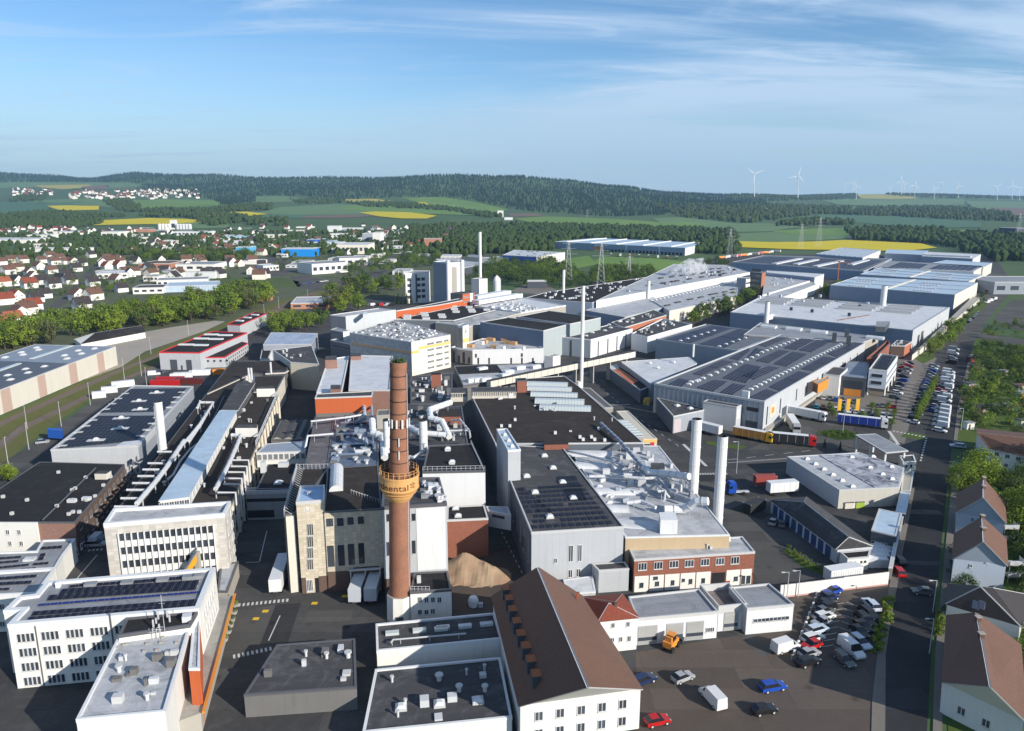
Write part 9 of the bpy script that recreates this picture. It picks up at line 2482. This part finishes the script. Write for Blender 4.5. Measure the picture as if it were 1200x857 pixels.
grove([(0,378),(130,372),(150,330),(120,300),(0,300)],150,5,9,['mid'],'garden trees and shrubs between the gabled houses','garden trees between the gabled houses',6,None,True)
grove([(150,306),(185,300),(290,298),(300,306),(245,309),(200,308)],90,13,18,['mid'],'dark park wood above the school hall','trees of the park wood',7,(2,3,0),True)
grove([(316,398),(362,392),(366,384),(330,380),(314,388)],14,10,13,['mid'],'bright green tree behind the patchy blue roof','bright trees behind the patchy blue roof',6,(4,1,0))
grove([(386,372),(420,372),(425,345),(400,338),(388,350)],12,13,17,['mid'],'large tree left of the shaded yard','large trees left of the shaded yard',8,(0,5,4))
grove([(404,346),(470,346),(468,335),(410,334)],14,13,18,['mid'],'tree in the row above the shaded yard','trees above the shaded yard',8,(2,3,4))
for k in range(5):tree(G(462+5*k,357),8+k%2,'con',ORD[k]+' from the left, dark conifer before the white power house','dark conifers before the power house')
grove([(372,388),(385,384),(388,372),(366,375)],8,6,9,['mid'],'small tree beside the grey roofed depot','small trees beside the depot',5)
grove([(400,322),(455,322),(520,310),(520,300),(440,300)],90,8,13,['mid'],'green strip of trees above the power house','trees of the green strip',6,None,True)
grove([(548,335),(620,336),(660,338),(760,336),(772,322),(700,318),(690,330),(660,316),(640,300),(570,312)],240,11,17,['mid'],'dark woodland before the mown meadow','trees of the dark woodland',6.5,(2,3,0,2),True)
grove([(812,384),(880,360),(886,350),(862,354),(808,376)],22,9,13,['mid'],'tree between the long white factory and the solar halls','trees between white factory and solar halls',6,(3,0,2))
grove([(940,346),(975,350),(985,336),(955,340)],14,5,8,['mid'],'small tree beside the far crane','small trees by the far crane',6)
grove([(820,316),(860,318),(850,308),(842,304)],14,7,10,['mid'],'tree on the green mound by the lorries','trees on the green mound',8,(2,3))
grove([(1085,420),(1104,418),(1128,392),(1134,380),(1120,380),(1100,398),(1086,408)],20,5,9,['mid'],'roadside tree at the head of the office car park','roadside trees at the car park head',4,(4,0,1,4))
grove([(1124,374),(1132,378),(1160,344),(1155,340)],18,3,5,['mid'],'low tree in the hedge along the loading platform','low hedge trees by the platform',4,(2,3))
for k in range(12):tree(G(*V_(715-k*8,305+k*15)),5.5,'col',ORD[k]+' from the far end, columnar tree in the hedge dividing the car park','columnar trees dividing the car park',0)
grove([(1128,440),(1200,425),(1260,430),(1260,520),(1205,524),(1124,500)],75,2.5,6,['mid','bush','mid'],'shrub or fruit tree of the allotments','greenery of the allotments',2.6)
grove([(1128,440),(1200,425),(1260,430),(1260,520),(1205,524),(1124,500)],230,1.5,3.6,['mid'],'low hedges and beds of the allotments','x',2.2,None,True)
grove([(1118,575),(1200,560),(1260,640),(1260,900),(1190,860),(1190,640),(1135,600)],130,2.5,7,['mid'],'garden greenery behind the street houses','x',3.0,None,True)
grove([(1113,640),(1122,640),(1118,700),(1108,760),(1104,740)],16,1.2,3,['mid'],'front garden shrubs along the street','x',1.6,None,True)
grove([(130,340),(330,322),(480,305),(560,300),(560,276),(140,282)],460,5,10,['mid'],'street and yard trees of the industrial quarter','x',9,None,True)
grove([(1150,400),(1165,378),(1260,385),(1260,398)],30,3,6,['mid'],'trees beside the far side yard','x',4,None,True)
grove([(1140,436),(1146,405),(1180,410),(1260,420),(1260,430),(1190,434)],110,3.5,7.0,['mid'],'dense trees of the upper allotments','taller trees of the upper allotments',3.0,None,True)
for x,y,h,kd,v,w,l in[(1141,575,13,'big',1,1.25,'largest leafy tree left of the row house'),(1124,580,10,'big',1,.9,'yellow green tree in front of the largest tree'),(1160,572,9,'big',1,1.0,'leafy tree between the largest tree and the brown roof'),(1206,620,13,'big',1,1.1,'bright tree right of the twin gabled houses'),(1190,588,11,'big',2,1.0,'dark tree behind the rear gabled house'),(1128,700,5.5,'big',2,1.3,'round olive bush before the balconied house'),(1215,560,12,'big',2,1.1,'dark tree at the end of the row house'),(1240,680,10,'big',0,1,'tree behind the balconies'),(1100,742,3.6,'col',0,1.4,'slim cypress hedge end at the small garden')]:
 tree(G(x,y),h,kd,l,None,v,w)
for k,(x,y)in enumerate([(60,690),(55,660),(75,680),(90,705)]):tree(P(*zQ((x+40*(k%2),y)),0),5,'mid',['left','upper','middle','lower'][k]+' yellow green shrub tree by the dark hall at the left edge',None,4)
for k,(x,y)in enumerate([(270,425),(345,400),(415,420),(437,450),(492,420),(225,450),(365,465),(380,480),(215,420),(522,455),(505,500)]):tree(G(*V_(x,y)),4.2,'mid',ORD[k]+' young tree on the office car park','young trees on the office car park',1)
for k,(x,y)in enumerate([(125,585),(188,590),(262,605),(62,560)]):tree(G(*V_(x,y)),3.2,'con',ORD[k]+' small dark conifer along the truck yard fence','small conifers along the truck yard fence')
for k in range(26):a=k*2.4;q=G(*V_(255,530));tree(q+Vector((math.cos(a)*(2+k*.25),math.sin(a)*(1+k*.12),.1)),1.3,'bush','bush planted on the oval traffic island','bushes on the oval traffic island',2)
def hedge(a,b,n,h,w,lab,v=0):
 A,B=G(*a),G(*b)
 for k in range(n):tree(A.lerp(B,k/(n-1)),h*1.5,'bush',lab,lab+' row',v,w)
hedge(p8(985,345),p8(960,545),6,1.7,1.2,'bush of the clipped hedge between car park and pavement',1);hedge(p8(930,580),p8(880,830),7,1.7,1.2,'bush of the lower clipped hedge at the pavement',1);hedge(zC((830,350)),zC((990,455)),7,1.3,.9,'bush of the green wedge in the yard',2);hedge((1101,722),(1099,745),4,1.2,.9,'bush of the small street garden',1)
grove([(1184,600),(1260,590),(1300,760),(1215,740),(1197,660)],30,5,10,['mid'],'tall garden trees behind the gabled houses','x',3.5,(0,4,2),True)
grove([(1128,436),(1200,420),(1260,425),(1260,520),(1205,522),(1126,495)],46,4,7,['mid'],'fruit trees standing in the allotments','x',4,(0,4,2),True)
# ---------------------------------------------------------------- woods far away
def wood(name,label,polys,n,h0,h1,mat,seed,ymin,ymax,broad=False):
 """far woodland as one body of thousands of small crowns"""
 r=random.Random(seed);V=[];F=[];k=0;tries=0
 while k<n and tries<n*40:
  tries+=1;Y=r.uniform(ymin,ymax);px=r.uniform(-120,1320);x=(px-600)/FPX*Y/CP*1.0;z=terr(x,Y)
  dz=z-CAM_H;f=Y*CP-dz*SP;py=428.5-FPX*(Y*SP+dz*CP)/f;pxx=600+FPX*x/f
  if not any(inside(q,pxx,py)for q in polys):continue
  h=r.uniform(h0,h1);w=h*(.42 if broad else.2);c=len(V);m_=6;a0=r.uniform(0,6);k+=1
  rings=((.0,.55),(.45,1.0),(.8,.72))if broad else((.05,1.0),(.55,.55))
  for zf,rf in rings:
   for j in range(m_):a=a0+2*math.pi*j/m_;q=w*rf*r.uniform(.75,1.2);V.append((x+math.cos(a)*q,Y+math.sin(a)*q,z+h*(zf+r.uniform(-.05,.05))))
  V.append((x,Y,z+h))
  for g in range(len(rings)-1):
   for j in range(m_):F.append((c+g*m_+j,c+g*m_+(j+1)%m_,c+(g+1)*m_+(j+1)%m_,c+(g+1)*m_+j))
  g=len(rings)-1
  for j in range(m_):F.append((c+g*m_+j,c+g*m_+(j+1)%m_,len(V)-1))
 me=bpy.data.meshes.new(name);me.from_pydata(V,[],F);me.materials.append(mat);me.uv_layers.new(name='UVMap');o=bpy.data.objects.new(name,me);COL.objects.link(o);tag(o,label,None,None,'stuff')
WC=surf('far conifer wood',(.020,.042,.026),'foliage',.9,.1);WB=surf('far broadleaf wood',(.050,.080,.026),'foliage',.9,.1)
for M in(WC,WB):
 nt=M.node_tree;g_=nt.nodes.new('ShaderNodeNewGeometry')
wood('hill_forest','dark conifer forest covering the hills on the horizon',[[(-60,185),(-60,214),(90,213.5),(150,214),(175,219),(160,222),(200,228),(250,234),(262,243),(300,236),(300,230),(360,230),(400,236),(430,233),(470,232),(520,231),(560,236),(600,246),(640,250),(720,254),(765,256),(790,248),(870,243),(900,240),(890,234),(860,236),(850,185)]],24000,13,21,WC,1,2900,7700)
wood('plateau_wood','long strip of woodland along the plateau below the turbines',[[(850,226),(850,234),(905,236),(1000,234),(1006,227)],[(1030,224),(1075,226),(1200,229),(1300,230),(1300,236),(1160,233),(1080,232),(1040,229.5)],[(760,240),(900,241),(1010,244),(1100,243),(1180,250),(1195,260),(1120,258),(1040,254),(960,251),(880,262),(800,256)],[(950,258),(1010,261),(1000,264),(900,266)]],5200,13,20,WB,2,2200,7600,True)
wood('valley_trees','bands of mixed trees between the valley fields',[[(-60,258),(-60,276),(30,268),(90,268),(120,263),(120,256),(180,252),(250,250),(300,256),(296,262),(245,266),(222,256),(180,255),(120,252),(60,248),(30,251)],[(120,236),(150,234),(172,246),(240,246),(290,240),(320,240),(318,247),(250,249),(215,251),(140,248)],[(30,224),(60,226),(50,236),(10,237)],[(340,234),(400,233),(402,238),(350,240)],[(405,238),(470,238),(530,245),(590,254),(585,258),(520,247),(430,243)],[(300,256),(338,258),(340,266),(290,264)]],2500,10,17,WB,3,1350,5200,True)
wood('far_treeline','broad treeline in front of the hills and around the fields',[[(484,266),(600,264),(700,266),(860,272),(865,284),(845,287),(760,284),(680,280),(640,296),(560,300),(470,285)],[(820,286),(870,290),(862,300),(815,297),(812,290)],[(990,270),(1040,268),(1105,270),(1130,280),(1120,292),(1090,286),(1000,282)],[(1110,276),(1320,270),(1320,300),(1160,296),(1130,292)],[(1110,293),(1240,296),(1240,312),(1165,308),(1150,298)]],4200,9,16,WB,4,1000,2900,True)
wood('town_trees','garden and street trees filling the town',[[(-60,278),(100,274),(160,277),(300,273),(480,272),(560,274),(560,300),(440,302),(330,302),(280,300),(150,300),(0,306),(-60,306)]],1500,7,12,WB,5,900,2400,True)
# ---------------------------------------------------------------- steam
def steam(name,label,pts,seed,dens):
 M=bpy.data.materials.new(name);M.use_nodes=True;nt=M.node_tree;nt.nodes.clear();out=nt.nodes.new('ShaderNodeOutputMaterial');v=nt.nodes.new('ShaderNodeVolumePrincipled');v.inputs['Color'].default_value=(.97,.97,.98,1);v.inputs['Density'].default_value=dens
 nz=nt.nodes.new('ShaderNodeTexNoise');nz.inputs['Scale'].default_value=.25;nz.inputs['Detail'].default_value=4;g=nt.nodes.new('ShaderNodeNewGeometry');nt.links.new(g.outputs['Position'],nz.inputs['Vector']);mr=nt.nodes.new('ShaderNodeMapRange');mr.inputs[1].default_value=.42;mr.inputs[2].default_value=.62;mr.inputs[4].default_value=dens;nt.links.new(nz.outputs[0],mr.inputs[0]);nt.links.new(mr.outputs[0],v.inputs['Density']);nt.links.new(v.outputs[0],out.inputs['Volume'])
 bm=bmesh.new();r=random.Random(seed)
 for p,s in pts:
  mm=bmesh.ops.create_icosphere(bm,subdivisions=2,radius=s,matrix=Matrix.Translation(p)@Matrix.Diagonal((1.4,1,.9,1)))
  for w in mm['verts']:w.co+=(w.co-p)*.35*noise.noise(w.co*.25)
 me=bpy.data.meshes.new(name);bm.to_mesh(me);bm.free();me.materials.append(M);o=bpy.data.objects.new(name,me);COL.objects.link(o);tag(o,label,None,None,'stuff')
Y0=G(776,340).y
steam('steam','white steam drifting up from the long white factory',[(atY(776+3.2*k,330-2.2*k+.06*k*k,Y0),1.4+.62*k)for k in range(13)],1,.28)
Y0=G(520,352).y
steam('steam','thin steam before the steel blue boiler house',[(atY(517+.8*k,340-4*k,Y0-20),2.6-.1*k)for k in range(9)],2,.10)
# ---------------------------------------------------------------- air
HZ=bpy.data.materials.new('haze');HZ.use_nodes=True;nt=HZ.node_tree;nt.nodes.clear();o_=nt.nodes.new('ShaderNodeOutputMaterial');v_=nt.nodes.new('ShaderNodeVolumePrincipled');v_.inputs['Color'].default_value=(.42,.66,1.0,1);v_.inputs['Density'].default_value=4.8e-5;v_.inputs['Anisotropy'].default_value=.2;nt.links.new(v_.outputs[0],o_.inputs['Volume'])
HZ.cycles.homogeneous_volume=True
m=MB();m.box((0,4500,-1.5),30000,14000,560,HZ);o=m.build('haze');tag(o,'thin blue air between the works and the hills',None,None,'stuff')
